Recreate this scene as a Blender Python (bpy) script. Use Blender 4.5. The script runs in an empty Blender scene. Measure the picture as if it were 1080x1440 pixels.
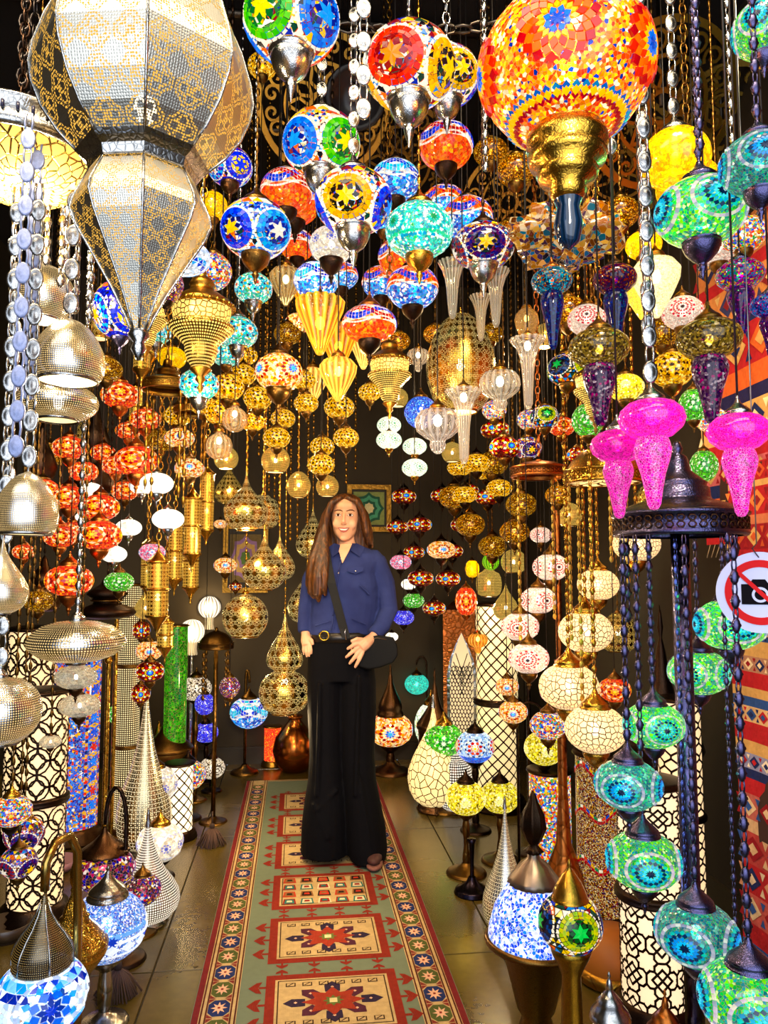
import bpy, math, random
from mathutils import Vector, Matrix
random.seed(7)
R = math.radians
PI = math.pi
SC = bpy.context.scene
COL = SC.collection

# ------------------------------------------------------------------ camera
F = 1048.0
YAW, PITCH, CAMZ = R(-6.7), R(4.6), 1.345
cam = bpy.data.cameras.new('camera')
cam.sensor_fit = 'HORIZONTAL'; cam.sensor_width = 36; cam.lens = 36 * F / 1080
cam.clip_start = 0.02
camo = bpy.data.objects.new('camera', cam); COL.objects.link(camo)
camo.location = (0, 0, CAMZ); camo.rotation_euler = (PI / 2 + PITCH, 0, YAW)
SC.camera = camo
_M = camo.rotation_euler.to_matrix()
FW, RT, UP = _M @ Vector((0, 0, -1)), _M @ Vector((1, 0, 0)), _M @ Vector((0, 1, 0))
def P(px, py, d):
    "a photograph pixel at a depth in metres -> the place in the shop"
    return Vector((0, 0, CAMZ)) + (FW + RT * ((px - 540) / F) + UP * ((720 - py) / F)) * d
def floor_depth(px, py, z=0.0):
    k = FW + RT * ((px - 540) / F) + UP * ((720 - py) / F)
    return (z - CAMZ) / k.z

# ------------------------------------------------------------------ world, daylight, exposure
w = bpy.data.worlds.new('world'); SC.world = w; w.use_nodes = True
bg = w.node_tree.nodes['Background']; bg.inputs[0].default_value = (0.62, 0.76, 1.0, 1); bg.inputs[1].default_value = 0.8
def area_light(name, loc, rot, sx, sy, power, col):
    l = bpy.data.lights.new(name, 'AREA'); l.shape = 'RECTANGLE'; l.size = sx; l.size_y = sy; l.energy = power; l.color = col
    o = bpy.data.objects.new(name, l); COL.objects.link(o); o.location = loc; o.rotation_euler = rot
area_light('shopfront_daylight', (0.0, -0.9, 1.7), (R(84), 0, 0), 3.2, 2.2, 42, (0.86, 0.92, 1.0))
area_light('added_overhead_fill', (-.2, .55, 2.95), (R(28), 0, 0), 2.6, .5, 26, (1, .84, .6))  # warm fill added overhead out of view; no light panel hangs there
def spot(loc, tgt, power, ang, col=(1, .82, .6)):
    "an added warm fill light with no fixture, to brighten what it is aimed at"
    l = bpy.data.lights.new('added_fill_spot', 'SPOT'); l.energy = power; l.color = col; l.spot_size = R(ang); l.spot_blend = .6; l.shadow_soft_size = .2
    o = bpy.data.objects.new('added_fill_spot', l); COL.objects.link(o); o.location = loc; o.rotation_euler = (Vector(loc) - Vector(tgt)).to_track_quat('Z', 'Y').to_euler()
spot((.12, -.3, 2.25), (.2, 3.5, 1.25), 230, 30)  # added fill from behind and above the camera, brightens the woman
spot((-.5, .8, 3.3), (-1.0, 3.0, 1.0), 320, 60, (1, .76, .45))
spot((.6, .8, 3.3), (1.1, 3.0, 1.0), 320, 60, (1, .76, .45))
def point_light(loc, power, col=(1, .68, .32), rad=.03, parent=None):
    l = bpy.data.lights.new('bulb_light', 'POINT'); l.energy = power * 5; l.color = col; l.shadow_soft_size = rad
    o = bpy.data.objects.new('bulb_light', l); COL.objects.link(o); o.location = loc
    if parent: o.parent = parent
    return o
vs = SC.view_settings
SC.display_settings.display_device = 'sRGB'
vs.view_transform = 'Standard'; vs.look = 'None'; vs.gamma = 1; vs.use_curve_mapping = False; vs.exposure = 0.45
SC.cycles.max_bounces = 7; SC.cycles.diffuse_bounces = 3; SC.cycles.glossy_bounces = 4; SC.cycles.transparent_max_bounces = 10
SC.cycles.caustics_reflective = False; SC.cycles.caustics_refractive = False
SC.cycles.sample_clamp_indirect = 4
SC.cycles.use_light_tree = True

# ------------------------------------------------------------------ mesh builder
def lin(h, a=1.0):
    if not isinstance(h, str): return tuple(h)[:3] + (a,)
    v = [int(h[i:i + 2], 16) / 255 for i in (0, 2, 4)]
    return tuple(c / 12.92 if c <= .04045 else ((c + .055) / 1.055) ** 2.4 for c in v) + (a,)

class MB:
    def __init__(s): s.v = []; s.f = []; s.c = []; s.uv = []; s.sm = []
    def face(s, idx, col=None, uv=None, sm=False): s.f.append(tuple(idx)); s.c.append(col); s.uv.append(uv); s.sm.append(sm)
    def poly(s, pts, col=None):
        b = len(s.v); s.v += [tuple(p) for p in pts]; s.face(range(b, b + len(pts)), col); return s
    def prism(s, pts, down, col=None):
        "polygon with walls going to pts+down"
        n = len(pts); b = len(s.v)
        s.v += [tuple(p) for p in pts] + [tuple(Vector(p) + Vector(down)) for p in pts]
        s.face(range(b, b + n), col)
        for i in range(n):
            j = (i + 1) % n; s.face((b + i, b + n + i, b + n + j, b + j), col)
        return s
    def lathe(s, prof, seg=24, flute=None, z0=0, sm=True, ctr=(0, 0), rot=0, col=None, shift=None):
        rings = []; rm = max(p[0] for p in prof) or 1; L = 0; cum = []
        for i, p in enumerate(prof):
            if i: L += math.hypot(p[0] - prof[i - 1][0], p[1] - prof[i - 1][1])
            cum.append(L / (2 * PI * rm))
        for k, (r, z) in enumerate(prof):
            if r < 1e-6:
                s.v.append((ctr[0], ctr[1], z + z0)); rings.append([len(s.v) - 1] * seg)
            else:
                b = len(s.v); ring = []
                for i in range(seg):
                    a = 2 * PI * i / seg + rot
                    rr = r * (1 + flute[1] * (abs(math.sin(a * flute[0] / 2)) * 2 - 1)) if flute else r
                    s.v.append((ctr[0] + rr * math.cos(a), ctr[1] + rr * math.sin(a), z + z0)); ring.append(b + i)
                rings.append(ring)
        up = prof[-1][1] >= prof[0][1]
        for k in range(len(prof) - 1):
            A, B = rings[k], rings[k + 1]
            for i in range(seg):
                j = (i + 1) % seg
                q = [A[i], A[j], B[j], B[i]]; u = [(i / seg, cum[k]), ((i + 1) / seg, cum[k]), ((i + 1) / seg, cum[k + 1]), (i / seg, cum[k + 1])]
                if A[i] == A[j]: q = [A[i], B[j], B[i]]; u = [u[0], u[2], u[3]]
                elif B[i] == B[j]: q = [A[i], A[j], B[i]]; u = u[:3]
                if not up: q = q[::-1]; u = u[::-1]
                s.face(q, col, u, sm)
        return s
    def tube(s, pts, r, n=6, sm=True, col=None, cap=True):
        pts = [Vector(p) for p in pts]; rings = []
        rr = r if isinstance(r, (list, tuple)) else [r] * len(pts)
        nrm = None
        for i, p in enumerate(pts):
            t = (pts[min(i + 1, len(pts) - 1)] - pts[max(i - 1, 0)]).normalized()
            if nrm is None:
                nrm = t.orthogonal().normalized()
            nrm = (nrm - t * nrm.dot(t)); nrm = nrm.normalized() if nrm.length > 1e-6 else t.orthogonal().normalized()
            bi = t.cross(nrm); b = len(s.v)
            for k in range(n):
                a = 2 * PI * k / n; s.v.append(tuple(p + (nrm * math.cos(a) + bi * math.sin(a)) * rr[i]))
            rings.append(b)
        for i in range(len(pts) - 1):
            for k in range(n):
                j = (k + 1) % n; s.face((rings[i] + k, rings[i] + j, rings[i + 1] + j, rings[i + 1] + k), col, None, sm)
        if cap:
            s.face([rings[0] + k for k in range(n)][::-1], col); s.face([rings[-1] + k for k in range(n)], col)
        return s
    def box(s, lo, hi, col=None):
        (x0, y0, z0), (x1, y1, z1) = lo, hi; b = len(s.v)
        s.v += [(x0, y0, z0), (x1, y0, z0), (x1, y1, z0), (x0, y1, z0), (x0, y0, z1), (x1, y0, z1), (x1, y1, z1), (x0, y1, z1)]
        for q in ((3, 2, 1, 0), (4, 5, 6, 7), (0, 1, 5, 4), (1, 2, 6, 5), (2, 3, 7, 6), (3, 0, 4, 7)): s.face([b + i for i in q], col)
        return s
    def blob(s, c, r, n=8, m=5, col=None):
        c = Vector(c); r = (r, r, r) if not isinstance(r, (list, tuple)) else r
        rows = []
        for j in range(m + 1):
            t = PI * j / m
            if j in (0, m): s.v.append((c.x, c.y, c.z + r[2] * math.cos(t))); rows.append([len(s.v) - 1] * n)
            else:
                b = len(s.v)
                for i in range(n):
                    a = 2 * PI * i / n; s.v.append((c.x + r[0] * math.sin(t) * math.cos(a), c.y + r[1] * math.sin(t) * math.sin(a), c.z + r[2] * math.cos(t)))
                rows.append(list(range(b, b + n)))
        for j in range(m):
            for i in range(n):
                k = (i + 1) % n; q = [rows[j][i], rows[j + 1][i], rows[j + 1][k], rows[j][k]]
                q = list(dict.fromkeys(q)); s.face(q, col, None, True)
        return s
    def mesh(s, name, mat):
        me = bpy.data.meshes.new(name); me.from_pydata(s.v, [], s.f)
        me.polygons.foreach_set('use_smooth', s.sm)
        if any(u for u in s.uv):
            ul = me.uv_layers.new(name='UVMap'); k = 0
            flat = []
            for fc, u in zip(s.f, s.uv):
                for i in range(len(fc)): flat += (u[i] if u else (0, 0))
            ul.data.foreach_set('uv', flat)
        if any(c is not None for c in s.c):
            at = me.attributes.new('Col', 'FLOAT_COLOR', 'FACE'); flat = []
            for c in s.c: flat += (c if c is not None else (1, 1, 1, 1))
            at.data.foreach_set('color', flat)
        if mat: me.materials.append(mat)
        me.update()
        return me

_cache = {}
def cached(key, fn, mat):
    k = (key, mat.name)
    if k not in _cache:
        mb = fn(); _cache[k] = mb.mesh(key[0] if isinstance(key, tuple) else key, mat)
    return _cache[k]

ALL_LABELS = {}
def thing(kind, label, loc, cat='lamp', group=None, rz=0):
    o = bpy.data.objects.new(kind, None); COL.objects.link(o); o.location = loc; o.rotation_euler = (0, 0, rz)
    o.empty_display_size = .05
    o['label'] = label; o['category'] = cat
    if group: o['group'] = group
    return o
def part(parent, name, me, loc=(0, 0, 0), sc=1, rot=None, kind=None, label=None):
    o = bpy.data.objects.new(name, me); COL.objects.link(o); o.parent = parent; o.location = loc
    o.scale = (sc, sc, sc) if not isinstance(sc, (tuple, list)) else sc
    if rot: o.rotation_euler = rot
    if kind: o['kind'] = kind
    if label: o['label'] = label
    return o
def structure(name, mb, mat, loc=(0, 0, 0)):
    o = bpy.data.objects.new(name, mb.mesh(name, mat)); COL.objects.link(o); o.location = loc; o['kind'] = 'structure'; return o

# ------------------------------------------------------------------ materials
_mats = {}
class NT:
    def __init__(s, name):
        s.m = bpy.data.materials.new(name); s.m.use_nodes = True; s.t = s.m.node_tree; s.t.nodes.clear()
        s.out = s.t.nodes.new('ShaderNodeOutputMaterial')
        try: s.m.cycles.emission_sampling = 'NONE'
        except Exception: pass
    def n(s, typ, ins=None, **kw):
        nd = s.t.nodes.new('ShaderNode' + typ)
        for k, v in kw.items(): setattr(nd, k, v)
        for k, v in (ins or {}).items():
            sk = nd.inputs[k]
            if hasattr(v, 'is_output'): s.t.links.new(v, sk)
            else: sk.default_value = v
        return nd
    def math(s, op, a, b=0.0, clamp=False):
        return s.n('Math', {0: a, 1: b}, operation=op, use_clamp=clamp).outputs[0]
    def mixc(s, f, a, b):
        nd = s.n('Mix', data_type='RGBA'); 
        for sk, v in ((nd.inputs[0], f), (nd.inputs[6], a), (nd.inputs[7], b)):
            if hasattr(v, 'is_output'): s.t.links.new(v, sk)
            else: sk.default_value = v
        return nd.outputs[2]
    def ramp(s, fac, stops, const=True):
        nd = s.n('ValToRGB', {0: fac}); cr = nd.color_ramp; cr.interpolation = 'CONSTANT' if const else 'LINEAR'
        while len(cr.elements) > 1: cr.elements.remove(cr.elements[-1])
        cr.elements[0].position = stops[0][0]; cr.elements[0].color = stops[0][1]
        for p, c in stops[1:]:
            e = cr.elements.new(p); e.color = c
        return nd.outputs[0]
    def pal(s, fac, pal):
        tot = sum(p[1] for p in pal); acc = 0.0; st = []
        for c, wt in pal:
            st.append((acc, lin(c))); acc += wt / tot
        return s.ramp(fac, st)
    def bsdf(s, **k):
        ren = {'col': 'Base Color', 'rough': 'Roughness', 'metal': 'Metallic', 'ecol': 'Emission Color', 'estr': 'Emission Strength', 'nrm': 'Normal', 'spec': 'Specular IOR Level', 'coat': 'Coat Weight', 'sheen': 'Sheen Weight', 'sss': 'Subsurface Weight'}
        return s.n('BsdfPrincipled', {ren[a]: b for a, b in k.items()}).outputs[0]
    def mixs(s, f, a, b): return s.n('MixShader', {0: f, 1: a, 2: b}).outputs[0]
    def done(s, sh):
        s.t.links.new(sh, s.out.inputs[0]); return s.m
    def bump(s, h, st=.3, dist=.01): return s.n('Bump', {'Strength': st, 'Distance': dist, 'Height': h}).outputs[0]
def mat(fn):
    def g(*a, **k):
        key = fn.__name__ + repr(a) + repr(sorted(k.items()))
        if key not in _mats: _mats[key] = fn(*a, **k)
        return _mats[key]
    return g

@mat
def metal(col, rough=.25, eng=0, bumpy=.1, wear=None):
    n = NT('metal'); tc = n.n('TexCoord').outputs['Object']
    c = lin(col)
    no = n.n('TexNoise', {'Vector': tc, 'Scale': 6.0, 'Detail': 4.0}).outputs[0]
    dark = tuple(x * .45 for x in (lin(wear) if wear else c)[:3]) + (1,)
    col_ = n.mixc(n.math('MULTIPLY', no, .8), c, dark)
    kw = {}
    if eng:
        v = n.n('TexVoronoi', {'Vector': tc, 'Scale': float(eng) * 2.2, 'Randomness': .9}, feature='DISTANCE_TO_EDGE').outputs[0]
        h = n.math('MINIMUM', v, .2)
        kw['nrm'] = n.bump(h, bumpy, .12)
        groove = n.math('LESS_THAN', v, .05)
        col_ = n.mixc(n.math('MULTIPLY', groove, .45), col_, (dark[0] * .3, dark[1] * .3, dark[2] * .3, 1))
    return n.done(n.bsdf(col=col_, metal=1.0, rough=rough, **kw))
@mat
def plain(col, rough=.6, spec=.4, noise=.25, scale=8.0, bump=0.0):
    n = NT('plain'); tc = n.n('TexCoord').outputs['Object']; c = lin(col)
    no = n.n('TexNoise', {'Vector': tc, 'Scale': scale, 'Detail': 5.0}).outputs[0]
    d = tuple(x * (1 - noise) for x in c[:3]) + (1,); kw = {}
    if bump: kw['nrm'] = n.bump(no, bump, .02)
    return n.done(n.bsdf(col=n.mixc(no, d, c), rough=rough, spec=spec, **kw))
@mat
def glow(col, st=1.0):
    n = NT('glow'); return n.done(n.bsdf(col=lin(col), rough=.5, ecol=lin(col), estr=st))

@mat
def chips(pal, scale=10.0, st=.8, pal2=None, split=0.0, grout=.022, clear=.14, groutcol='a87848', uv=False, rough=.12):
    "glass chips set in plaster, lit from inside by the lamp's bulb"
    n = NT('chips'); t = n.n('TexCoord'); tc = t.outputs['UV' if uv else 'Object']
    dim = dict(voronoi_dimensions='2D') if uv else {}
    v = n.n('TexVoronoi', {'Vector': tc, 'Scale': float(scale)}, **dim)
    e = n.n('TexVoronoi', {'Vector': tc, 'Scale': float(scale)}, feature='DISTANCE_TO_EDGE', **dim).outputs[0]
    sep = n.n('SeparateColor', {0: v.outputs['Color']})
    col = n.pal(sep.outputs[0], pal)
    if pal2:
        z = n.n('SeparateXYZ', {0: t.outputs['Object']}).outputs[2]
        col = n.mixc(n.math('LESS_THAN', z, split), col, n.pal(sep.outputs[1], pal2))
    hsv = n.n('HueSaturation', {'Color': col, 'Saturation': 1.2, 'Value': n.math('ADD', n.math('MULTIPLY', sep.outputs[2], .8), .5)}).outputs[0]
    g = n.math('LESS_THAN', e, grout)
    gc = lin(groutcol); col = n.mixc(g, hsv, gc)
    p = n.bsdf(col=n.mixc(.72, col, (0, 0, 0, 1)), rough=rough, ecol=col, estr=st, spec=.5)
    tr = n.n('BsdfTransparent', {0: col}).outputs[0]
    return n.done(n.mixs(clear, p, tr))
@mat
def tiles(st=.8, clear=.1):
    n = NT('mosaic_glass'); c = n.n('Attribute', attribute_name='Col').outputs['Color']
    tc = n.n('TexCoord').outputs['Object']
    no = n.n('TexNoise', {'Vector': tc, 'Scale': 7.0, 'Detail': 3.0}).outputs[0]
    col = n.n('HueSaturation', {'Color': c, 'Saturation': 1.15, 'Value': n.math('ADD', n.math('MULTIPLY', no, .8), .5)}).outputs[0]
    p = n.bsdf(col=n.mixc(.72, col, (0, 0, 0, 1)), rough=.1, ecol=col, estr=st, spec=.5)
    tr = n.n('BsdfTransparent', {0: c}).outputs[0]
    return n.done(n.mixs(clear, p, tr))
@mat
def painted(rough=.8, weave=0.0):
    n = NT('painted'); c = n.n('Attribute', attribute_name='Col').outputs['Color']; tc = n.n('TexCoord').outputs['Object']
    no = n.n('TexNoise', {'Vector': tc, 'Scale': 60.0, 'Detail': 3.0}).outputs[0]
    no2 = n.n('TexNoise', {'Vector': tc, 'Scale': 5.0, 'Detail': 3.0}).outputs[0]
    col = n.n('HueSaturation', {'Color': c, 'Value': n.math('ADD', n.math('MULTIPLY', n.math('ADD', no, no2), .55), .45)}).outputs[0]
    kw = {}
    if weave:
        wv = n.n('TexWave', {'Vector': tc, 'Scale': 90.0, 'Distortion': 1.5}).outputs[1]
        kw['nrm'] = n.bump(n.math('ADD', wv, no), weave, .004)
    return n.done(n.bsdf(col=col, rough=rough, spec=.15, **kw))
@mat
def pierced(col, dots=46, motif=6, hole=.36, st=1.1, hcol='ffc85a', rough=.18, clear=.15, rnd=0.0, gap=.06):
    "sheet metal pierced with rows of small holes, light coming through"
    n = NT('pierced_metal'); uv = n.n('TexCoord').outputs['UV']
    dots *= 2.1
    a = n.n('TexVoronoi', {'Vector': uv, 'Scale': float(dots), 'Randomness': rnd}, voronoi_dimensions='2D').outputs['Distance']
    h = n.math('LESS_THAN', a, hole)
    motif *= 2.6
    if motif:
        s = n.n('SeparateXYZ', {0: uv}); k = 2 * PI * round(motif); u, v = (n.math('MULTIPLY', q, k) for q in (s.outputs[0], s.outputs[1]))
        f = n.math('MULTIPLY', n.math('SINE', u), n.math('COSINE', v))
        g = n.math('ADD', f, n.math('MULTIPLY', n.math('MULTIPLY', n.math('SINE', n.math('MULTIPLY', u, 3.0)), n.math('COSINE', n.math('MULTIPLY', v, 3.0))), .3))
        m_ = n.math('ABSOLUTE', g)
        for lv, wd in ((.04, .09), (.5, .09), (.88, .06)): h = n.math('MULTIPLY', h, n.math('GREATER_THAN', n.math('ABSOLUTE', n.math('SUBTRACT', m_, lv)), wd))
    no = n.n('TexNoise', {'Vector': uv, 'Scale': 9.0, 'Detail': 2.0}).outputs[0]
    cc = lin(col)
    m = n.bsdf(col=n.mixc(n.math('MULTIPLY', no, .7), cc, tuple(x * .5 for x in cc[:3]) + (1,)), metal=1.0, rough=rough, nrm=n.bump(n.math('MINIMUM', a, .5), .1, .02))
    hc = lin(hcol)
    e = n.mixs(clear, n.n('Emission', {0: hc, 1: st}).outputs[0], n.n('BsdfTransparent', {0: (1, .95, .85, 1)}).outputs[0])
    return n.done(n.mixs(h, m, e))
@mat
def cutwork(col, scale=12, wid=.09, st=1.0, hcol='ffd998', rnd=.8, clear=.15, rough=.3, curls=False):
    "metal strips in a net, lit glass behind"
    n = NT('cutwork'); uv = n.n('TexCoord').outputs['UV']
    b = n.n('TexVoronoi', {'Vector': uv, 'Scale': float(scale), 'Randomness': rnd}, voronoi_dimensions='2D', feature='DISTANCE_TO_EDGE').outputs[0]
    h = n.math('GREATER_THAN', b, wid)
    if curls:
        c = n.n('TexVoronoi', {'Vector': uv, 'Scale': float(scale), 'Randomness': rnd}, voronoi_dimensions='2D').outputs['Distance']
        h = n.math('MULTIPLY', h, n.math('GREATER_THAN', n.math('ABSOLUTE', n.math('SUBTRACT', c, .25)), .06))
    m = n.bsdf(col=lin(col), metal=1.0, rough=rough, nrm=n.bump(n.math('MINIMUM', b, wid), .5, .05))
    e = n.mixs(clear, n.bsdf(col=lin(hcol), ecol=lin(hcol), estr=st, rough=.3), n.n('BsdfTransparent', {0: lin(hcol)}).outputs[0])
    return n.done(n.mixs(h, m, e))
@mat
def glass(tint='fff3d6', clear=.6, st=.5, rough=.05, crackle=0):
    n = NT('glass'); t = lin(tint)
    fr = n.n('LayerWeight', {0: .35}).outputs['Fresnel']
    gl = n.n('BsdfGlossy', {0: (1, 1, 1, 1), 1: rough}).outputs[0]
    t = tuple(x * x ** .35 for x in t[:3]) + (1,)
    body = n.bsdf(col=tuple(x * .3 for x in t[:3]) + (1,), rough=.1, ecol=t, estr=st)
    if crackle:
        tc = n.n('TexCoord').outputs['Object']
        e = n.n('TexVoronoi', {'Vector': tc, 'Scale': float(crackle)}, feature='DISTANCE_TO_EDGE').outputs[0]
        v = n.n('TexVoronoi', {'Vector': tc, 'Scale': float(crackle)}).outputs['Color']
        crk = n.math('LESS_THAN', e, .022)
        bright = tuple(min(1, x * .7 + .3) for x in t[:3]) + (1,)
        c = n.mixc(crk, n.n('HueSaturation', {'Color': t, 'Value': n.math('ADD', .6, n.n('SeparateColor', {0: v}).outputs[0])}).outputs[0], bright)
        body = n.bsdf(col=n.mixc(.55, c, (0, 0, 0, 1)), rough=.08, ecol=c, estr=st, nrm=n.bump(e, .4, .1))
    else:
        u = n.n('SeparateXYZ', {0: n.n('TexCoord').outputs['UV']}).outputs[0]
        rb = n.math('POWER', n.math('ABSOLUTE', n.math('SINE', n.math('MULTIPLY', u, PI * 16))), 2.0)  # bright ribs painted into the glow as bands round the glass
        body = n.bsdf(col=tuple(x * .3 for x in t[:3]) + (1,), rough=.1, ecol=t, estr=n.math('ADD', n.math('MULTIPLY', rb, st * 1.5), st * .25))
        clear = n.math('SUBTRACT', clear + .15, n.math('MULTIPLY', rb, .4), True)
    tr = n.n('BsdfTransparent', {0: t}).outputs[0]
    b2 = n.mixs(clear, body, tr)
    return n.done(n.mixs(n.math('MULTIPLY', fr, .55), b2, gl))

GOLD = lambda: metal('d9a23a', .22, 9)
BRASS = lambda: metal('b8862f', .3, 8)
OLDBRASS = lambda: metal('7d5a28', .34, 9, .1)
DARK = lambda: metal('3a2a20', .36, 10, .12)
BRONZE = lambda: metal('5e4028', .33, 8, .1)
SILVER = lambda: metal('cfccc8', .2, 8, .07, '8a8478')
COPPER = lambda: metal('c8712f', .28, 8)
BLUED = lambda: metal('5c5880', .26, 10, .12)
METALS = dict(gold=GOLD, brass=BRASS, old=OLDBRASS, dark=DARK, bronze=BRONZE, silver=SILVER, copper=COPPER, blued=BLUED)
BULB = lambda: glow('fff6e0', 14.0)

# ------------------------------------------------------------------ hanging things keep clear of one another
QUEUE, OBST = [], []
import inspect
def hang(prof):
    "queue a hanging lamp; settle() nudges depths along the line of sight until neighbours no longer cut into each other"
    def deco(fn):
        sg = inspect.signature(fn)
        def g(*a, **k):
            b = sg.bind(*a, **k); b.apply_defaults(); QUEUE.append([fn, b.arguments, prof, b.arguments['d'], (b.arguments['px'], b.arguments.get('py', 0))])
        return g
    return deco
def _segs(q):
    fn, A, prof = q[:3]; d = A['d']; px = A['px']; py = A.get('py', A.get('pyb')); p = P(px, py, d); r = (A.get('D') or A.get('w')) / 2 / F * d
    s = prof(A, r, d); top = s[0][2]
    for t in s: top = max(top, t[2])
    zt = P(px, A['top'], d).z if A.get('top') is not None else CEIL
    return p.x, p.y, [(rr, p.z + a, p.z + b) for rr, a, b in s] + ([(.011, p.z + top, zt)] if zt > p.z + top else [])
def settle(iters=130, lim=.65):
    items = [_segs(q) for q in QUEUE]; n = len(items); fixed = [(x, y, [(r, a, b)]) for x, y, r, a, b in OBST]
    mr = [max(s[0] for s in it[2]) for it in items]; mf = [f[2][0][0] for f in fixed]
    for it in range(iters):
        push = [0.0] * n; bad = 0; side = [[0.0, 0.0] for _ in range(n)]
        for i in range(n):
            xi, yi, si = items[i]
            for j in range(i + 1, n + len(fixed)):
                xj, yj, sj = items[j] if j < n else fixed[j - n]
                dx, dy = xi - xj, yi - yj; h = math.hypot(dx, dy)
                if h > mr[i] + (mr[j] if j < n else mf[j - n]) + .006: continue
                pen = 0
                for (ra, a0, a1) in si:
                    for (rb, b0, b1) in sj:
                        if a0 < b1 and b0 < a1: pen = max(pen, ra + rb + .006 - h)
                if pen > 0:
                    bad += 1; di = math.hypot(xi, yi); dj = math.hypot(xj, yj); s = 1 if di >= dj else -1
                    push[i] += s * pen * .55
                    if j < n: push[j] -= s * pen * .55
                    if it > 30:
                        A, B = QUEUE[i][1], QUEUE[j][1] if j < n else None
                        ref = B['px'] if B else 540 + F * (Vector((xj, yj, 0)).dot(RT)) / max(.3, Vector((xj, yj, CAMZ)).dot(FW))
                        sx = .5 if A['px'] >= ref else -.5; side[i][0] += sx
                        if B:
                            side[j][0] -= sx
                            if 'py' in A and 'py' in B: sy = .4 if A['py'] >= B['py'] else -.4; side[i][1] += sy; side[j][1] -= sy
        if not bad: break
        for i in range(n):
            if side[i][0] or side[i][1]:
                A = QUEUE[i][1]; o = QUEUE[i][4]
                A['px'] = min(o[0] + 11, max(o[0] - 11, A['px'] + max(-1, min(1, side[i][0]))))
                if 'py' in A: A['py'] = min(o[1] + 10, max(o[1] - 10, A['py'] + max(-1, min(1, side[i][1]))))
                items[i] = _segs(QUEUE[i])
            if push[i]:
                A = QUEUE[i][1]; d0 = QUEUE[i][3]; A['d'] = min(d0 + lim, max(d0 - lim, A['d'] + max(-.05, min(.05, push[i]))))
                items[i] = _segs(QUEUE[i]); x, y, s = items[i]
                if y + mr[i] > 5.4 or x - mr[i] < -1.93 or x + mr[i] > 1.6: A['d'] -= .06; items[i] = _segs(QUEUE[i])
                mr[i] = max(t[0] for t in items[i][2])
    print('settle: pairs still touching', bad)
    for q in QUEUE: q[0](**q[1])
# ------------------------------------------------------------------ chains
def chain_mb(style, N):
    m = MB()
    if style == 'cord': m.tube([(0, 0, 0), (0, 0, N)], .055, 5)
    elif style == 'twist':
        
        for i in range(N):
            m.tube([(0, 0, i), (0, 0, i + 1)], .05, 4, cap=False); m.blob((0, 0, i + .5), (.16, .1, .34), 5, 4)
    elif style == 'bead':
        for i in range(N):
            if i % 2 == 0: m.blob((0, 0, i + .5), (.4, .3, .68), 8, 6); m.tube([(-.4, 0, i + .5), (.4, 0, i + .5)], .16, 5)
            else:
                for s in (-1, 1): m.tube([(.14 * s, 0, i - .02), (.2 * s, 0, i + .5), (.14 * s, 0, i + 1.02)], .075, 4)
    elif style == 'disc':
        for i in range(N):
            if i % 2 == 0:
                b = MB().lathe([(0, -.16), (.2, -.14), (.36, -.08), (.46, -.1), (.5, -.04), (.5, .04), (.46, .1), (0, .12)], 12)
                k = len(m.v); m.v += [(x * .86, z, y * 1.3 + i + .5) for x, y, z in b.v]
                for f in b.f: m.face([k + q for q in f][::-1], None, None, True)
            else:
                for s in (-1, 1): m.tube([(.16 * s, 0, i - .06), (.22 * s, 0, i + .5), (.16 * s, 0, i + 1.06)], .08, 4)
    else:  # link
        for i in range(N):
            pts = [(.34 * math.cos(t), .62 * math.sin(t)) for t in [2 * PI * k / 8 for k in range(9)]]
            m.tube([(x, 0, i + .5 + z) if i % 2 else (0, x, i + .5 + z) for x, z in pts], .095, 4, cap=False)
    return m
PITCH_OF = dict(cord=.035, twist=.035, bead=.019, disc=.03, link=.026)
CEIL = 3.5
def chain(par, z0, L, style='cord', mat_=None, pitch=None, name='chain', x=0, y=0):
    if L < .03: return
    p = pitch or PITCH_OF[style]
    if style == 'cord': mat_ = plain('1a1410', .5)
    N = max(2, int(round(L / p)))
    if N > 12: N = int(round(N / 4.0) * 4)
    p = L / N
    part(par, name, cached(('chain', style, N), lambda: chain_mb(style, N), mat_ or DARK()), (x, y, z0), p)

# ------------------------------------------------------------------ mosaic patterns on the unit sphere
def frame_of(az, el):
    a, e = R(az) - PI / 2, R(el)
    d = Vector((math.cos(e) * math.cos(a), math.cos(e) * math.sin(a), math.sin(e)))
    u = Vector((-math.sin(a), math.cos(a), 0)); return d, u, d.cross(u)
def sp(fr, r, a):
    d, u, v = fr; return d * math.cos(r) + (u * math.cos(a) + v * math.sin(a)) * math.sin(r)
def petals(out, fr, rin, rout, n, col, off=0, wid=.9):
    cs = col if isinstance(col, list) else [col]
    for k in range(n):
        a = 2 * PI * (k + off) / n; h = PI / n * wid; rm = (rin * .45 + rout * .55)
        out.append(([sp(fr, rin, a), sp(fr, rm, a + h), sp(fr, rout, a), sp(fr, rm, a - h)][::-1], cs[k % len(cs)]))
def squares(out, fr, rin, rout, n, col, off=0, gap=.12):
    cs = col if isinstance(col, list) else [col]
    for k in range(n):
        a0 = 2 * PI * (k + off + gap / 2) / n; a1 = 2 * PI * (k + 1 + off - gap / 2) / n
        out.append(([sp(fr, rin, a0), sp(fr, rin, a1), sp(fr, rout, a1), sp(fr, rout, a0)], cs[k % len(cs)]))
def kites(out, fr, r, n, inner, col, rot=.5):
    cs = col if isinstance(col, list) else [col]
    for k in range(n):
        a = 2 * PI * (k + rot) / n; h = PI / n
        out.append(([sp(fr, 0, 0), sp(fr, inner, a - h), sp(fr, r, a), sp(fr, inner, a + h)], cs[k % len(cs)]))
def ll(lat, lon): return Vector((math.cos(lat) * math.cos(lon), math.cos(lat) * math.sin(lon), math.sin(lat)))
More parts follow.
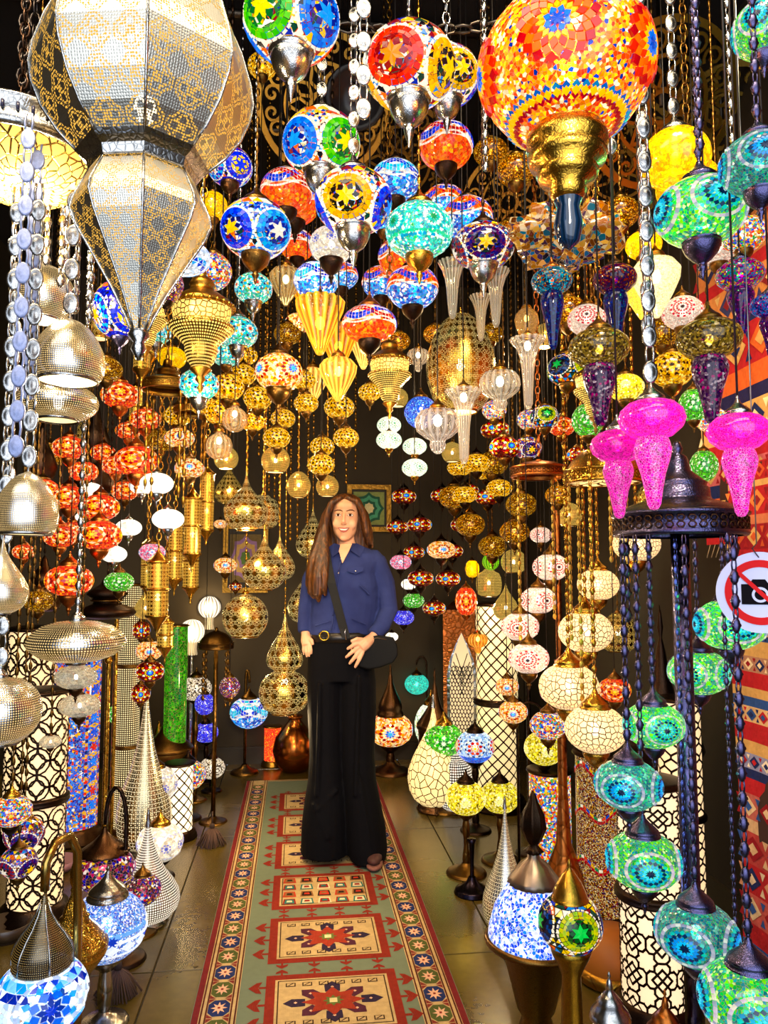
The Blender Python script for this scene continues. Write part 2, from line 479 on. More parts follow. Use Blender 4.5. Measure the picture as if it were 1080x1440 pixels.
def band(out, l0, l1, n, cols, shape='sq', rng=None, off=0, gap=.12):
    rng = rng or random.Random(3)
    for k in range(n):
        a0 = 2 * PI * (k + off + gap / 2) / n; a1 = 2 * PI * (k + 1 + off - gap / 2) / n; am = (a0 + a1) / 2; h = 2 * PI / n
        c = (lambda: rng.choice(cols)) if isinstance(cols, list) else (lambda: cols)
        if shape == 'sq': out.append(([ll(l0, a0), ll(l0, a1), ll(l1, a1), ll(l1, a0)], c()))
        elif shape == 'dia': lm = (l0 + l1) / 2; out.append(([ll(l0, am), ll(lm, a1), ll(l1, am), ll(lm, a0)], c()))
        else:
            out.append(([ll(l0, a0), ll(l0, a1), ll(l1, am)], c()))
            out.append(([ll(l0 + .03, a1 + .02), ll(l1, am + h - .02), ll(l1, am + .04)], c()))
def wave(out, lat, amp, k, wd, n, col, ph=0):
    cs = col if isinstance(col, list) else [col]
    f = lambda t: lat + amp * math.sin(k * t + ph)
    for i in range(n):
        a0 = 2 * PI * (i + .06) / n; a1 = 2 * PI * (i + .94) / n
        out.append(([ll(f(a0) - wd / 2, a0), ll(f(a1) - wd / 2, a1), ll(f(a1) + wd / 2, a1), ll(f(a0) + wd / 2, a0)], cs[i % len(cs)]))

def star_multi(A, B, C=None, el=-20):
    def g():
        o = []; pairs = [A, B, C or A, B]
        mix = [lin(c) for c in ('1a2fa8', 'f5c400', 'e8650f', '0a7fd0', '8c0f1e', '0b3d2e', 'fff3da', '101018')]
        for i, (outer, dark, inner) in enumerate(pairs):
            fr = frame_of(i * 90, el); o1, dk, inn = [[lin(c) for c in (x if isinstance(x, list) else [x])] for x in (outer, dark, inner)]
            kites(o, fr, .3, 6, .15, inn)
            petals(o, fr, .3, .54, 6, dk, .5, .8); petals(o, fr, .15, .36, 6, dk, 0, .62); petals(o, fr, .34, .6, 6, o1, 0, 1.0)
            squares(o, fr, .54, .66, 24, o1); squares(o, fr, .45, .53, 18, o1, .5)
            squares(o, fr, .68, .74, 28, lin('fff0d8'), .3, .3)
        rng = random.Random(hash(str(A)) % 1000 if False else len(str(A)))
        for (l0, l1, n) in ((-.75, -.5, 22), (-1.02, -.78, 16), (.55, .8, 18), (.83, 1.05, 12)): band(o, l0, l1, n, mix, 'tri', rng)
        for i in range(4):
            a = R(i * 90 + 45) - PI / 2
            for j in range(6):
                la = -.42 + j * .16
                for s in (-1, 1):
                    x = a + s * .09; o.append(([ll(la, x - .075), ll(la, x + .075), ll(la + .13, x + (.0 if j % 2 else .06))], rng.choice(mix)))
        return o
    return g
def rosettes(c0, rings, n=4, ring=None, el=0, size=1.0, band_=None):
    def g():
        o = []
        for i in range(n):
            fr = frame_of(i * 360 / n, el)
            kites(o, fr, .15 * size, 8, .075 * size, lin(c0))
            for (a, b, k, c, off) in rings: petals(o, fr, a * size, b * size, k, [lin(x) for x in c] if isinstance(c, list) else lin(c), off)
            if ring: squares(o, fr, ring[0] * size, ring[1] * size, ring[2], [lin(x) for x in ring[3]])
        for b in (band_ or []): band(o, b[0], b[1], b[2], [lin(x) for x in b[3]] if isinstance(b[3], list) else lin(b[3]), b[4])
        return o
    return g
def waves(c1, c2):
    def g():
        o = []
        wave(o, .22, .26, 3, .17, 44, [lin(x) for x in c1]); wave(o, .40, .26, 3, .17, 44, [lin(x) for x in c1]); wave(o, .22, .26, 3, .15, 44, [lin(x) for x in c2], PI); wave(o, .39, .26, 3, .15, 44, [lin(x) for x in c2], PI)
        wave(o, .78, .2, 3, .1, 44, lin('fff4e0'), PI); wave(o, -.12, .16, 3, .08, 54, lin('fff4e0'))
        band(o, .82, .98, 16, [lin(x) for x in c1 + c2], 'sq')
        return o
    return g
ORANGE = (('ff8a1e', 3), ('ffc93a', 3), ('f0451a', 3), ('fff0c8', 2), ('2540b8', .7), ('ffa500', 1))
MULTI = (('1f45c8', 2), ('f2c21a', 2), ('d8301a', 2), ('2a9a50', 1), ('fff2d8', 2), ('18a5d8', 1), ('e8681a', 1))
RED = (('e02818', 4), ('f0561c', 2), ('b81218', 3), ('ff9a3a', 1))
BLUE = (('1a3ad8', 3), ('2a7ae8', 2), ('0f22a0', 3), ('9ad0ff', 1))
SKY = (('2a80e8', 3), ('5ab8f5', 2), ('e8f4ff', 2), ('1a48c0', 2))
TURQ = (('18b8a8', 3), ('5ae0c8', 3), ('f0fff4', 2), ('1a90b8', 2), ('2ab060', 1))
GREEN = (('30c850', 3), ('88e860', 2), ('18a878', 3), ('d8ffb0', 1), ('1a8a90', 2))
TEAL = (('1aa8a0', 3), ('28c088', 2), ('0f7890', 3), ('90e8d0', 1))
YEL = (('ffc812', 4), ('ffdf4a', 2), ('f0a50a', 2))
AMBER = (('f5b52a', 3), ('ffe08a', 2), ('d08a1a', 2), ('7a4a10', 1))
WHITE = (('fff6e4', 5), ('fffdf4', 3), ('f5e8d0', 2))
LEMON = (('f0e070', 3), ('fff4a8', 2), ('d0b83a', 2), ('8a7a20', 1))
MIXD = (('7a1420', 2), ('1a2a90', 2), ('c89018', 1), ('1a5a48', 1), ('c8c0e0', 1), ('401050', 1))
PURP = (('3a1470', 3), ('5a1a60', 2), ('1a2a88', 2), ('18304a', 1), ('a02a70', .6))
PINKP = (('f01aa8', 4), ('ff50c8', 2), ('d00a88', 2))
STARB = (('fff0d8', 4), ('f5b81a', 2), ('e84a1a', 2), ('1f3fc8', 2), ('8c1018', 1), ('18a0d8', 1))
BROWN = (('8a5a28', 3), ('c8903a', 2), ('5a3418', 3), ('f0c878', 1))
BLK = (('f5ead8', 3), ('181418', 2), ('c8b890', 1), ('e8dcc0', 2))
def C(pal, **k): return chips(pal, **k)
STYLES = {
 'orange': (lambda: C(ORANGE, scale=24, grout=.03), rosettes('1a48b8', [(.1, .25, 8, '1f6fe0', .5), (.2, .36, 16, 'ffb81a', 0), (.3, .5, 16, ['e8341a', 'f05a1a'], .5), (.43, .62, 16, 'f06a1a', 0), (.54, .74, 16, ['b01018', 'd8281a'], .5)], 5, el=-8, size=.62, band_=[(-1.0, -.9, 40, '9a1220', 'dia'), (-.95, -.84, 40, 'ffb81a', 'dia'), (-.89, -.78, 40, ['1a78b0', '1a5ab0'], 'dia')])),
 'redstar': (lambda: C(STARB, scale=12), star_multi((['f03a1a', 'e8281a'], '8c0f14', 'ff8a1e'), (['f5b81a', 'e8a010'], '14101c', 'ffc81a'), (['1f5ad8', '2a78e8'], '101a70', '5ab8f5'))),
 'greenstar': (lambda: C(STARB, scale=12), star_multi((['3ab82a', '68d03a'], '0f6a28', 'f0e01a'), (['2a88f0', '1f68e0'], '0f1f90', '4aa0f8'), (['f0561c', 'e8341a'], '90101c', 'ffc81a'))),
 'goldstar': (lambda: C(STARB, scale=12), star_multi((['e8b01a', 'd89a18'], '14100c', 'ffc21a'), (['1a2ad0', '2a50e0'], '0a0f60', '3a8af0'), (['e8341a', 'f0561c'], '7a0c18', 'ff8a1e'))),
 'bluestar': (lambda: C(SKY, scale=11), star_multi((['18a8e0', '2a78d8'], '12208c', 'e8e0d0'), (['1a2ad0', '2a50e0'], '0a0f60', 'f0b81a'), (['e8341a', 'f0561c'], '7a0c18', 'ff8a1e'))),
 'darkstar': (lambda: C(MIXD, scale=12), star_multi((['2a2a70', '481a50'], '0c0c18', 'ffc21a'), (['8a1420', '30305a'], '101018', 'e8e0d0'))),
 'blackgreen': (lambda: C((('0c1410', 4), ('142a1c', 2), ('0a0a10', 3)), scale=9, grout=.03, groutcol='302818'), star_multi((['9ab82a', 'c8c030'], '12501c', '2ad050'), (['1a1a30', '24407a'], '0c0c14', '2aa848'), (['a0c030', '60a828'], '10301c', 'c8b020'), 8)),
 'wave': (lambda: C((('fff0e0', 4), ('ffd8b8', 1), ('ff9a50', 1)), scale=10, pal2=(('f5420c', 3), ('ff6a1a', 3), ('e82c10', 2), ('ffa040', 1)), split=-.1, grout=.015), waves(['1a38d8', '2a58e8', '1428a8'], ['c01a20', 'd8382a', 'a01018'])),
 'waveb': (lambda: C((('fff4e8', 4), ('c8e4ff', 2)), scale=10, pal2=SKY, split=-.1, grout=.015), waves(['12c0e0', '1a98d8', '4ad8f0'], ['1a2ac8', '1f3fe0', '101a90'])),
 'waver': (lambda: C((('ffe8d0', 2), ('ffb870', 2), ('f0581c', 3)), scale=10, pal2=SKY, split=-.1, grout=.015), waves(['1a38d8', '2a58e8', '1428a8'], ['e0401c', 'c01a20', 'f0701c'])),
 'turq': (lambda: C(TURQ, scale=15), rosettes('0f8a4a', [(.1, .22, 12, '18b0a0', 0), (.2, .32, 16, 'e8fff0', .5), (.3, .44, 18, '0fa0b0', 0)], 5, (.47, .53, 26, ['e8fff0', '48d8c0']), band_=[(-.62, -.54, 40, ['f0fff4', '1898c8'], 'sq'), (-.5, -.42, 44, '30c890', 'sq')])),
 'turtle': (lambda: C(GREEN, scale=16), rosettes('0a1c3c', [(.1, .22, 12, '68d8e8', 0), (.19, .32, 16, '30a8d0', .5), (.29, .42, 16, '0c2a50', 0), (.38, .5, 20, ['1a8ab8', '48c8b8'], .5)], 4, (.6, .68, 28, ['c8b8c8', '9aa0b0', 'd8d0c0']), size=1.0)),
 'tealturtle': (lambda: C(TEAL, scale=16, st=.5), rosettes('0a1c3c', [(.1, .22, 12, '58b8e8', 0), (.19, .32, 16, '2a88d8', .5), (.29, .42, 16, '0c2a58', 0), (.38, .5, 20, ['1a8ab0', '38b8a8'], .5)], 4, (.6, .68, 28, ['a8a8b8', '8890a8', 'c8d0c8']), size=1.0)),
 'rose': (lambda: C(TURQ, scale=12), rosettes('d8301a', [(.12, .26, 10, 'fff4e0', 0), (.22, .38, 12, '18a8d8', .5), (.34, .52, 14, ['101a60', '28c0e8'], 0)], 5, (.56, .64, 20, ['e8a01a', '18a8d8', 'fff4e0']))),
 'eye': (lambda: C((('5a0c10', 3), ('7a1814', 2), ('a84818', 1), ('30080c', 2)), scale=9, st=.5, groutcol='200808'), rosettes('48c8ff', [(.09, .24, 8, '1a48f0', 0), (.2, .36, 12, 'ffd81a', .5), (.32, .56, 12, ['d81818', 'fff0d0'], 0), (.52, .7, 14, ['8a101a', 'f0a020'], .5)], 4, size=1.15)),
 'eyew': (lambda: C((('ffe8c0', 4), ('ffc870', 2), ('f0801a', 2), ('c83018', 1)), scale=10), rosettes('68c8ff', [(.08, .22, 8, '2a70e8', 0), (.18, .34, 12, 'fff0d0', .5), (.3, .5, 14, ['d83818', '8a1418'], 0), (.46, .64, 16, ['ffe0a0', 'e8901a'], .5)], 4, size=1.1)),
 'redros': (lambda: C(RED, scale=11), rosettes('ffe060', [(.1, .28, 8, 'ffb020', .5), (.2, .4, 8, 'a80c14', 0), (.32, .54, 8, 'ff7a2a', .5), (.42, .6, 8, 'ffe0b0', 0)], 4, (.62, .7, 22, ['700814', 'f05a1c', 'ffe0b0']), size=1.05)),
 'redwhite': (lambda: C((('fff0e0', 4), ('ffe0d0', 2), ('f8c8b8', 1)), scale=14, st=.6), rosettes('301018', [(.08, .2, 9, 'fff4e8', 0), (.17, .31, 12, 'c0142a', .5), (.28, .36, 18, 'fff0e4', 0), (.35, .46, 22, ['c8182c', 'e04050'], 0)], 4, (.5, .6, 24, ['d0203a', 'fff0e0']))),
 'blackwhite': (lambda: C(BLK, scale=14), rosettes('fff4e0', [(.1, .22, 10, '141014', 0), (.2, .33, 14, 'f5ead8', .5), (.3, .46, 16, '181418', 0)], 5, (.5, .57, 24, ['f5ead8', '40383c']))),
 'white': (lambda: C(WHITE, scale=9, grout=.02, st=.62), rosettes('6870c0', [(.14, .26, 8, '8888c8', .5)], 8, None, 0, .9, [(.5, .62, 22, 'c0c0d8', 'dia'), (-.62, -.5, 22, 'c0c0d8', 'dia')])),
 'milk': (lambda: C((('fffaf0', 5), ('fff2dc', 3)), scale=3, grout=.0, st=1.25), None),
 'whitegreen': (lambda: C((('f8fff0', 4), ('e4f8d8', 2)), scale=12, st=.95), rosettes('50a078', [(.2, .34, 8, '88b898', 0), (.4, .5, 12, '68987a', .5)], 5)),
 'brown': (lambda: C(BROWN, scale=15, st=.6, groutcol='2a1808', grout=.04), None),
 'yellow': (lambda: C(YEL, scale=13, grout=.05, groutcol='c88a10'), None),
 'lemon': (lambda: C(LEMON, scale=12, groutcol='5a4a18', st=.85), rosettes('f8f0a0', [(.1, .3, 10, 'fff8c0', 0)], 5)),
 'amber': (lambda: C(AMBER, scale=11, groutcol='4a300c'), rosettes('301808', [(.1, .24, 8, 'ffc21a', 0), (.22, .4, 10, ['301808', 'e8d8b0'], .5)], 5, (.5, .6, 18, ['301808', 'ffb81a']))),
 'blue': (lambda: C(BLUE, scale=14, groutcol='88b0ff'), rosettes('fff4e0', [(.1, .3, 8, '2a60f0', 0)], 4)),
 'cobalt': (lambda: C((('1018c8', 4), ('1a30e8', 2), ('0a0f90', 3)), scale=12, grout=.03, groutcol='101850', st=.9), star_multi((['1020d0', '1830e8'], 'f0c81a', '1a38f0'), (['28a8e8', '1020c0'], 'fff0d0', 'e8b01a'))),
 'bluetile': (lambda: C((('e8f4ff', 3), ('c8e0f8', 2)), scale=9), rosettes('1438c8', [(.08, .3, 8, '18349a', 0), (.24, .48, 8, '1f68e8', .5), (.42, .64, 16, ['f0f8ff', '48a8e8'], 0)], 3, (.68, .76, 26, ['ffffff', 'b8c8e8']), 8, 1.0, [(.38, .58, 22, ['1a40c8', '38a0e8', 'e8f4ff', '1028a0'], 'tri'), (.6, .82, 18, ['1a40c8', '38a0e8', '90d0f8'], 'tri'), (-.62, -.4, 22, ['1a40c8', '38a0e8', 'e8f4ff'], 'tri'), (-.88, -.65, 18, ['1a40c8', '48b0f0', 'e8f4ff'], 'tri')])),
 'snow': (lambda: C((('3a80d8', 3), ('88b8f0', 3), ('f0f6ff', 3), ('1a50c0', 2)), scale=30, grout=.03), rosettes('1c3ab0', [], 1, None, 0, 1, [(-.42, -.12, 14, ['1428a0', 'f0f6ff'], 'dia'), (-.1, -.03, 40, 'f4f6ff', 'sq'), (-.52, -.46, 40, 'e8eaf4', 'sq'), (.06, .16, 14, ['fff4e0', '88b8f0'], 'sq')])),
 'multi': (lambda: C(MULTI, scale=11), rosettes('f0c81a', [(.1, .26, 8, 'c8281a', 0), (.22, .42, 10, ['1a40c8', 'fff0d8'], .5)], 5)),
 'pinkw': (lambda: C((('ff90b0', 3), ('ffe0e8', 2), ('e84a78', 2), ('70c8e8', 1)), scale=14), rosettes('1a90d8', [(.1, .26, 10, 'fff0f4', 0), (.24, .42, 12, ['e0306a', '38b0c8'], .5)], 5)),
 'turqplain': (lambda: C((('18d8c0', 3), ('60f0d8', 2), ('10b0a8', 2)), scale=13), None),
 'greenw': (lambda: C((('28a838', 3), ('60d048', 2), ('107028', 2), ('d8f0c0', 1)), scale=12), rosettes('f0f8e0', [(.1, .26, 8, '186a28', 0), (.24, .42, 10, ['e8f8d8', '40b840'], .5)], 5)),
 'royal': (lambda: C((('2030f0', 3), ('5060ff', 2), ('1018b0', 2), ('d0d8ff', 1)), scale=13), None),
 'flowers': (lambda: C((('b8d8f8', 3), ('e8f0ff', 2), ('88b0e8', 1)), scale=12, pal2=(('2a60e0', 3), ('4a90f0', 2)), split=-.35), rosettes('f0c81a', [(.1, .24, 8, 'ffb01a', 0), (.2, .42, 8, ['c82020', 'e8481a'], .5)], 5, (.46, .54, 20, ['101a60', 'f8e8c0']), 8)),
 'violetdark': (lambda: C((('a02050', 2), ('2a2a90', 2), ('c8a040', 1), ('501028', 2), ('e8d8d0', 1), ('18142a', 3)), scale=11, st=.85), rosettes('e8e0f0', [(.1, .3, 8, ['1a38b0', 'c8283a'], 0)], 4)),
}
def sphere_prof(n=14, lo=-PI / 2, hi=PI / 2, sq=1.0): return [(max(0, math.cos(lo + (hi - lo) * i / n)) if not (i in (0, n) and abs(abs(lo if i == 0 else hi) - PI / 2) < 1e-6) else 0, math.sin(lo + (hi - lo) * i / n) * sq) for i in range(n + 1)]
CAPP = [(.0, .66), (.035, .64), (.05, .57), (.03, .54), (.07, .5), (.09, .42), (.2, .3), (.33, .2), (.4, .13), (.42, .08), (.39, .05), (.45, .02), (.47, -.06), (.44, -.1)]
CUPP = [(.44, .1), (.47, .04), (.45, 0), (.41, -.04), (.43, -.08), (.42, -.14), (.36, -.28), (.22, -.44), (.1, -.53), (.075, -.58), (.11, -.62), (.09, -.68), (.05, -.73), (.06, -.78), (.02, -.9), (0, -.92)]
SCUPP = [(.46, .08), (.5, .03), (.48, -.03), (.44, -.06), (.45, -.12), (.4, -.3), (.3, -.48), (.16, -.6), (.1, -.64), (.12, -.7), (.1, -.8), (.05, -.95), (.02, -1.1), (0, -1.12)]
def add_mosaic(sh, style, sq, hero=False, seen=None):
    gen = STYLES[style][1]
    if not gen: return
    def poly_pts(p, k): return [(q.x * k, q.y * k, q.z * sq * k) for q in p]
    if not hero:
        def fn():
            m = MB()
            for i, (pts, c) in enumerate(gen()): m.poly(poly_pts(pts, 1.026 - .008 * (i % 150) / 150), c)
            return m
        part(sh, 'mosaic', cached(('mosaic', style, round(sq, 2)), fn, tiles()), kind='stuff')
        return
    rest = MB(); n = 0
    for i, (pts, c) in enumerate(gen()):
        ctr = sum((Vector(q) for q in poly_pts(pts, 1.0)), Vector()) / len(pts)
        if ctr.normalized().dot(seen) > .02 and n < 300:
            o3 = poly_pts(pts, 1.034 - .012 * (i % 150) / 150); m = MB().prism([Vector(q) - ctr for q in o3], -ctr.normalized() * .045, c)
            part(sh, 'mosaic_tile', m.mesh('mosaic_tile', tiles()), ctr); n += 1
        else: rest.poly(poly_pts(pts, 1.02), c)
    part(sh, 'mosaic', rest.mesh('mosaic', tiles()), kind='stuff')

NLIGHT = [0]
def globe_parts(t, r, style, sq, rot, hero=False, z=0, light=None, name='shade'):
    base = STYLES[style][0]()
    sh = part(t, name, cached(('globe', round(sq, 2)), lambda: MB().lathe(sphere_prof(14, sq=sq), 28), base), (0, 0, z), r, (0, 0, rot))
    seen = None
    if hero:
        wp = Vector(t.location) + Vector((0, 0, z)); v = (Vector((0, 0, CAMZ)) - wp).normalized()
        seen = Matrix.Rotation(-(rot + t.rotation_euler.z), 3, 'Z') @ v
    add_mosaic(sh, style, sq, hero, seen)
    part(t, 'bulb', cached('bulb', lambda: MB().blob((0, 0, 0), (.8, .8, 1.1), 10, 7), BULB()), (0, 0, z + r * .02), r * .17)
    if light:
        point_light(t.location + Vector((0, 0, z + r * .3)), light[0], light[1], r * .15)
    return sh
def bearing(loc): return math.atan2(loc.x, loc.y)   # azimuth 0 of a pattern faces the camera when turned by minus this
def _gp(A, r, d):
    q = A['sq']; s = [(r, -q * r, q * r)]
    if A['cap']: s.append((.47 * r * A['capk'], q * r * .8, r * (q * .9 + .66 * A['capk'])))
    if A['cup']: s.append((.48 * r * A['cupk'], -r * (q * .88 + (1.12 if A['cup'] == 'silver' else .92) * A['cupk']), -q * r * .8))
    return s
@hang(_gp)
def G(px, py, D, d, style, label, sq=.84, cup='dark', cap='dark', ch='cord', chm=None, hero=False, turn=0, top=None, group=None, light=None, kind='mosaic_pendant', cupk=1.0, capk=1.0):
    loc = P(px, py, d); r = D / 2 / F * d
    t = thing(kind, label, loc, 'lamp', group)
    rot = -bearing(loc) + R(turn)
    globe_parts(t, r, style, sq, rot, hero, 0, light)
    if cap: part(t, 'cap', cached('cap', lambda: MB().lathe(CAPP, 20), METALS[cap]()), (0, 0, r * (sq * .9)), r * capk)
    if cup:
        part(t, 'cup', cached(('cup', cup == 'silver'), lambda: MB().lathe(SCUPP if cup == 'silver' else CUPP, 20), METALS[cup]()), (0, 0, -r * (sq * .88)), r * cupk)
    z0 = r * (sq * .9 + .62 * capk); zt = (P(px, top, d).z if top is not None else CEIL) - loc.z
    chain(t, z0, zt - z0, ch, METALS[chm or cap or 'dark']())
    return t

# pierced metal pendants ------------------------------------------------------------------
SHAPES = {
 'ball': [(.14, 1.02), (.3, .95)] + [(math.cos(R(a)), math.sin(R(a))) for a in range(65, -61, -10)],
 'bell': [(.06, 1.02), (.12, .98), (.32, .9), (.55, .72), (.78, .42), (.94, .08), (1, -.25), (.98, -.5), (.9, -.7), (.8, -.8)],
 'flat': [(.12, .5), (.3, .47)] + [(math.cos(R(a)), .52 * math.sin(R(a))) for a in range(60, -66, -10)],
 'disc': [(.12, .44), (.4, .41), (.7, .32), (.92, .15), (1, 0), (.94, -.15), (.75, -.3), (.45, -.4), (.2, -.43)],
 'egg': [(.1, 1.5), (.3, 1.43), (.55, 1.2), (.8, .8), (.95, .35), (1, -.05), (.96, -.5), (.82, -.95), (.6, -1.25), (.45, -1.36)],
 'tear': [(.02, 2.1), (.05, 1.8), (.12, 1.5), (.26, 1.2), (.5, .85), (.78, .45), (.96, .08), (1, -.2), (.93, -.5), (.75, -.75), (.5, -.9), (.36, -.95)],
 'onion': [(.02, 1.9), (.05, 1.6), (.1, 1.35), (.22, 1.05), (.48, .72), (.8, .42), (.98, .15), (1.0, .1), (1.0, 0), (.97, -.25), (.85, -.55), (.62, -.78), (.4, -.86)],
 'gourd': [(.03, 2.75), (.07, 2.4), (.14, 2.1), (.3, 1.8), (.52, 1.45), (.68, 1.1), (.72, .85), (.64, .62), (.42, .48), (.42, .42), (.7, .28), (.92, 0), (1, -.35), (.94, -.7), (.78, -.98), (.5, -1.15)],
 'jar': [(.3, 1.1), (.36, 1.05), (.5, .9), (.8, .75), (.95, .4), (1, 0), (.97, -.5), (.85, -.85), (.6, -1.0)],
 'pear': [(.02, 2.6), (.05, 2.3), (.1, 1.95), (.2, 1.5), (.34, 1.05), (.55, .6), (.8, .2), (.96, -.15), (1, -.45), (.93, -.75), (.75, -.98), (.5, -1.08)],
}
@hang(lambda A, r, d: [(r * 1.02, SHAPES[A['shape']][-1][1] * r * A['squash'] - .06 * r, max(.1, min(1.0, SHAPES[A['shape']][0][1])) * r * A['squash']), (.2 * r, r * .9 * A['squash'], (SHAPES[A['shape']][0][1] * A['squash'] + .34) * r)])
def PR(px, py, D, d, shape, label, col='gold', dots=46, motif=6, ch='bead', chm='silver', top=None, tint='ffc85a', st=1.1, light=None, group=None, squash=1.0, kind='pierced_pendant', cap=True, open_=True, hole=.33, rough=.16, rnd=0.0, clear=.3):
    loc = P(px, py, d); r = D / 2 / F * d; pr = SHAPES[shape]
    t = thing(kind, label, loc, 'lamp', group)
    cols = dict(gold='e0b04a', silver='dcdad6', brass='b8862f', dark='4a3420', old='8a6a34', copper='c8712f')
    m = pierced(cols[col], dots, motif, hole, st, tint, rough, clear, rnd)
    sh = part(t, 'shade', cached(('pierced', shape, squash), lambda: MB().lathe([(a, b * squash) for a, b in pr[::-1]], 32), m), (0, 0, 0), r)
    rb, zb = pr[-1]
    part(t, 'rim', cached(('rim', shape, squash), lambda: MB().lathe([(rb * .97, zb * squash), (rb * 1.0, zb * squash - .05), (rb * 1.05, zb * squash - .02), (rb * 1.06, zb * squash + .05), (rb * 1.02, zb * squash + .06)], 28), METALS[col if col in METALS else 'gold']()), (0, 0, 0), r)
    if open_: part(t, 'diffuser', cached(('diffuser', shape, squash), lambda: MB().lathe([(0, zb * squash - .0), (rb * .98, zb * squash - .0)][::-1], 24), glow('ffe2a0', 1.1)), (0, 0, 0), r)
    part(t, 'bulb', cached('bulb', lambda: MB().blob((0, 0, 0), (.8, .8, 1.1), 10, 7), BULB()), (0, 0, 0), r * .17)
    zt0 = pr[0][1] * squash * r
    if cap: part(t, 'cap', cached(('pcap', pr[0][0] > .1), lambda: MB().lathe([(.0, .32), (.04, .3), (.06, .22), (.04, .2), (.1, .14), (.16, .06), (.17, 0), (.16, -.05)] if pr[0][0] > .1 else [(0, .22), (.05, .17), (.03, .1), (.06, .06), (.05, 0), (.06, -.1)], 16), METALS[col if col in METALS else 'gold']()), (0, 0, zt0), r)
    z0 = zt0 + r * (.3 if pr[0][0] > .1 else .2)
    zt = (P(px, top, d).z if top is not None else CEIL) - loc.z
    chain(t, z0, zt - z0, ch, METALS[chm]())
    if light: point_light(loc + Vector((0, 0, zb * squash * r - .04)), light[0], light[1], r * .2)
    return t

# blown glass pendants ------------------------------------------------------------------
GSH = {
 'tulip': [(.3, 1.2), (.34, 1.1), (.75, .95), (1, .6), (.95, .2), (.7, -.35), (.4, -.9), (.2, -1.25), (.1, -1.4), (0, -1.42)],
 'flame': [(.9, 1.15), (1, 1.0), (.95, .7), (.75, .2), (.5, -.4), (.28, -.95), (.14, -1.25), (0, -1.3)],
 'trumpet': [(.5, 1.0), (.55, .95), (.95, .88), (1, .82), (.82, .6), (.58, .25), (.42, -.3), (.32, -1.2), (.27, -2.2), (.24, -3.0), (.12, -3.3), (0, -3.35)],
 'horn': [(1, 1.6), (.98, 1.55), (.7, 1.0), (.5, .3), (.4, -.5), (.33, -1.6), (.25, -2.4), (.12, -2.7), (0, -2.72)],
 'pumpkin': [(.35, .75), (.4, .7), (.75, .62), (.97, .3), (1, .0), (.9, -.35), (.6, -.62), (.36, -.75), (.32, -.85), (.36, -1.0), (.28, -1.25), (.12, -1.4), (0, -1.42)],
 'bulb': [(.25, 1.15), (.28, 1.0)] + [(math.cos(R(a)), math.sin(R(a))) for a in range(70, -90, -16)] + [(0, -1)],
 'drop': [(.18, 1.25), (.25, 1.2), (.6, 1.0), (.92, .6), (1, .2), (.9, -.3), (.65, -1.0), (.42, -1.6), (.3, -2.0), (.2, -2.15), (0, -2.2)],
}
@hang(lambda A, r, d: [(r * 1.05, -.6 * r, GSH[A['shape']][0][1] * r), (.62 * r, GSH[A['shape']][-1][1] * r, 0), (.42 * r, GSH[A['shape']][0][1] * r, (GSH[A['shape']][0][1] + .62) * r)])
def GL(px, py, D, d, shape, label, tint='ffe9b0', fl=(16, .08), cap='brass', ch='cord', top=None, light=None, st=.15, clear=.6, group=None, kind='glass_pendant', crackle=0, bulb=True, capk=.9, chm=None):
    loc = P(px, py, d); r = D / 2 / F * d; pr = GSH[shape]
    t = thing(kind, label, loc, 'lamp', group)
    part(t, 'shade', cached(('glass', shape, fl), lambda: MB().lathe(pr[::-1], 64 if fl else 24, fl), glass(tint, clear, st, .06, crackle)), (0, 0, 0), r)
    if bulb: part(t, 'bulb', cached('bulb', lambda: MB().blob((0, 0, 0), (.8, .8, 1.1), 10, 7), BULB()), (0, 0, r * pr[3][1] * .55), r * .26)
    zc = pr[0][1] * r
    if cap: part(t, 'cap', cached('cap', lambda: MB().lathe(CAPP, 20), METALS[cap]()), (0, 0, zc), r * capk)
    z0 = zc + (.62 * r * capk if cap else 0); zt = (P(px, top, d).z if top is not None else CEIL) - loc.z
    chain(t, z0, zt - z0, ch, METALS[chm or cap or 'brass']())
    if light: point_light(loc + Vector((0, 0, r * pr[3][1] * .55)), light[0], light[1], r * .2)
    return t

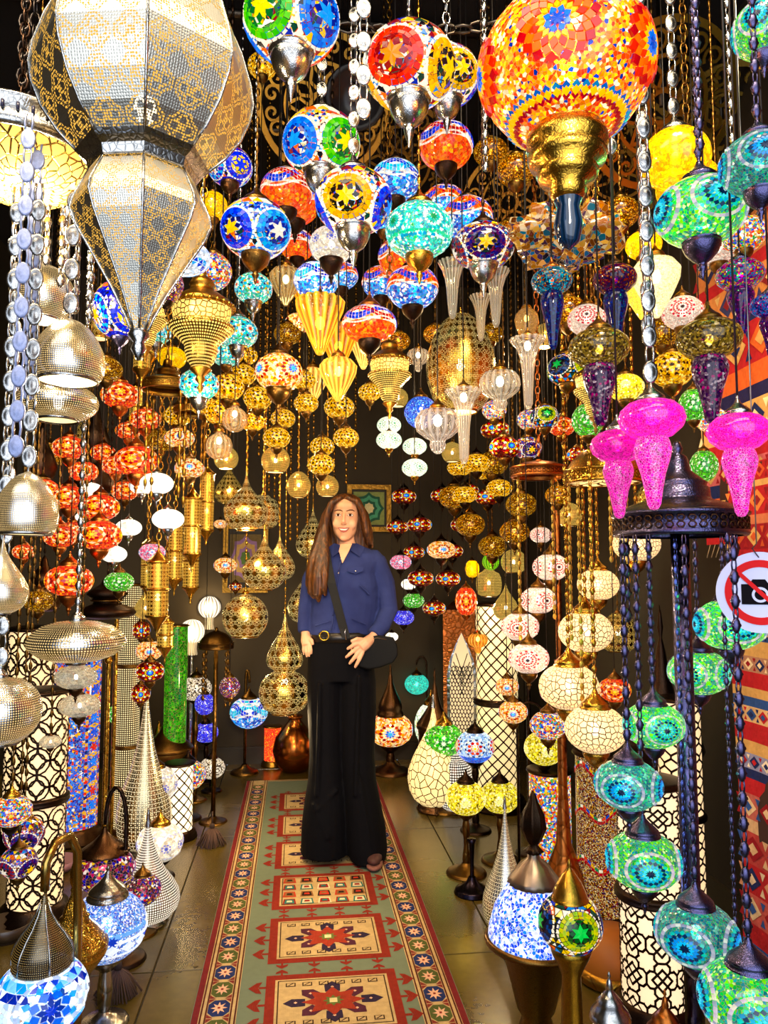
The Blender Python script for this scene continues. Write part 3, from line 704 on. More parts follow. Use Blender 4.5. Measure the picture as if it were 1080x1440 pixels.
# crackle glass pendant: squashed bowl over a long glass drop -------------------------------
@hang(lambda A, r, d: [(r, -.62 * r, .6 * r), (.57 * r, -(.48 + 2 * A['drop']) * r, -.4 * r), (.47 * r, .5 * r, 1.25 * r)])
def CK(px, py, D, d, label, tint, tint2=None, drop=1.25, st=1.0, cap='old', ch='cord', top=None, chm=None, light=None, group=None, dropw=.56, clear=.2, gc='181018', gc2='181018'):
    loc = P(px, py, d); r = D / 2 / F * d
    t = thing('crackle_glass_pendant', label, loc, 'lamp', group)
    part(t, 'bowl', cached('crackle_bowl', lambda: MB().lathe([(0, -.62), (.3, -.6), (.62, -.5), (.9, -.25), (1, .02), (.92, .28), (.68, .5), (.4, .6)], 28), chips(tint, 14, st, grout=.025, groutcol=gc, clear=clear, rough=.06)), (0, 0, 0), r)
    part(t, 'glass_drop', cached(('glass_drop', drop), lambda: MB().lathe([(0, -2 * drop), (.12, -1.97 * drop), (.2, -1.85 * drop), (.26, -1.5 * drop), (.36, -1.05 * drop), (.52, -.6 * drop), (dropw, -.38 * drop), (.5, -.2), (.4, 0)], 22), chips(tint2 or tint, 13, st, grout=.03, groutcol=gc2, clear=clear, rough=.06)), (0, 0, -r * .48), r)
    part(t, 'bulb', cached('bulb', lambda: MB().blob((0, 0, 0), (.8, .8, 1.1), 10, 7), BULB()), (0, 0, 0), r * .16)
    part(t, 'cap', cached('cap', lambda: MB().lathe(CAPP, 20), METALS[cap]()), (0, 0, r * .58), r)
    z0 = r * 1.2; zt = (P(px, top, d).z if top is not None else CEIL) - loc.z
    chain(t, z0, zt - z0, ch, METALS[chm or cap]())
    if light: point_light(loc + Vector((0, 0, -r * .05)), light[0], light[1], r * .2)
    return t

# tiered brass lantern ------------------------------------------------------------------
@hang(lambda A, r, d: [(1.04 * r, -.6 * r, .6 * r), (.55 * r, -1.5 * r, 1.7 * r), (.2 * r, -2.3 * r, 0)])
def TIER(px, py, D, d, label, col='brass', ch='link', top=None, group=None, light=None):
    loc = P(px, py, d); r = D / 2 / F * d
    t = thing('brass_lantern', label, loc, 'lamp', group); m = METALS[col]()
    part(t, 'crown', cached('crown', lambda: MB().lathe([(0, 1.75), (.08, 1.7), (.14, 1.5), (.1, 1.45), (.32, 1.3), (.4, 1.15), (.36, 1.1), (.38, .95), (.55, .85), (.9, .6), (1, .5), (.98, .42), (.9, .4)], 28), m), (0, 0, 0), r)
    part(t, 'lit_band', cached('lit_band', lambda: MB().lathe([(.78, -.12), (.86, .1), (.9, .4)], 28), cutwork('8a5f1e', 34, .09, .9, 'ffd66a')), (0, 0, 0), r)
    part(t, 'bowl', cached('tier_bowl', lambda: MB().lathe([(.2, -1.5), (.4, -1.25), (.48, -1.0), (.5, -.75), (.7, -.55), (.95, -.3), (1, -.18), (.95, -.12), (.78, -.1)], 28), pierced('c8963a', 30, 0, .3, 1.5, 'ffd66a')), (0, 0, 0), r)
    part(t, 'finial', cached('tier_finial', lambda: MB().lathe([(0, -2.3), (.04, -2.2), (.1, -2.05), (.05, -1.95), (.16, -1.8), (.12, -1.7), (.34, -1.5), (.3, -1.45), (.2, -1.42)], 20), m), (0, 0, 0), r)
    m2 = MB()
    for k in range(26):
        a = 2 * PI * k / 26; m2.blob((.97 * math.cos(a), .97 * math.sin(a), .46), .07, 6, 4); m2.blob((.95 * math.cos(a), .95 * math.sin(a), -.2), .06, 6, 4)
    part(t, 'studs', cached('studs', lambda: m2, GOLD()), (0, 0, 0), r, kind='stuff')
    zt = (P(px, top, d).z if top is not None else CEIL) - loc.z
    chain(t, r * 1.72, zt - r * 1.72, ch, m)
    if light: point_light(loc + Vector((0, 0, -2.5 * r)), light[0], light[1], .02)
    return t
@hang(lambda A, r, d: [(r, -.5 * r, P(A['px'], A['pyt'], d).z - P(A['px'], A['pyb'], d).z + .8 * r), (.6 * r, -1.9 * r, P(A['px'], A['pyt'], d).z - P(A['px'], A['pyb'], d).z + 1.3 * r)])
def TUBE(px, pyt, pyb, w, d, label, col='gold', top=None, ch='link', tint='ffc24a', group=None):
    "tall hanging cylinder lantern with a pointed cap and a drop"
    a, b = P(px, pyt, d), P(px, pyb, d); r = w / 2 / F * d; h = (a.z - b.z)
    t = thing('cylinder_lantern', label, b, 'lamp', group); m = METALS[col]()
    part(t, 'shade', cached(('tube', round(h / r, 1)), lambda: MB().lathe([(.86, 0), (.86, h / r)], 24), pierced('e0b040', 26, 3, .4, 1.2, tint)), (0, 0, 0), r)
    part(t, 'cap', cached('tubecap', lambda: MB().lathe([(0, 1.3), (.06, 1.2), (.12, 1.0), (.3, .7), (.55, .45), (.8, .25), (.98, .1), (1, 0), (.95, -.08), (.85, -.1)], 24), m), (0, 0, h), r)
    part(t, 'collar', cached('collar', lambda: MB().lathe([(.86, .12), (.97, .06), (1, 0), (.97, -.06), (.86, -.12)], 24), m), (0, 0, h * .5), r)
    part(t, 'drop', cached('tubedrop', lambda: MB().lathe([(0, -1.9), (.06, -1.8), (.14, -1.55), (.08, -1.4), (.3, -.9), (.6, -.45), (.9, -.15), (1, 0), (.95, .1), (.86, .1)], 24), m), (0, 0, 0), r)
    part(t, 'bulb', cached('bulb', lambda: MB().blob((0, 0, 0), (.8, .8, 1.1), 10, 7), BULB()), (0, 0, h * .35), r * .3)
    zt = (P(px, top, d).z if top is not None else CEIL) - b.z
    chain(t, h + r * 1.25, zt - h - r * 1.25, ch, m)
    return t

# ------------------------------------------------------------------ standing lamps
FOOTP = [(0, 0), (1, 0), (1.02, .06), (.95, .12), (.97, .2), (.88, .28), (.7, .36), (.5, .48), (.3, .66), (.2, .9)]
def stem_prof(r0, h, bul=3):
    pr = []
    for i in range(bul * 6 + 1):
        f = i / (bul * 6); pr.append((r0 * (.75 + .5 * abs(math.sin(f * PI * bul)) ** 3), f * h))
    return pr
def place(px, py, base=None, d=None):
    "the point under pixel (px,py), standing on the floor contact row `base` or at depth d"
    if d is None: d = floor_depth(px, base)
    p = P(px, py, d); return p, d
def TL(px, py, D, style, label, base=None, d=None, sq=.84, foot='old', cap='old', fw=.8, spire=False, hero=False, turn=0, z0=0.0, light=None, group=None, kind='mosaic_table_lamp', stemk=.16, capk=1.0, capspire=1.0):
    "globe lamp on a turned metal stand"
    p, d = place(px, py, base, d); r = D / 2 / F * d
    t = thing(kind, label, (p.x, p.y, z0), 'lamp', group); zc = p.z - z0; OBST.append((p.x, p.y, r, 0, p.z + r * 1.5))
    globe_parts(t, r, style, sq, -bearing(p) + R(turn), hero, zc, light)
    m = METALS[foot]()
    zs = zc - r * sq * .9
    fr = min(r * fw, max(.02, zs * .9)) if zs > .02 else r * fw
    part(t, 'foot', cached('foot', lambda: MB().lathe(FOOTP, 24), m), (0, 0, 0), (fr, fr, min(fr * .6, zs * .7 if zs > 0 else .01)))
    if zs > .03: part(t, 'stem', MB().lathe(stem_prof(r * stemk, zs - .0, max(1, int(zs / .1))), 14).mesh('stem', m), (0, 0, 0))
    part(t, 'cup', cached('tlcup', lambda: MB().lathe([(.14, -.34), (.2, -.26), (.38, -.14), (.5, 0), (.52, .06), (.47, .12)], 20), m), (0, 0, zs), r)
    if cap: part(t, 'cap', cached(('tcap', capspire), lambda: MB().lathe([(a, b * (capspire if b > 0 else 1)) for a, b in CAPP], 20), METALS[cap]()), (0, 0, zc + r * sq * .9), r * capk)
    return t
def SWAN(px, py, D, style, label, foot_px=None, base=None, d=None, sq=.84, metal_='old', cap='dark', cup='dark', hero=False, turn=0, light=None, group=None, side=1, rise=1.2, z0=0.0, tassel=False, capk=1.0, reach=None):
    "globe hanging from a curved swan-neck arm on a round foot"
    p, d = place(px, py, base, d); r = D / 2 / F * d
    fx = P(foot_px if foot_px is not None else px + side * D * .75, py, d)
    t = thing('swan_neck_lamp', label, (fx.x, fx.y, z0), 'lamp', group); off = Vector((p.x - fx.x, p.y - fx.y, 0)); zc = p.z - z0
    m = METALS[metal_](); OBST.append((p.x, p.y, r, p.z - r * 1.5, p.z + r * 1.8)); OBST.append((fx.x, fx.y, r * .12, 0, p.z + r * 2.2))
    sh = globe_parts(t, r, style, sq, -bearing(p) + R(turn), False, zc, None); sh.location = (off.x, off.y, zc)
    for c in t.children:
        if c.name.startswith('bulb'): c.location = (off.x, off.y, zc)
    ztop = zc + r * (sq + .75 * capk); hh = ztop + r * rise * .55
    pts = [(0, 0, .02), (0, 0, ztop * .5), (0, 0, ztop)]
    for i in range(1, 10):
        a = PI * i / 9; f = (1 - math.cos(a)) / 2
        pts.append((off.x * f, off.y * f, ztop + (hh - ztop) * math.sin(a)))
    part(t, 'arm', MB().tube(pts, max(.005, r * .075), 8).mesh('arm', m))
    part(t, 'foot', cached('foot', lambda: MB().lathe(FOOTP, 24), m), (0, 0, 0), (r * .75, r * .75, r * .5))
    part(t, 'cap', cached('cap', lambda: MB().lathe(CAPP, 20), METALS[cap]()) if not tassel else cached('tasselcap', lambda: MB().lathe([(.06, .75), (.1, .6), (.16, .5), (.35, .3), (.6, .12), (.78, -.02), (.8, -.08), (.75, -.1)], 40, (20, .06)), METALS[cap]()), (off.x, off.y, zc + r * sq * .88), r * capk)
    if cup: part(t, 'cup', cached(('cup', False), lambda: MB().lathe(CUPP, 20), METALS[cup]()), (off.x, off.y, zc - r * sq * .88), r * .8)
    if light: point_light(p, light[0], light[1], r * .15)
    return t
def seg_khatam(nu, nv):
    "eight-pointed stars joined by bars, in cells"
    S = []; r = .36; ri = .275
    for i in range(nu):
        for j in range(nv):
            cx, cy = i + .5, j + .5
            pts = []
            for k in range(16):
                a = PI * k / 8; q = r if k % 2 == 0 else ri; pts.append((cx + q * math.cos(a), cy + q * math.sin(a)))
            S += [(pts[k], pts[(k + 1) % 16]) for k in range(16)]
            for k, (dx, dy) in ((0, (.5, 0)), (4, (0, .5)), (8, (-.5, 0)), (12, (0, -.5)), (2, (.5, .5)), (6, (-.5, .5)), (10, (-.5, -.5)), (14, (.5, -.5))):
                S.append((pts[k], (cx + dx, cy + dy)))
            q = .5; S += [((cx + .5, cy + .18), (cx + .18, cy + .5)), ((cx - .5, cy + .18), (cx - .18, cy + .5)), ((cx + .5, cy - .18), (cx + .18, cy - .5)), ((cx - .5, cy - .18), (cx - .18, cy - .5))]
    return S
def seg_circles(nu, nv):
    S = []
    for i in range(nu):
        for j in range(nv):
            for (cx, cy, r) in ((i + .5, j + .5, .5), (i + .5, j + .5, .3), (i, j, .5)):
                pts = [(cx + r * math.cos(2 * PI * k / 14), cy + r * math.sin(2 * PI * k / 14)) for k in range(15)]
                S += [(pts[k], pts[k + 1]) for k in range(14) if 0 <= pts[k][1] <= nv and 0 <= pts[k + 1][1] <= nv]
    return S
def seg_diamond(nu, nv):
    S = []
    for i in range(nu):
        for j in range(nv):
            for s in (0, 1):
                for q in range(2):
                    a, b = q / 2, (q + 1) / 2
                    S.append(((i + (a if s else 1 - a), j + a), (i + (b if s else 1 - b), j + b)))
    return S
def seg_hex(nu, nv):
    S = []
    for i in range(nu):
        for j in range(nv * 2):
            x, y = i + (.5 if j % 2 else 0), j * .5
            S += [((x, y), (x, y + .2)), ((x, y + .2), (x + .5, y + .5 - .0)), ((x, y + .2), (x - .5, y + .5 - .0))]
    return [(a, b) for a, b in S if a[1] <= nv and b[1] <= nv]
def lattice_mb(segs, nu, nv, prof, wd, th=.04):
    """bars laid on a turned body; prof(v in 0..1) -> (r,z), unit radius"""
    m = MB()
    def pos(u, v, k):
        r, z = prof(min(1, max(0, v / nv))); a = 2 * PI * u / nu; return (r * k * math.cos(a), r * k * math.sin(a), z)
    for (x0, y0), (x1, y1) in segs:
        dx, dy = x1 - x0, y1 - y0; L = math.hypot(dx, dy) or 1; nx, ny = -dy / L * wd / 2, dx / L * wd / 2; ex, ey = dx / L * wd * .3, dy / L * wd * .3
        q = [(x0 - ex + nx, y0 - ey + ny), (x0 - ex - nx, y0 - ey - ny), (x1 + ex - nx, y1 + ey - ny), (x1 + ex + nx, y1 + ey + ny)]
        b = len(m.v); m.v += [pos(u, v, 1 + th) for u, v in q] + [pos(u, v, 1 - th * .2) for u, v in q]
        m.face((b, b + 1, b + 2, b + 3)); m.face((b, b + 4, b + 5, b + 1)); m.face((b + 2, b + 6, b + 7, b + 3))
    return m
SEG = dict(khatam=(seg_khatam, .1), circles=(seg_circles, .085), diamond=(seg_diamond, .12), hex=(seg_hex, .14))
def CYL(px, w, pyt, pyb, label, pat='khatam', n=8, d=None, metal_='dark', tint='ffdaa4', shade=None, st=.6, stack=1, base_px=None, z0=0.0, light=None, group=None, tk=1.0, topcap=True, kind='cylinder_floor_lamp', bars=None, capkind='lid', bh=.14):
    "cylinder lamp standing on a turned base; several drums when stack>1"
    d = d or floor_depth(px, pyb); a = P(px, pyt, d); b = P(px, pyb, d); r = w / 2 / F * d; OBST.append((b.x, b.y, r * 1.12, 0, a.z))
    t = thing(kind, label, (b.x, b.y, z0), 'lamp', group); ztop = a.z - z0; m = METALS[metal_]()
    hb = r * .62
    part(t, 'base', cached('cylbase', lambda: MB().lathe([(0, 0), (1.32, 0), (1.35, .1), (1.26, .18), (1.3, .28), (1.16, .38), (1.2, .48), (1.06, .56), (1.05, .62), (0, .62)], 32), m), (0, 0, 0), r)
    H = (ztop - hb) / stack
    for s in range(stack):
        zz = hb + s * H; hh = H - (r * .3 if s < stack - 1 else r * .06)
        sm = shade or glow(tint, st)
        sh = part(t, 'shade', cached(('drum', round(hh / r, 2)), lambda: MB().lathe([(.97, 0), (.97, hh / r)], 28), sm), (0, 0, zz), r)
        if pat:
            f, wd = SEG[pat]; nv = max(1, round(hh / r / (2 * PI) * n))
            part(sh, 'lattice', cached(('lattice', pat, n, nv, round(hh / r, 2)), lambda: lattice_mb(f(n, nv), n, nv, lambda v: (.97, v * hh / r), bars or wd), m))
        if s < stack - 1:
            part(t, 'collar', cached('cylcollar', lambda: MB().lathe([(.97, -.02), (1.1, .02), (1.14, .1), (1.06, .15), (1.14, .2), (1.1, .28), (.97, .32)], 28), m), (0, 0, zz + hh), r)
    if topcap: part(t, 'lid', cached('cyllid', lambda: MB().lathe([(.0, .12), (.5, .12), (.9, .08), (1.08, .04), (1.1, -.04), (1.04, -.1), (.97, -.1)], 28), m), (0, 0, ztop), r)
    if light: point_light(Vector((b.x, b.y, ztop + r * .8)), light[0], light[1], .04)
    return t
# ================================================================== the shop: floor, walls, ceiling
WL, WR, YB, Y0 = -1.95, 1.68, 5.45, -0.6
structure('wall_left', MB().box((WL - .12, Y0, 0), (WL, YB + .12, 3.6)), plain('2c2618', .7, .3, .3, 3))
structure('wall_right', MB().box((WR, Y0, 0), (WR + .12, YB + .12, 3.6)), plain('2a2218', .7, .3, .3, 3))
structure('wall_back', MB().box((WL, YB, 0), (WR, YB + .12, 3.6)), plain('352b16', .6, .3, .25, 3))
structure('ceiling', MB().box((WL, Y0, 3.52), (WR, YB, 3.62)), plain('120f10', .8, .3, .3, 5))
fl = structure('floor', MB().box((WL, Y0, -.1), (WR, YB, -.006)), plain('1c180e', .7))
@mat
def floor_tile_mat():
    n = NT('floor_tile'); tc = n.n('TexCoord').outputs['Object']
    a = n.n('TexNoise', {'Vector': tc, 'Scale': 1.6, 'Detail': 3.0, 'Roughness': .5}).outputs[0]
    b = n.n('TexNoise', {'Vector': tc, 'Scale': 30.0, 'Detail': 4.0}).outputs[0]
    col = n.ramp(n.math('ADD', n.math('MULTIPLY', a, .8), n.math('MULTIPLY', b, .2)), [(.3, lin('382c0c')), (.55, lin('544416')), (.75, lin('6a5626'))], False)
    return n.done(n.bsdf(col=col, rough=n.math('ADD', n.math('MULTIPLY', a, .12), .2), spec=.5, nrm=n.bump(b, .012, .004)))
tm = None
xs = [WL, -1.667, -.467, .733, WR]; ys = [Y0, .13, 1.41, 2.70, 3.99, 5.28, YB]
for i in range(4):
    for j in range(6):
        g = .0018; x0, x1, y0, y1 = xs[i] + g, xs[i + 1] - g, ys[j] + g, ys[j + 1] - g
        m = MB(); b = .002
        m.v += [(x0, y0, -.006), (x1, y0, -.006), (x1, y1, -.006), (x0, y1, -.006), (x0 + b, y0 + b, 0), (x1 - b, y0 + b, 0), (x1 - b, y1 - b, 0), (x0 + b, y1 - b, 0)]
        for q in ((4, 5, 6, 7), (0, 1, 5, 4), (1, 2, 6, 5), (2, 3, 7, 6), (3, 0, 4, 7)): m.face(q)
        part(fl, 'tile', m.mesh('tile', floor_tile_mat()))
bm_ = plain('2c2416', .45, .4, .2)
structure('baseboard_back', MB().box((WL, YB - .018, 0), (WR, YB, .12)).box((WL, YB - .024, .1), (WR, YB - .001, .112)), bm_)
structure('baseboard_left', MB().box((WL, Y0, 0), (WL + .018, YB - .03, .12)), bm_)
structure('baseboard_right', MB().box((WR - .018, Y0, 0), (WR, YB - .03, .12)), bm_)
# ceiling pipes and hanging rails
pm = metal('5a5248', .4)
def rail(a, b, rad, label, m=None, kind='ceiling_rail'):
    o = bpy.data.objects.new(kind, MB().tube([a, b], rad, 10).mesh(kind, m or pm)); COL.objects.link(o); o['label'] = label; o['category'] = 'rail'
for (y, x0, x1, z, lab) in ((1.3, -1.95, 1.68, 3.485, 'grey metal hanging rail under the ceiling above the nearest pendants'), (1.75, -1.95, 1.68, 3.485, 'grey metal hanging rail over the red star pendant'), (2.15, -1.95, 1.68, 3.485, 'pale metal hanging rail running above the speaker'), (2.75, -1.95, 1.68, 3.485, 'grey metal hanging rail over the amber pendants'), (3.5, -1.95, 1.68, 3.485, 'grey metal hanging rail over the golden egg pendant'), (4.3, -1.95, 1.68, 3.485, 'grey metal hanging rail nearest the back wall')):
    rail((x0, y, z), (x1, y, z), .017, lab)
# slack horizontal chain near the ceiling and dark chains at top corner
def free_chain(pts, label, style='link', pitch=.045, m=None, kind='ceiling_chain', group=None):
    pts = [Vector(p) for p in pts]; L = sum((pts[i + 1] - pts[i]).length for i in range(len(pts) - 1))
    t = thing(kind, label, pts[0], 'chain', group); me = MB(); N = int(L / pitch); base = chain_mb(style, 2)
    def at(s):
        for i in range(len(pts) - 1):
            l = (pts[i + 1] - pts[i]).length
            if s <= l or i == len(pts) - 2: return pts[i].lerp(pts[i + 1], s / l), (pts[i + 1] - pts[i]).normalized()
            s -= l
    for k in range(0, N - 1, 2):
        p, dr = at(k * pitch); q = dr.to_track_quat('Z', 'Y').to_matrix(); o = len(me.v)
        me.v += [tuple(q @ (Vector(v) * pitch) + p - pts[0]) for v in base.v]
        for f, s in zip(base.f, base.sm): me.face([o + i for i in f], None, None, s)
    part(t, 'links', me.mesh('links', m or metal('6a6258', .4))); return t
a, b = P(478, 38, 2.05), P(712, 34, 2.05)
free_chain([a, a.lerp(b, .33) + Vector((0, 0, -.012)), a.lerp(b, .66) + Vector((0, 0, -.012)), b], 'grey slack chain strung level below the ceiling above the red star pendant')
for (x, y, d, lab) in ((30, 130, 1.55, 'dark steel chain hanging loose at the top left corner'), (43, 185, 1.62, 'longer dark steel chain beside the loose corner chain')):
    q = P(x, y, d); free_chain([(q.x, q.y, 3.5), q], lab, pitch=.03, m=metal('3c3838', .4))
# round speaker under the ceiling
sp_ = P(500, 137, 2.55); t = thing('ceiling_speaker', 'round black speaker under the ceiling between cut-work plates', sp_, 'speaker'); bk = plain('0b090a', .5, .4, .1)
aim = (Vector((0, 0, CAMZ)) - sp_).to_track_quat('Z', 'Y').to_euler()
hk = part(t, 'housing', MB().lathe([(0, -.1), (.06, -.1), (.1, -.02), (.105, 0), (.1, .01), (.085, 0)], 28).mesh('housing', bk), rot=aim)
part(t, 'cone', MB().lathe([(.086, 0), (.05, -.03), (.02, -.035), (.0, -.02)][::-1], 24).mesh('cone', plain('161214', .35, .5, .1)), rot=aim)
part(t, 'bracket', MB().tube([(0, 0, .05), (0, 0, 3.5 - sp_.z)], .012, 8).mesh('bracket', bk))

# ================================================================== cut-work plates and canopies
def scroll_plate(loc, rad, label, tilt, mtl, n=10, rings=3, kind='cutwork_plate', cat='ceiling ornament', yaw=0, rodz=True):
    t = thing(kind, label, loc, cat, 'cut-work plates'); OBST.append((loc.x, loc.y, rad * .8, loc.z - rad * .75, loc.z + rad * .75))
    m = MB()
    def bar(pts, w, h=.004):
        for i in range(len(pts) - 1):
            a, b = Vector(pts[i]), Vector(pts[i + 1]); dd = (b - a).normalized(); nn = Vector((-dd.y, dd.x, 0)) * w / 2
            q = [a + nn, a - nn, b - nn, b + nn]; q = [Vector((p.x, p.y, -h)) for p in q]; m.prism(q, (0, 0, 2 * h))
    def circ(cx, cy, r, w, k=28, a0=0, a1=2 * PI): bar([(cx + r * math.cos(a0 + (a1 - a0) * i / k), cy + r * math.sin(a0 + (a1 - a0) * i / k), 0) for i in range(k + 1)], w)
    circ(0, 0, rad, rad * .09, 40); circ(0, 0, rad * .2, rad * .07, 16); circ(0, 0, rad * .6, rad * .05, 36)
    for k in range(n):
        a = 2 * PI * k / n
        for s in (-1, 1):
            sprl = []
            for i in range(15):
                th = i / 14 * 2.4 * PI; rr = rad * .14 * (1 - i / 17)
                cx, cy = rad * .8, s * rad * .13
                x, y = cx + rr * math.cos(th + PI), cy + s * rr * math.sin(th); sprl.append((x * math.cos(a) - y * math.sin(a), x * math.sin(a) + y * math.cos(a), 0))
            bar(sprl, rad * .04)
        leaf = [(rad * .22, 0, 0), (rad * .38, rad * .1, 0), (rad * .58, 0, 0), (rad * .38, -rad * .1, 0), (rad * .22, 0, 0)]
        bar([(x * math.cos(a) - y * math.sin(a), x * math.sin(a) + y * math.cos(a), 0) for x, y, z in leaf], rad * .045)
    e = (R(tilt), 0, yaw)
    part(t, 'scrollwork', m.mesh('scrollwork', mtl), rot=e)
    part(t, 'rod', MB().tube([(0, 0, 0), (0, 0, 3.5 - loc.z)], .008, 8).mesh('rod', pm))
    return t
gm = metal('e8ba50', .45)
scroll_plate(P(455, 150, 3.05), .26, 'gold scroll cut-work plate behind the round black speaker', -48, gm)
scroll_plate(P(560, 228, 3.35), .24, 'dim gold scroll plate under the ceiling behind the red star pendant', -50, metal('8a6a2c', .4))
scroll_plate(P(930, 150, 2.7), .27, 'large gold scroll cut-work plate right of the big orange globe', -50, metal('caa036', .28), 9)
scroll_plate(P(1015, 190, 2.95), .25, 'smaller gold scroll plate behind the green and teal pendants', -44, gm, 8)
scroll_plate(P(875, 230, 3.2), .24, 'lower gold star scroll plate left of the yellow globe', -52, gm, 8)

# ================================================================== carpets on the right wall
def carpet(name, label, x, ya, yb, za, zb, stripes, seed):
    t = thing(name, label, (x, ya, za), 'carpet', 'hanging carpets'); rng = random.Random(seed); m = MB(); ny = 16
    wav = lambda y, z: .012 * math.sin(y * 9 + seed) + .006 * math.sin(z * 5 + y * 4)
    z = zb - za; tot = sum(s[0] for s in stripes); zz = z
    def quad(y0, y1, z0, z1, c, e=0):
        m.poly([(wav(y0, z0) - e, y0, z0), (wav(y0, z1) - e, y0, z1), (wav(y1, z1) - e, y1, z1), (wav(y1, z0) - e, y1, z0)], lin(c))
    W = yb - ya
    for h, c, mot in stripes:
        hh = h / tot * z; z1 = zz; z0 = zz - hh; zz = z0
        for i in range(ny): quad(W * i / ny, W * (i + 1) / ny, z0, z1, c)
        if mot:
            k = max(6, int(W / hh / 1.1)); cols = mot
            for i in range(k):
                y = W * (i + .5) / k; d = W / k * .42; zc = (z0 + z1) / 2; hd = hh * .4
                pts = [(y - d, zc), (y, zc + hd), (y + d, zc), (y, zc - hd)]
                m.poly([(wav(a, b) - .002, a, b) for a, b in pts], lin(cols[i % len(cols)]))
                pts = [(y - d * .5, zc), (y, zc + hd * .5), (y + d * .5, zc), (y, zc - hd * .5)]
                m.poly([(wav(a, b) - .0035, a, b) for a, b in pts], lin(cols[(i + 1) % len(cols)]))
                y2 = W * (i + 1) / k
                for s in (-1, 1):
                    pts = [(y2 - d * .3, zc + s * hd), (y2 + d * .3, zc + s * hd), (y2, zc + s * hd * .3)]
                    m.poly([(wav(a, b) - .002, a, b) for a, b in pts], lin(cols[(i + 2) % len(cols)]))
    part(t, 'pile', m.mesh('pile', painted(.9, .4)))
    back = MB().box((.016, .005, .005), (.024, W - .005, zb - za - .005))
    part(t, 'backing', back.mesh('backing', plain('3a1c18', .9)))
    f = MB()
    for i in range(60): f.tube([(wav(W * i / 60, 0), W * (i + .3) / 60, 0), (0, W * (i + .5) / 60, -.05)], .002, 3)
    part(t, 'fringe', f.mesh('fringe', plain('b89a78', .9)), kind='stuff')
    return t
r1, r2, nv_, tn, or_, gr, bl, pk = 'a81c24', '8a1420', '1c2658', 'c89a5a', 'c85a24', '3f6a4a', '2a4a88', 'b85a60'
st1 = [(6, 'b8703a', ['8a1a20', '2a2a50', 'd8a860']), (2, r1, None), (5, 'c07a40', ['7a1c20', 'd0a868', '30305a']), (2, nv_, None), (6, r1, [tn, nv_, or_]), (3, or_, None), (2, '1f1c48', None), (5, tn, [r1, nv_, 'e8d0a0']), (3, r1, None), (3, pk, [r2, tn]), (2, nv_, None), (4, or_, [r2, tn, nv_]), (3, r1, None)]
st2 = [(6, r1, ['c8502a', r2, tn]), (2, tn, None), (9, r1, ['d87838', '801a20', 'c89a5a']), (3, 'b86a48', None), (8, r2, ['c05028', 'a02024', tn]), (4, r1, None), (2, nv_, None), (3, tn, None), (3, gr, None), (4, 'c8a070', [r1, nv_, gr]), (4, bl, None), (5, r1, None), (4, bl, ['c8a070', nv_]), (5, tn, None), (5, 'a87860', [r2, nv_, 'e0c8a0']), (5, r1, None), (3, tn, None), (3, bl, None), (5, 'd0a878', [nv_, r1, bl]), (6, r1, None), (4, tn, None), (5, '8888b0', [r1, 'e8d8c0', nv_]), (3, nv_, None), (5, r1, None), (8, 'b05a50', ['d8b890', bl, r2]), (4, 'c8a078', None), (10, 'a83a38', ['d0a880', bl, r2]), (9, r1, ['c88a68', nv_, 'd8c0a0']), (9, 'b85048', [r2, 'd8b890', bl]), (6, r1, None), (4, bl, None)]
carpet('hanging_carpet', 'red striped kilim covering the right wall behind the no-photography sign', 1.53, 1.0, 2.5, .06, 1.72, st2, 2)
carpet('hanging_carpet', 'rust red carpet with small motifs hung highest on the right wall', 1.585, .9, 2.75, 1.45, 2.6, st1, 5)

# ================================================================== no-photography sign
sl = P(1069, 833, 1.32); t = thing('no_photography_sign', 'round white sign with a black camera crossed out in red, hung by the carpets', sl, 'sign')
er = 57 / F * 1.32
e = (PI / 2, 0, R(-28))
part(t, 'disc', MB().lathe([(0, -.004), (er, -.004), (er, .0), (0, 0)], 48, sm=False).mesh('disc', plain('c4c8e8', .35, .5, .04)), rot=e)
def ringm(ri, ro, n=48, z=.0015): 
    m = MB()
    for i in range(n):
        a, b = 2 * PI * i / n, 2 * PI * (i + 1) / n
        m.prism([(ri * math.cos(a), ri * math.sin(a), z), (ro * math.cos(a), ro * math.sin(a), z), (ro * math.cos(b), ro * math.sin(b), z), (ri * math.cos(b), ri * math.sin(b), z)], (0, 0, -z))
    return m
redm, blkm = plain('d01418', .7, .2, .05), plain('0c080e', .8, .1, .05)
part(t, 'red_ring', ringm(er * .62, er * .8).mesh('red_ring', redm), rot=e)
def flat(pts, z, h): return MB().prism([(x * er, y * er, z) for x, y in pts], (0, 0, -h))
cm = flat([(-.42, .2), (-.42, -.3), (.42, -.3), (.42, .2), (.2, .2), (.12, .32), (-.16, .32), (-.24, .2)], .0012, .0012)
cm2 = MB(); cm2.v = list(cm.v); cm2.f = cm.f; cm2.c = cm.c; cm2.uv = cm.uv; cm2.sm = cm.sm
part(t, 'camera_symbol', cm2.mesh('camera_symbol', blkm), rot=e)
lens = MB()
for i in range(24):
    a, b = 2 * PI * i / 24, 2 * PI * (i + 1) / 24; q = lambda r_, t_: (r_ * er * math.cos(t_), (r_ * math.sin(t_) - .06) * er, .002)
    lens.poly([q(.13, a), q(.19, a), q(.19, b), q(.13, b)])
part(t, 'lens_symbol', lens.mesh('lens_symbol', plain('c4c8e8', .35, .5, .04)), rot=e)
part(t, 'red_slash', flat([(-.52, .46), (-.46, .54), (.52, -.46), (.46, -.54)], .0026, .0012).mesh('red_slash', redm), rot=e)
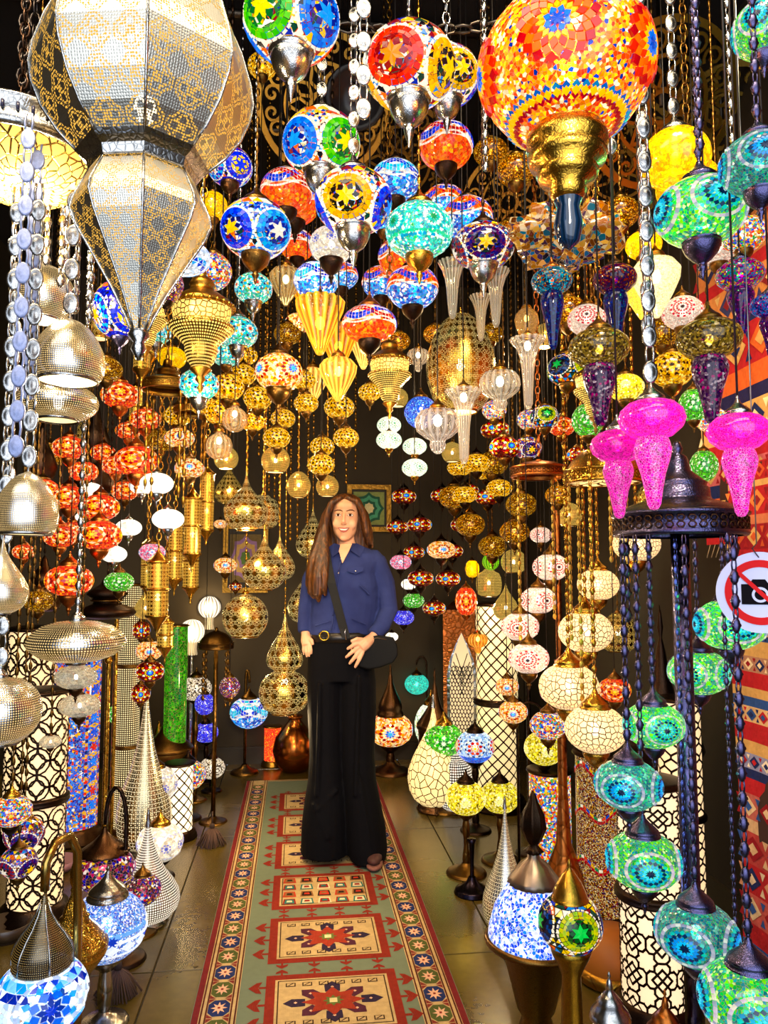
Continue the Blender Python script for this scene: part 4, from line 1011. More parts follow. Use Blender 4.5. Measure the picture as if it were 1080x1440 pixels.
part(t, 'wire', MB().tube([(0, 0, er * .86), (-.012, 0, er * 1.08), (-.01, -.01, er * 1.2), (0, 0, 3.5 - sl.z)], .0012, 5).mesh('wire', metal('888888', .3)))

# ================================================================== runner rug
RX0, RX1, RY0, RY1 = -.302, .528, .95, 4.98
t = thing('runner_rug', 'long patterned runner rug with star borders and cream medallion panels', (0, 0, 0), 'rug')
CRM, RD, SKY_, NVY, GRN, PNK, BRN = 'b89c6a', '7c2416', '6c7660', '1f2a58', '4c5426', 'd8a888', '3a2416'
part(t, 'ground', MB().box((RX0, RY0, .0), (RX1, RY1, .006)).mesh('ground', plain(SKY_, .95, .1, .2, 40)))
pm_ = MB()
def rq(x0, y0, x1, y1, c, z=.0066): pm_.poly([(x0, y0, z), (x1, y0, z), (x1, y1, z), (x0, y1, z)], lin(c))
def rp(pts, c, z): pm_.poly([(x, y, z) for x, y in pts], lin(c))
bxc = [(RX0 + .022, RX0 + .135), (RX1 - .135, RX1 - .022)]
for sx in (0, 1):
    x0, x1 = bxc[sx]
    rq(x0 - .02 if sx == 0 else x1, RY0, x0 if sx == 0 else x1 + .02, RY1, '6c1e20')
    rq(x0, RY0, x1, RY1, CRM)
    for xa in (x0 + .003, x0 + .017, x1 - .021, x1 - .007): rq(xa, RY0, xa + .005, RY1, '4a1c14', .0072)
    xc = (x0 + x1) / 2; n = int((RY1 - RY0) / .1035)
    for k in range(n):
        yc = RY0 + (k + .5) * .1035; w_, h_ = .033, .043
        rp([(xc - w_, yc - h_ * .5), (xc - w_ * .5, yc - h_), (xc + w_ * .5, yc - h_), (xc + w_, yc - h_ * .5), (xc + w_, yc + h_ * .5), (xc + w_ * .5, yc + h_), (xc - w_ * .5, yc + h_), (xc - w_, yc + h_ * .5)], [NVY, GRN][k % 2], .0074)
        st = []
        for i in range(16):
            a = PI * i / 8; q = 1 if i % 2 == 0 else .45; st.append((xc + .026 * q * math.cos(a), yc + .033 * q * math.sin(a)))
        rp(st, PNK, .008); rq(xc - .004, yc - .005, xc + .004, yc + .005, RD, .0086)
        for s in (-1, 1):
            for q in (-1, 1): rp([(xc + s * .034, yc + q * .03), (xc + s * .034, yc + q * .05), (xc + s * .014, yc + q * .05)], '7a2c24', .0074)
rq(bxc[0][1], RY1 - .03, bxc[1][0], RY1, CRM); rq(bxc[0][1], RY1 - .022, bxc[1][0], RY1 - .014, '4a1c14', .0072)
fc = .122
def panel(y0, y1, seed):
    rng = random.Random(seed)
    xa, xb = -.085, .342; w2 = .03
    for (a, b, c, d_) in ((xa, y0, xb, y0 + w2), (xa, y1 - w2, xb, y1), (xa, y0 + w2, xa + w2, y1 - w2), (xb - w2, y0 + w2, xb, y1 - w2)): rq(a, b, c, d_, RD, .0068)
    def arrow(x, y, dx, dy):
        px_, py_ = -dy, dx
        rp([(x + px_ * .006, y + py_ * .006), (x - px_ * .006, y - py_ * .006), (x + dx * .022 - px_ * .006, y + dy * .022 - py_ * .006), (x + dx * .022 + px_ * .006, y + dy * .022 + py_ * .006)], RD, .0068)
        rp([(x + dx * .012 + px_ * .034, y + dy * .012 + py_ * .034), (x + dx * .024, y + dy * .024), (x + dx * .012 - px_ * .034, y + dy * .012 - py_ * .034), (x + dx * .03 - px_ * .03, y + dy * .03 - py_ * .03), (x + dx * .056, y + dy * .056), (x + dx * .03 + px_ * .03, y + dy * .03 + py_ * .03)], RD, .007)
    for k in range(4):
        x = xa + .05 + (xb - xa - .1) * k / 3
        arrow(x, y1, 0, .62); arrow(x, y0, 0, -.62)
    for k in range(3):
        y = y0 + .07 + (y1 - y0 - .14) * k / 2; arrow(xa, y, -1, 0); arrow(xb, y, 1, 0)
    xa += w2; xb -= w2; y0 += w2; y1 -= w2
    rq(xa, y0, xb, y1, CRM, .0072)
    for (a, b, c, d_) in ((xa + .008, y0 + .008, xb - .008, y0 + .012), (xa + .008, y1 - .012, xb - .008, y1 - .008), (xa + .008, y0 + .012, xa + .012, y1 - .012), (xb - .012, y0 + .012, xb - .008, y1 - .012)): rq(a, b, c, d_, BRN, .0078)
    xc, yc = (xa + xb) / 2, (y0 + y1) / 2
    if seed == 2:
        cs = ['8a1a14', '1c1410', '1f6a64', 'b8341c', 'd8c8a0', '8a5a30']
        for i in range(5):
            for j in range(4):
                x, y = xa + .04 + (xb - xa - .08) * i / 4, y0 + .035 + (y1 - y0 - .07) * j / 3
                for q, (u, v, h_) in enumerate(((.028, .026, .0078), (.021, .018, .0084), (.012, .008, .009))): rp([(x - u, y - v), (x + u, y - v), (x + u * .8, y + v), (x - u * .8, y + v)], cs[(i * 2 + j * 3 + q * 2) % 6], h_)
        return
    for k in range(6):
        for yy in (y0 + .035, y1 - .035):
            x = xa + .05 + (xb - xa - .1) * k / 5; rq(x - .016, yy - .011, x + .016, yy + .011, BRN, .0078); rq(x - .012, yy - .0075, x + .012, yy + .0075, CRM, .0084); rp([(x - .011, yy - .006), (x - .006, yy - .007), (x + .011, yy + .006), (x + .006, yy + .007)], BRN, .009)
    for i in range(8):
        a = PI * i / 4; rx, ry = (.118, .1) if i % 2 == 0 else (.1, .085)
        cx, cy = xc + rx * math.cos(a), yc + ry * .78 * math.sin(a); tx, ty = math.cos(a), math.sin(a)
        rp([(cx - tx * .03 - ty * .024, cy - ty * .026 + tx * .02), (cx - tx * .03 + ty * .024, cy - ty * .026 - tx * .02), (cx + tx * .012 + ty * .026, cy + ty * .012 - tx * .022), (cx + tx * .04, cy + ty * .034), (cx + tx * .012 - ty * .026, cy + ty * .012 + tx * .022)], ['2c2036', '4a2030'][i % 2], .0078)
        rp([(cx - .006, cy), (cx, cy - .006), (cx + .006, cy), (cx, cy + .006)], PNK, .0084)
    st = []
    for i in range(16):
        a = PI * i / 8; q = 1 if i % 2 == 0 else .62; st.append((xc + .1 * q * math.cos(a), yc + .078 * q * math.sin(a)))
    rp(st, '92301c', .0084)
    st = []
    for i in range(16):
        a = PI * i / 8; q = 1 if i % 2 == 0 else .6; st.append((xc + .034 * q * math.cos(a), yc + .03 * q * math.sin(a)))
    rp(st, '5a6a30', .009); rq(xc - .012, yc - .012, xc + .012, yc + .012, 'd8c890', .0096)
k = -4
while 2.245 + .413 * k + .4 < RY1:
    y0 = 2.245 + .413 * k
    if y0 > RY0: panel(y0 + .036, y0 + .374, k)
    k += 1
part(t, 'woven_pattern', pm_.mesh('woven_pattern', painted(.95, .3)), kind='stuff')

# ================================================================== framed panels on the back wall
def frame(px, py, wpx, hpx, label, inner, seed):
    d = 5.3; c = P(px, py, d); c.y = YB - .02; k = (c - Vector((0, 0, CAMZ))).dot(FW) / F; w_, h_ = wpx * k / 2, hpx * k / 2
    t = thing('picture_frame', label, c, 'picture'); m = MB(); b = .035
    for (x0, z0, x1, z1) in ((-w_, -h_, w_, -h_ + b), (-w_, h_ - b, w_, h_), (-w_, -h_ + b, -w_ + b, h_ - b), (w_ - b, -h_ + b, w_, h_ - b)): m.box((x0, -.03, z0), (x1, .015, z1))
    part(t, 'frame', m.mesh('frame', metal('a07c34', .35, 14)))
    part(t, 'mount', MB().box((-w_ + b, -.005, -h_ + b), (w_ - b, .012, h_ - b)).mesh('mount', plain('15120c', .5)))
    pn = MB(); q = .7; pn.box((-w_ * q, -.01, -h_ * q), (w_ * q, -.004, h_ * q), lin(inner[0]))
    for r_, c_ in ((.62, inner[1]), (.5, inner[2]), (.34, inner[1]), (.22, inner[3])):
        pts = []
        for i in range(24):
            a = 2 * PI * i / 24; rr = r_ * (1 + .12 * math.cos(8 * a)); pts.append((rr * w_ * math.cos(a), -.0105 - (.7 - r_) * .006, rr * h_ * math.sin(a)))
        pn.poly(pts, lin(c_))
    part(t, 'panel', pn.mesh('panel', painted(.5)))
frame(522, 712, 62, 66, 'gold framed panel with a green medallion on the back wall behind the woman', ('8a9a5a', '1f5a4a', '48a080', 'd8d0a0'), 1)
frame(345, 785, 62, 96, 'framed ornamental panel on the back wall left of the golden pendants', ('6a5a34', '8a6aa0', 'b89858', '50703a'), 2)

scroll_plate(P(715, 285, 3.3), .2, 'brass scroll plate behind the dark star globe', -55, gm, 8)
# ================================================================== the woman on the runner
PB_D = floor_depth(480, 1206); PB = P(480, 1206, PB_D); PB.z = .012
FWH = Vector((FW.x, FW.y, 0)).normalized(); RTH = Vector((RT.x, RT.y, 0)).normalized()
def L(px, py, y=0.0):
    "local point of the figure: in the picture at (px,py), y metres behind her centre plane"
    k = FW + RT * ((px - 540) / F) + UP * ((720 - py) / F); o = Vector((0, 0, CAMZ))
    d = (y + (PB - o).dot(FWH)) / k.dot(FWH); p = o + k * d - PB
    return Vector((p.dot(RTH), y, max(p.z, .006)))
KP = PB_D / F
who = thing('person', 'smiling woman with long brown hair in a denim shirt and black trousers', PB, 'person', rz=YAW)
def loft(m, rows, seg=20, pw=1.0):
    rings = []
    for (py, xl, xr, ry, yc) in rows:
        c = L((xl + xr) / 2, py, yc); hw = (xr - xl) / 2 * KP; b = len(m.v)
        for i in range(seg):
            a = 2 * PI * i / seg; cx, sy = math.cos(a), math.sin(a)
            cx = math.copysign(abs(cx) ** pw, cx); sy = math.copysign(abs(sy) ** pw, sy)
            m.v.append((c.x + hw * cx, c.y + ry * sy, c.z))
        rings.append(b)
    for k in range(len(rows) - 1):
        for i in range(seg):
            j = (i + 1) % seg; m.face((rings[k] + i, rings[k + 1] + i, rings[k + 1] + j, rings[k] + j), None, None, True)
    m.face([rings[0] + i for i in range(seg)]); m.face([rings[-1] + i for i in range(seg)][::-1])
    return m
def fuse(m, name, mtl, vox, smooth=6, fac=.5, disp=None):
    me = m.mesh(name + '_raw', None); o = bpy.data.objects.new('tmp', me); COL.objects.link(o)
    md = o.modifiers.new('r', 'REMESH'); md.mode = 'VOXEL'; md.voxel_size = vox; md.use_smooth_shade = True
    if smooth: s = o.modifiers.new('s', 'SMOOTH'); s.iterations = smooth; s.factor = fac
    dg = bpy.context.evaluated_depsgraph_get(); dg.update()
    out = bpy.data.meshes.new_from_object(o.evaluated_get(dg)); out.name = name
    bpy.data.objects.remove(o); bpy.data.meshes.remove(me)
    out.materials.clear(); out.materials.append(mtl)
    out.polygons.foreach_set('use_smooth', [True] * len(out.polygons)); return out
@mat
def skin():
    n = NT('skin'); tc = n.n('TexCoord').outputs['Object']; no = n.n('TexNoise', {'Vector': tc, 'Scale': 18.0, 'Detail': 3.0}).outputs[0]
    return n.done(n.bsdf(col=n.mixc(no, lin('d89a74'), lin('e8b490')), rough=.45, spec=.35, sss=.08))
@mat
def denim():
    n = NT('denim'); tc = n.n('TexCoord').outputs['Object']; no = n.n('TexNoise', {'Vector': tc, 'Scale': 9.0, 'Detail': 4.0}).outputs[0]
    wv = n.n('TexWave', {'Vector': tc, 'Scale': 160.0, 'Distortion': 2.0}).outputs[1]
    fo = n.n('TexNoise', {'Vector': tc, 'Scale': 13.0, 'Detail': 1.0}).outputs[0]
    return n.done(n.bsdf(col=n.mixc(no, lin('191f52'), lin('35437e')), rough=.8, spec=.2, nrm=n.bump(n.math('ADD', n.math('MULTIPLY', wv, .04), fo), .5, .03)))
@mat
def hairm():
    n = NT('hair'); tc = n.n('TexCoord').outputs['Object']
    mp = n.n('Mapping', {0: tc, 3: (1, 1, .06)}).outputs[0]
    no = n.n('TexNoise', {'Vector': mp, 'Scale': 110.0, 'Detail': 3.0}).outputs[0]
    return n.done(n.bsdf(col=n.ramp(no, [(.3, lin('241206')), (.5, lin('42240c')), (.7, lin('7e4a1a'))], False), rough=.38, spec=.45, nrm=n.bump(no, .5, .01)))
SK, DN, HR = skin(), denim(), hairm()
BLACK = plain('040409', .85, .12, .2, 12, .2)
# body: one continuous surface
b = MB()
loft(b, [(697.5, 480, 494, .03, .02), (700, 473, 501, .055, .02), (705, 468, 505, .078, .015), (713, 465.5, 506.5, .088, .01), (722, 465, 506, .09, .008), (731, 465.5, 505, .087, .006), (739, 467, 503, .08, .0), (746, 468.3, 501.7, .073, -.006), (752, 471, 499.3, .062, -.012), (757, 475.5, 495, .048, -.02), (760.5, 480, 491, .03, -.026)], 26)   # skull and jaw
def bt(m, pts, r, n=10): m.tube([L(*p) for p in pts], [q * KP for q in r], n)
bt(b, [(484, 721, -.083), (483.2, 729, -.096), (482.8, 734, -.108), (483, 737.5, -.1)], [1.8, 2.3, 3.0, 2.2], 8)      # nose
for s in (-1, 1): b.blob(L(483 + s * 3.0, 736.3, -.09), (.0065, .007, .006), 8, 6)
for s in (-1, 1): b.blob(L(484.5 + s * 10, 737, -.055), (.024, .02, .026), 10, 7)                                   # cheeks
b.blob(L(483.5, 757, -.056), (.02, .018, .014), 10, 7)                                                              # chin
b.blob(L(485, 712, -.06), (.045, .025, .026), 10, 7)
for x in (464.5, 506.5): b.blob(L(x, 731, .012), (.008, .016, .028), 8, 6)                                          # ears
bt(b, [(487, 745, .01), (488, 760, .008), (489, 776, .01)], [12, 11.5, 14], 14)
loft(b, [(768, 470, 510, .05, .01), (780, 452, 530, .08, .01), (810, 446, 524, .095, .01), (850, 447, 516, .085, .01), (888, 446, 514, .09, .01), (915, 446, 514, .085, .01)], 20)
bt(b, [(455, 787, .01), (436, 815, .02), (431, 855, .03), (430, 880, .0), (430, 893, -.02)], [11, 10, 8.6, 7.4, 6.4], 12)
bt(b, [(528, 787, .01), (543, 825, .015), (549, 862, .0), (536, 884, -.06), (523, 897, -.105)], [11, 10, 8.6, 7.6, 6.6], 12)
for s, x0, x1 in ((0, 456, 456), (1, 505, 520)): bt(b, [(x0, 940, .01), (x0, 1060, .01), (x1, 1180, .0), (x1, 1200, .0)], [22, 15, 10, 9], 12)
# right hand on the hip (picture left): thumb forward into the pocket, four fingers down
bt(b, [(430, 892, -.02), (431, 900, -.03), (432, 907, -.035)], [6.4, 8.4, 7.6], 10)
for (x0, x1, x2, y1, y2, yy) in ((427.5, 426.2, 427.5, 914, 921, -.03), (430.5, 430, 431.5, 917, 924.5, -.04), (433.5, 434.2, 435.2, 917, 924, -.047), (436.3, 438, 438.2, 914, 920, -.05)):
    bt(b, [(x0, 905, yy), (x1, y1, yy - .012), (x2, y2, yy - .004)], [2.3, 2.0, 1.5], 8)
bt(b, [(434, 897, -.04), (438.5, 901, -.06), (440.5, 907, -.066)], [3.2, 2.9, 2.1], 8)
# left hand resting across the bag
bt(b, [(523, 897, -.105), (514, 905, -.132), (507, 911, -.14)], [6.6, 8.8, 8.2], 10)
for (xs_, ys_, xm, ym, xe, ye) in ((508, 903, 497, 907, 488, 913), (506, 909, 495, 917, 486, 925), (507, 914, 499, 924, 491, 934), (510, 917, 505, 928, 499, 939)):
    bt(b, [(xs_, ys_, -.143), (xm, ym, -.158), ((xm + xe) / 2 - .3, (ym + ye) / 2 + .2, -.157), (xe, ye, -.147)], [3.3, 3.0, 2.7, 2.0], 8)
bt(b, [(511, 900, -.135), (502, 898.5, -.155), (493, 902, -.16)], [3.6, 3.0, 2.2], 8)
body = part(who, 'body', fuse(b, 'body', SK, .0032, 9, .5))
# face details
eyew, iris, pup = plain('f4ece4', .2, .6, .03), plain('4a2a14', .2, .6, .1), plain('080404', .15, .7, .02)
for s, x in ((-1, 475.6), (1, 492.6)):
    e = part(who, 'eye', MB().blob((0, 0, 0), (.0145, .009, .0075), 12, 8).mesh('eye', eyew), L(x, 724.2, -.081))
    part(e, 'iris', MB().blob((0, 0, 0), (.0068, .004, .0068), 10, 6).mesh('iris', iris), (0, -.0068, 0))
    part(e, 'pupil', MB().blob((0, 0, 0), (.0036, .003, .0036), 8, 5).mesh('pupil', pup), (0, -.009, 0))
    part(who, 'eyelid', MB().tube([L(x - 4.4, 724.6, -.082), L(x - 1.5, 722.4, -.089), L(x + 1.5, 722.4, -.089), L(x + 4.4, 724.6, -.082)], [.0009, .0018, .0018, .0009], 6).mesh('eyelid', plain('4a2618', .6)))
    part(who, 'eyebrow', MB().tube([L(x - 5.6, 718.9, -.084), L(x - 1, 717.2, -.09), L(x + 3, 717.3, -.09), L(x + 6, 719, -.084)], [.0015, .0028, .0028, .0015], 6).mesh('eyebrow', plain('4a2610', .8)))
lipm = plain('b8564c', .35, .5, .1)
part(who, 'teeth', MB().tube([L(477.2, 743.2, -.083), L(480, 744.6, -.0905), L(486, 744.8, -.0905), L(489.6, 743.2, -.083)], [.002, .0048, .0048, .002], 8).mesh('teeth', plain('f8f2e8', .2, .6, .02)))
part(who, 'lips', MB().tube([L(475.3, 742, -.08), L(479.5, 742.6, -.0915), L(483.3, 743, -.0945), L(487.2, 742.6, -.0915), L(491.2, 742, -.08)], [.0012, .0026, .0026, .0026, .0012], 8).tube([L(475.5, 742.6, -.08), L(479.5, 746.6, -.0905), L(483.3, 747.6, -.093), L(487.2, 746.6, -.0905), L(491, 742.6, -.08)], [.0012, .003, .0036, .003, .0012], 8).mesh('lips', lipm))
# shirt
s_ = MB()
loft(s_, [(767, 470, 509, .052, .012), (772, 460, 521, .066, .012), (779, 449, 534, .085, .012), (790, 443, 538, .1, .01), (806, 442, 531, .115, .004), (825, 440, 534, .118, .002), (850, 437, 534, .108, .008), (872, 435, 530, .108, .008), (892, 434, 526, .114, .008)], 28)
bt(s_, [(453, 786, .012), (437, 815, .02), (430.5, 855, .03), (428, 876, .0), (427.5, 889, -.018)], [14, 13.2, 11.5, 10, 9], 14)
bt(s_, [(512, 783, .012), (524, 785, .012), (533, 797, .012)], [11, 14.5, 15], 14)
bt(s_, [(527, 787, .012), (541, 820, .015), (546.5, 858, .0), (537, 880, -.055), (526, 893, -.095)], [15.5, 15, 13.8, 12, 10.4], 14)
for (p, q, rr) in (((541, 862, -.012), (553, 858, .0), 4), ((536, 872, -.04), (549, 872, -.02), 3.4), ((443, 880, -.09), (470, 872, -.112), 2.0), ((515, 878, -.09), (494, 870, -.11), 2.0), ((520, 836, -.09), (505, 822, -.118), 2.2)): bt(s_, [p, q], [rr, rr * .6], 6)
sh_ = part(who, 'shirt', fuse(s_, 'shirt', DN, .005, 4))
def slab(m, pts, off=-.006): m.prism([L(*p) for p in pts], Vector((0, -off, 0)))
cl = MB()
for q in ([(478, 766, -.06), (470, 764, -.02), (461, 770, -.03), (468, 783, -.085), (477, 776, -.085)], [(495, 764, -.055), (502, 764, -.02), (513, 770, -.035), (506, 783, -.09), (493, 774, -.085)]): cl.prism([L(*p) for p in q], Vector((0, .008, 0)))
part(sh_, 'collar', cl.mesh('collar', DN))
pk_ = MB(); pk_.prism([L(489, 799, -.126), L(511, 797, -.113), L(511, 803, -.113), L(500, 807, -.122), L(489, 804, -.127)], Vector((0, .012, 0)))
part(sh_, 'pocket_flap', pk_.mesh('pocket_flap', denim()))
for (x, y, yy) in ((479.5, 786, -.112), (476, 806, -.1225), (473, 826, -.124), (470.5, 846, -.112), (468, 866, -.108), (500, 803, -.126)):
    part(sh_, 'button', cached('shirtbutton', lambda: MB().blob((0, 0, 0), (.0042, .002, .0042), 10, 6), metal('d8d0c8', .25)), L(x, y, yy))
pl_ = MB(); pts = [(482, 778, -.1), (479, 790, -.113), (476, 806, -.12), (473, 826, -.122), (470.5, 846, -.11), (468, 866, -.107), (466, 886, -.112)]
for i in range(len(pts) - 1): pl_.tube([L(*pts[i]), L(*pts[i + 1])], .004, 6)
part(sh_, 'placket', pl_.mesh('placket', DN))
vn = MB(); vn.prism([L(479, 765, -.075), L(476.5, 775, -.1), L(481.5, 792, -.122), L(490, 776, -.106), L(495, 765, -.075)], Vector((0, .03, 0)))
part(who, 'neckline', vn.mesh('neckline', SK))
# wide trousers
p_ = MB()
loft(p_, [(888, 438, 522, .113, .008), (905, 435, 525, .12, .01), (930, 432, 527, .124, .012), (955, 431.5, 529, .12, .014)], 28)
loft(p_, [(905, 435, 497, .11, .012), (930, 432, 497, .112, .012), (948, 431.5, 494, .11, .012), (960, 431.5, 485, .11, .012), (1000, 432, 483, .105, .01), (1060, 435, 482, .1, .008), (1095, 433, 484, .105, .004), (1125, 428, 489, .115, .0), (1160, 424, 491, .13, -.005), (1197, 423, 492, .14, -.01)], 24)
loft(p_, [(905, 466, 525, .11, .012), (930, 465, 527, .112, .012), (948, 468, 528.5, .11, .012), (960, 476, 529.5, .11, .012), (1000, 477, 529.5, .105, .01), (1060, 479, 527, .1, .008), (1095, 482, 529, .105, .0), (1125, 485, 535, .115, -.01), (1160, 486, 542, .125, -.02), (1190, 488, 544.5, .135, -.03), (1213, 492, 543, .13, -.04)], 24)
for (p, q, r0, r1) in (((440, 1130, -.1), (462, 1180, -.13), 3, 5), ((505, 1090, -.1), (520, 1190, -.14), 3, 5), ((450, 960, -.1), (446, 1120, -.1), 3, 4), ((505, 950, -.11), (500, 1120, -.11), 3, 4), ((475, 1110, -.09), (445, 1140, -.115), 3, 3)): bt(p_, [p, q], [r0, r1], 6)
tr_ = part(who, 'trousers', fuse(p_, 'trousers', BLACK, .006, 4))
# shoes
for (x0, x1, y0, y1, ya) in ((512, 526, 1196, 1215, -.09), (452, 456, 1180, 1190, .05)):
    c = L(x1, y1, ya); sm_ = MB(); sm_.blob((c.x, ya - .035, .036), (.038, .075, .026), 16, 8); sm_.blob((c.x - .004, ya + .06, .045), (.034, .06, .036), 12, 8)
    sh2 = part(who, 'shoe', fuse(sm_, 'shoe', plain('4a2c28', .6, .3, .2), .005, 3))
    part(sh2, 'sole', MB().lathe([(0, 0), (.92, 0), (1, .25), (1, .8), (.9, 1), (0, 1)], 24).mesh('sole', plain('8a584c', .7)), (c.x, ya - .02, .002), (.041, .098, .018))
    part(sh2, 'side_stripe', MB().tube([(c.x - .03, ya - .03, .052), (c.x - .012, ya - .02, .062), (c.x + .012, ya - .02, .062)], .0035, 6).mesh('side_stripe', plain('d8d4cc', .6)))
# belt with ring buckle
bl_ = MB(); loft(bl_, [(887.5, 437, 523.5, .118, .008), (901, 434.5, 526, .122, .009)], 32)
be = part(who, 'belt', bl_.mesh('belt', plain('0c0a0a', .35, .5, .1)))
def torus(c, R_, r_, ax='xz'):
    return MB().tube([c + Vector((R_ * math.cos(2 * PI * i / 20), 0, R_ * math.sin(2 * PI * i / 20))) for i in range(21)], r_, 8, cap=False)
part(be, 'ring_buckle', torus(L(456, 894, -.118), 6.3 * KP, 1.3 * KP).mesh('ring_buckle', metal('d8a83a', .2)))
part(be, 'clip', MB().tube([L(486, 884, -.13), L(485, 890, -.13), L(487, 900, -.13)], .0035, 6).mesh('clip', metal('c8c8d0', .2)))
# shoulder bag
st_ = MB(); pts = [L(458, 772, -.07), L(461, 795, -.112), L(466, 820, -.133), L(474, 850, -.13), L(483, 884, -.125), L(487, 897, -.128)]
for i in range(len(pts) - 1):
    a_, b__ = pts[i], pts[i + 1]; w_ = Vector((6 * KP, 0, 0)) ; st_.prism([a_ - w_, b__ - w_, b__ + w_, a_ + w_], Vector((0, .006, 0)))
bgm = MB()
pts = [(492, 903), (508, 897), (532, 893), (553, 896), (559, 908), (559.5, 922), (553, 932), (535, 939), (518, 942), (505, 938), (494, 924)]
f0 = [L(x, y, -.125) for x, y in pts]; f1 = [L(x, y, -.045) for x, y in pts]
bgm.v += [tuple(q) for q in f0] + [tuple(q) for q in f1]; n_ = len(pts)
bgm.face(range(n_)); bgm.face([n_ + i for i in range(n_)][::-1])
for i in range(n_): j = (i + 1) % n_; bgm.face((i, n_ + i, n_ + j, j))
bag = part(who, 'shoulder_bag', fuse(bgm, 'shoulder_bag', plain('050505', .6, .15, .1), .005, 8))
part(bag, 'strap', st_.mesh('strap', plain('0a0a0a', .7, .3, .1)))
part(bag, 'zipper', MB().tube([L(500, 902, -.127), L(530, 897, -.128), L(554, 901, -.12)], .002, 6).mesh('zipper', metal('80684a', .3)))
# hair: cap, long mass on her right shoulder, shorter fall behind the left one
h = MB()
loft(h, [(694.5, 480, 494, .03, .03), (697, 473, 501, .06, .03), (700.5, 467, 507, .08, .032), (707, 463, 511, .096, .036), (716, 459.5, 514.5, .105, .046), (728, 457, 517, .1, .058), (742, 454, 520, .09, .064), (756, 452, 523, .075, .066), (772, 450, 524, .06, .06)], 26)
def strand(pts, r): bt(h, pts, r, 8)
for (pts, r) in (
    ([(481, 699, -.058), (468, 706, -.07), (461.5, 720, -.055), (458, 738, -.04), (455, 760, -.055), (450, 785, -.095), (446, 812, -.12), (446, 836, -.12), (449, 847, -.115)], [3, 4.5, 4.6, 5, 6, 8, 9, 7, 2]),
    ([(478, 698, -.03), (466, 708, -.05), (460, 725, -.03), (455, 745, -.02), (448, 768, -.05), (441, 792, -.08), (438, 815, -.1), (438, 833, -.1), (442, 842, -.1)], [3, 5, 6, 7, 8, 8.5, 7.5, 6, 2]),
    ([(470, 703, .0), (459, 725, .0), (451, 752, .0), (444, 778, -.02), (437, 803, -.05), (434.5, 822, -.07), (436, 836, -.075)], [5, 7, 8, 8.5, 7.5, 5.5, 2]),
    ([(459, 738, -.03), (457, 760, -.06), (457, 785, -.1), (455, 808, -.125), (455, 826, -.125), (458, 838, -.12)], [4, 5.5, 7, 7.5, 6, 2]),
    ([(487, 699, -.056), (501, 704.5, -.068), (509, 716, -.052), (513, 731, -.035), (516, 748, -.02), (520, 766, .0)], [3, 4.4, 4.4, 5, 6, 4]),
    ([(490, 698, -.03), (504, 706, -.045), (511, 722, -.02), (515, 742, .0), (519, 760, .02), (523, 770, .04)], [3, 5, 6, 7, 7, 3]),
    ([(500, 702, .0), (512, 724, .02), (517.5, 748, .03), (521, 766, .04)], [5, 7, 7.5, 4])): strand(pts, r)
part(who, 'hair', fuse(h, 'hair', HR, .0045, 2, .4))
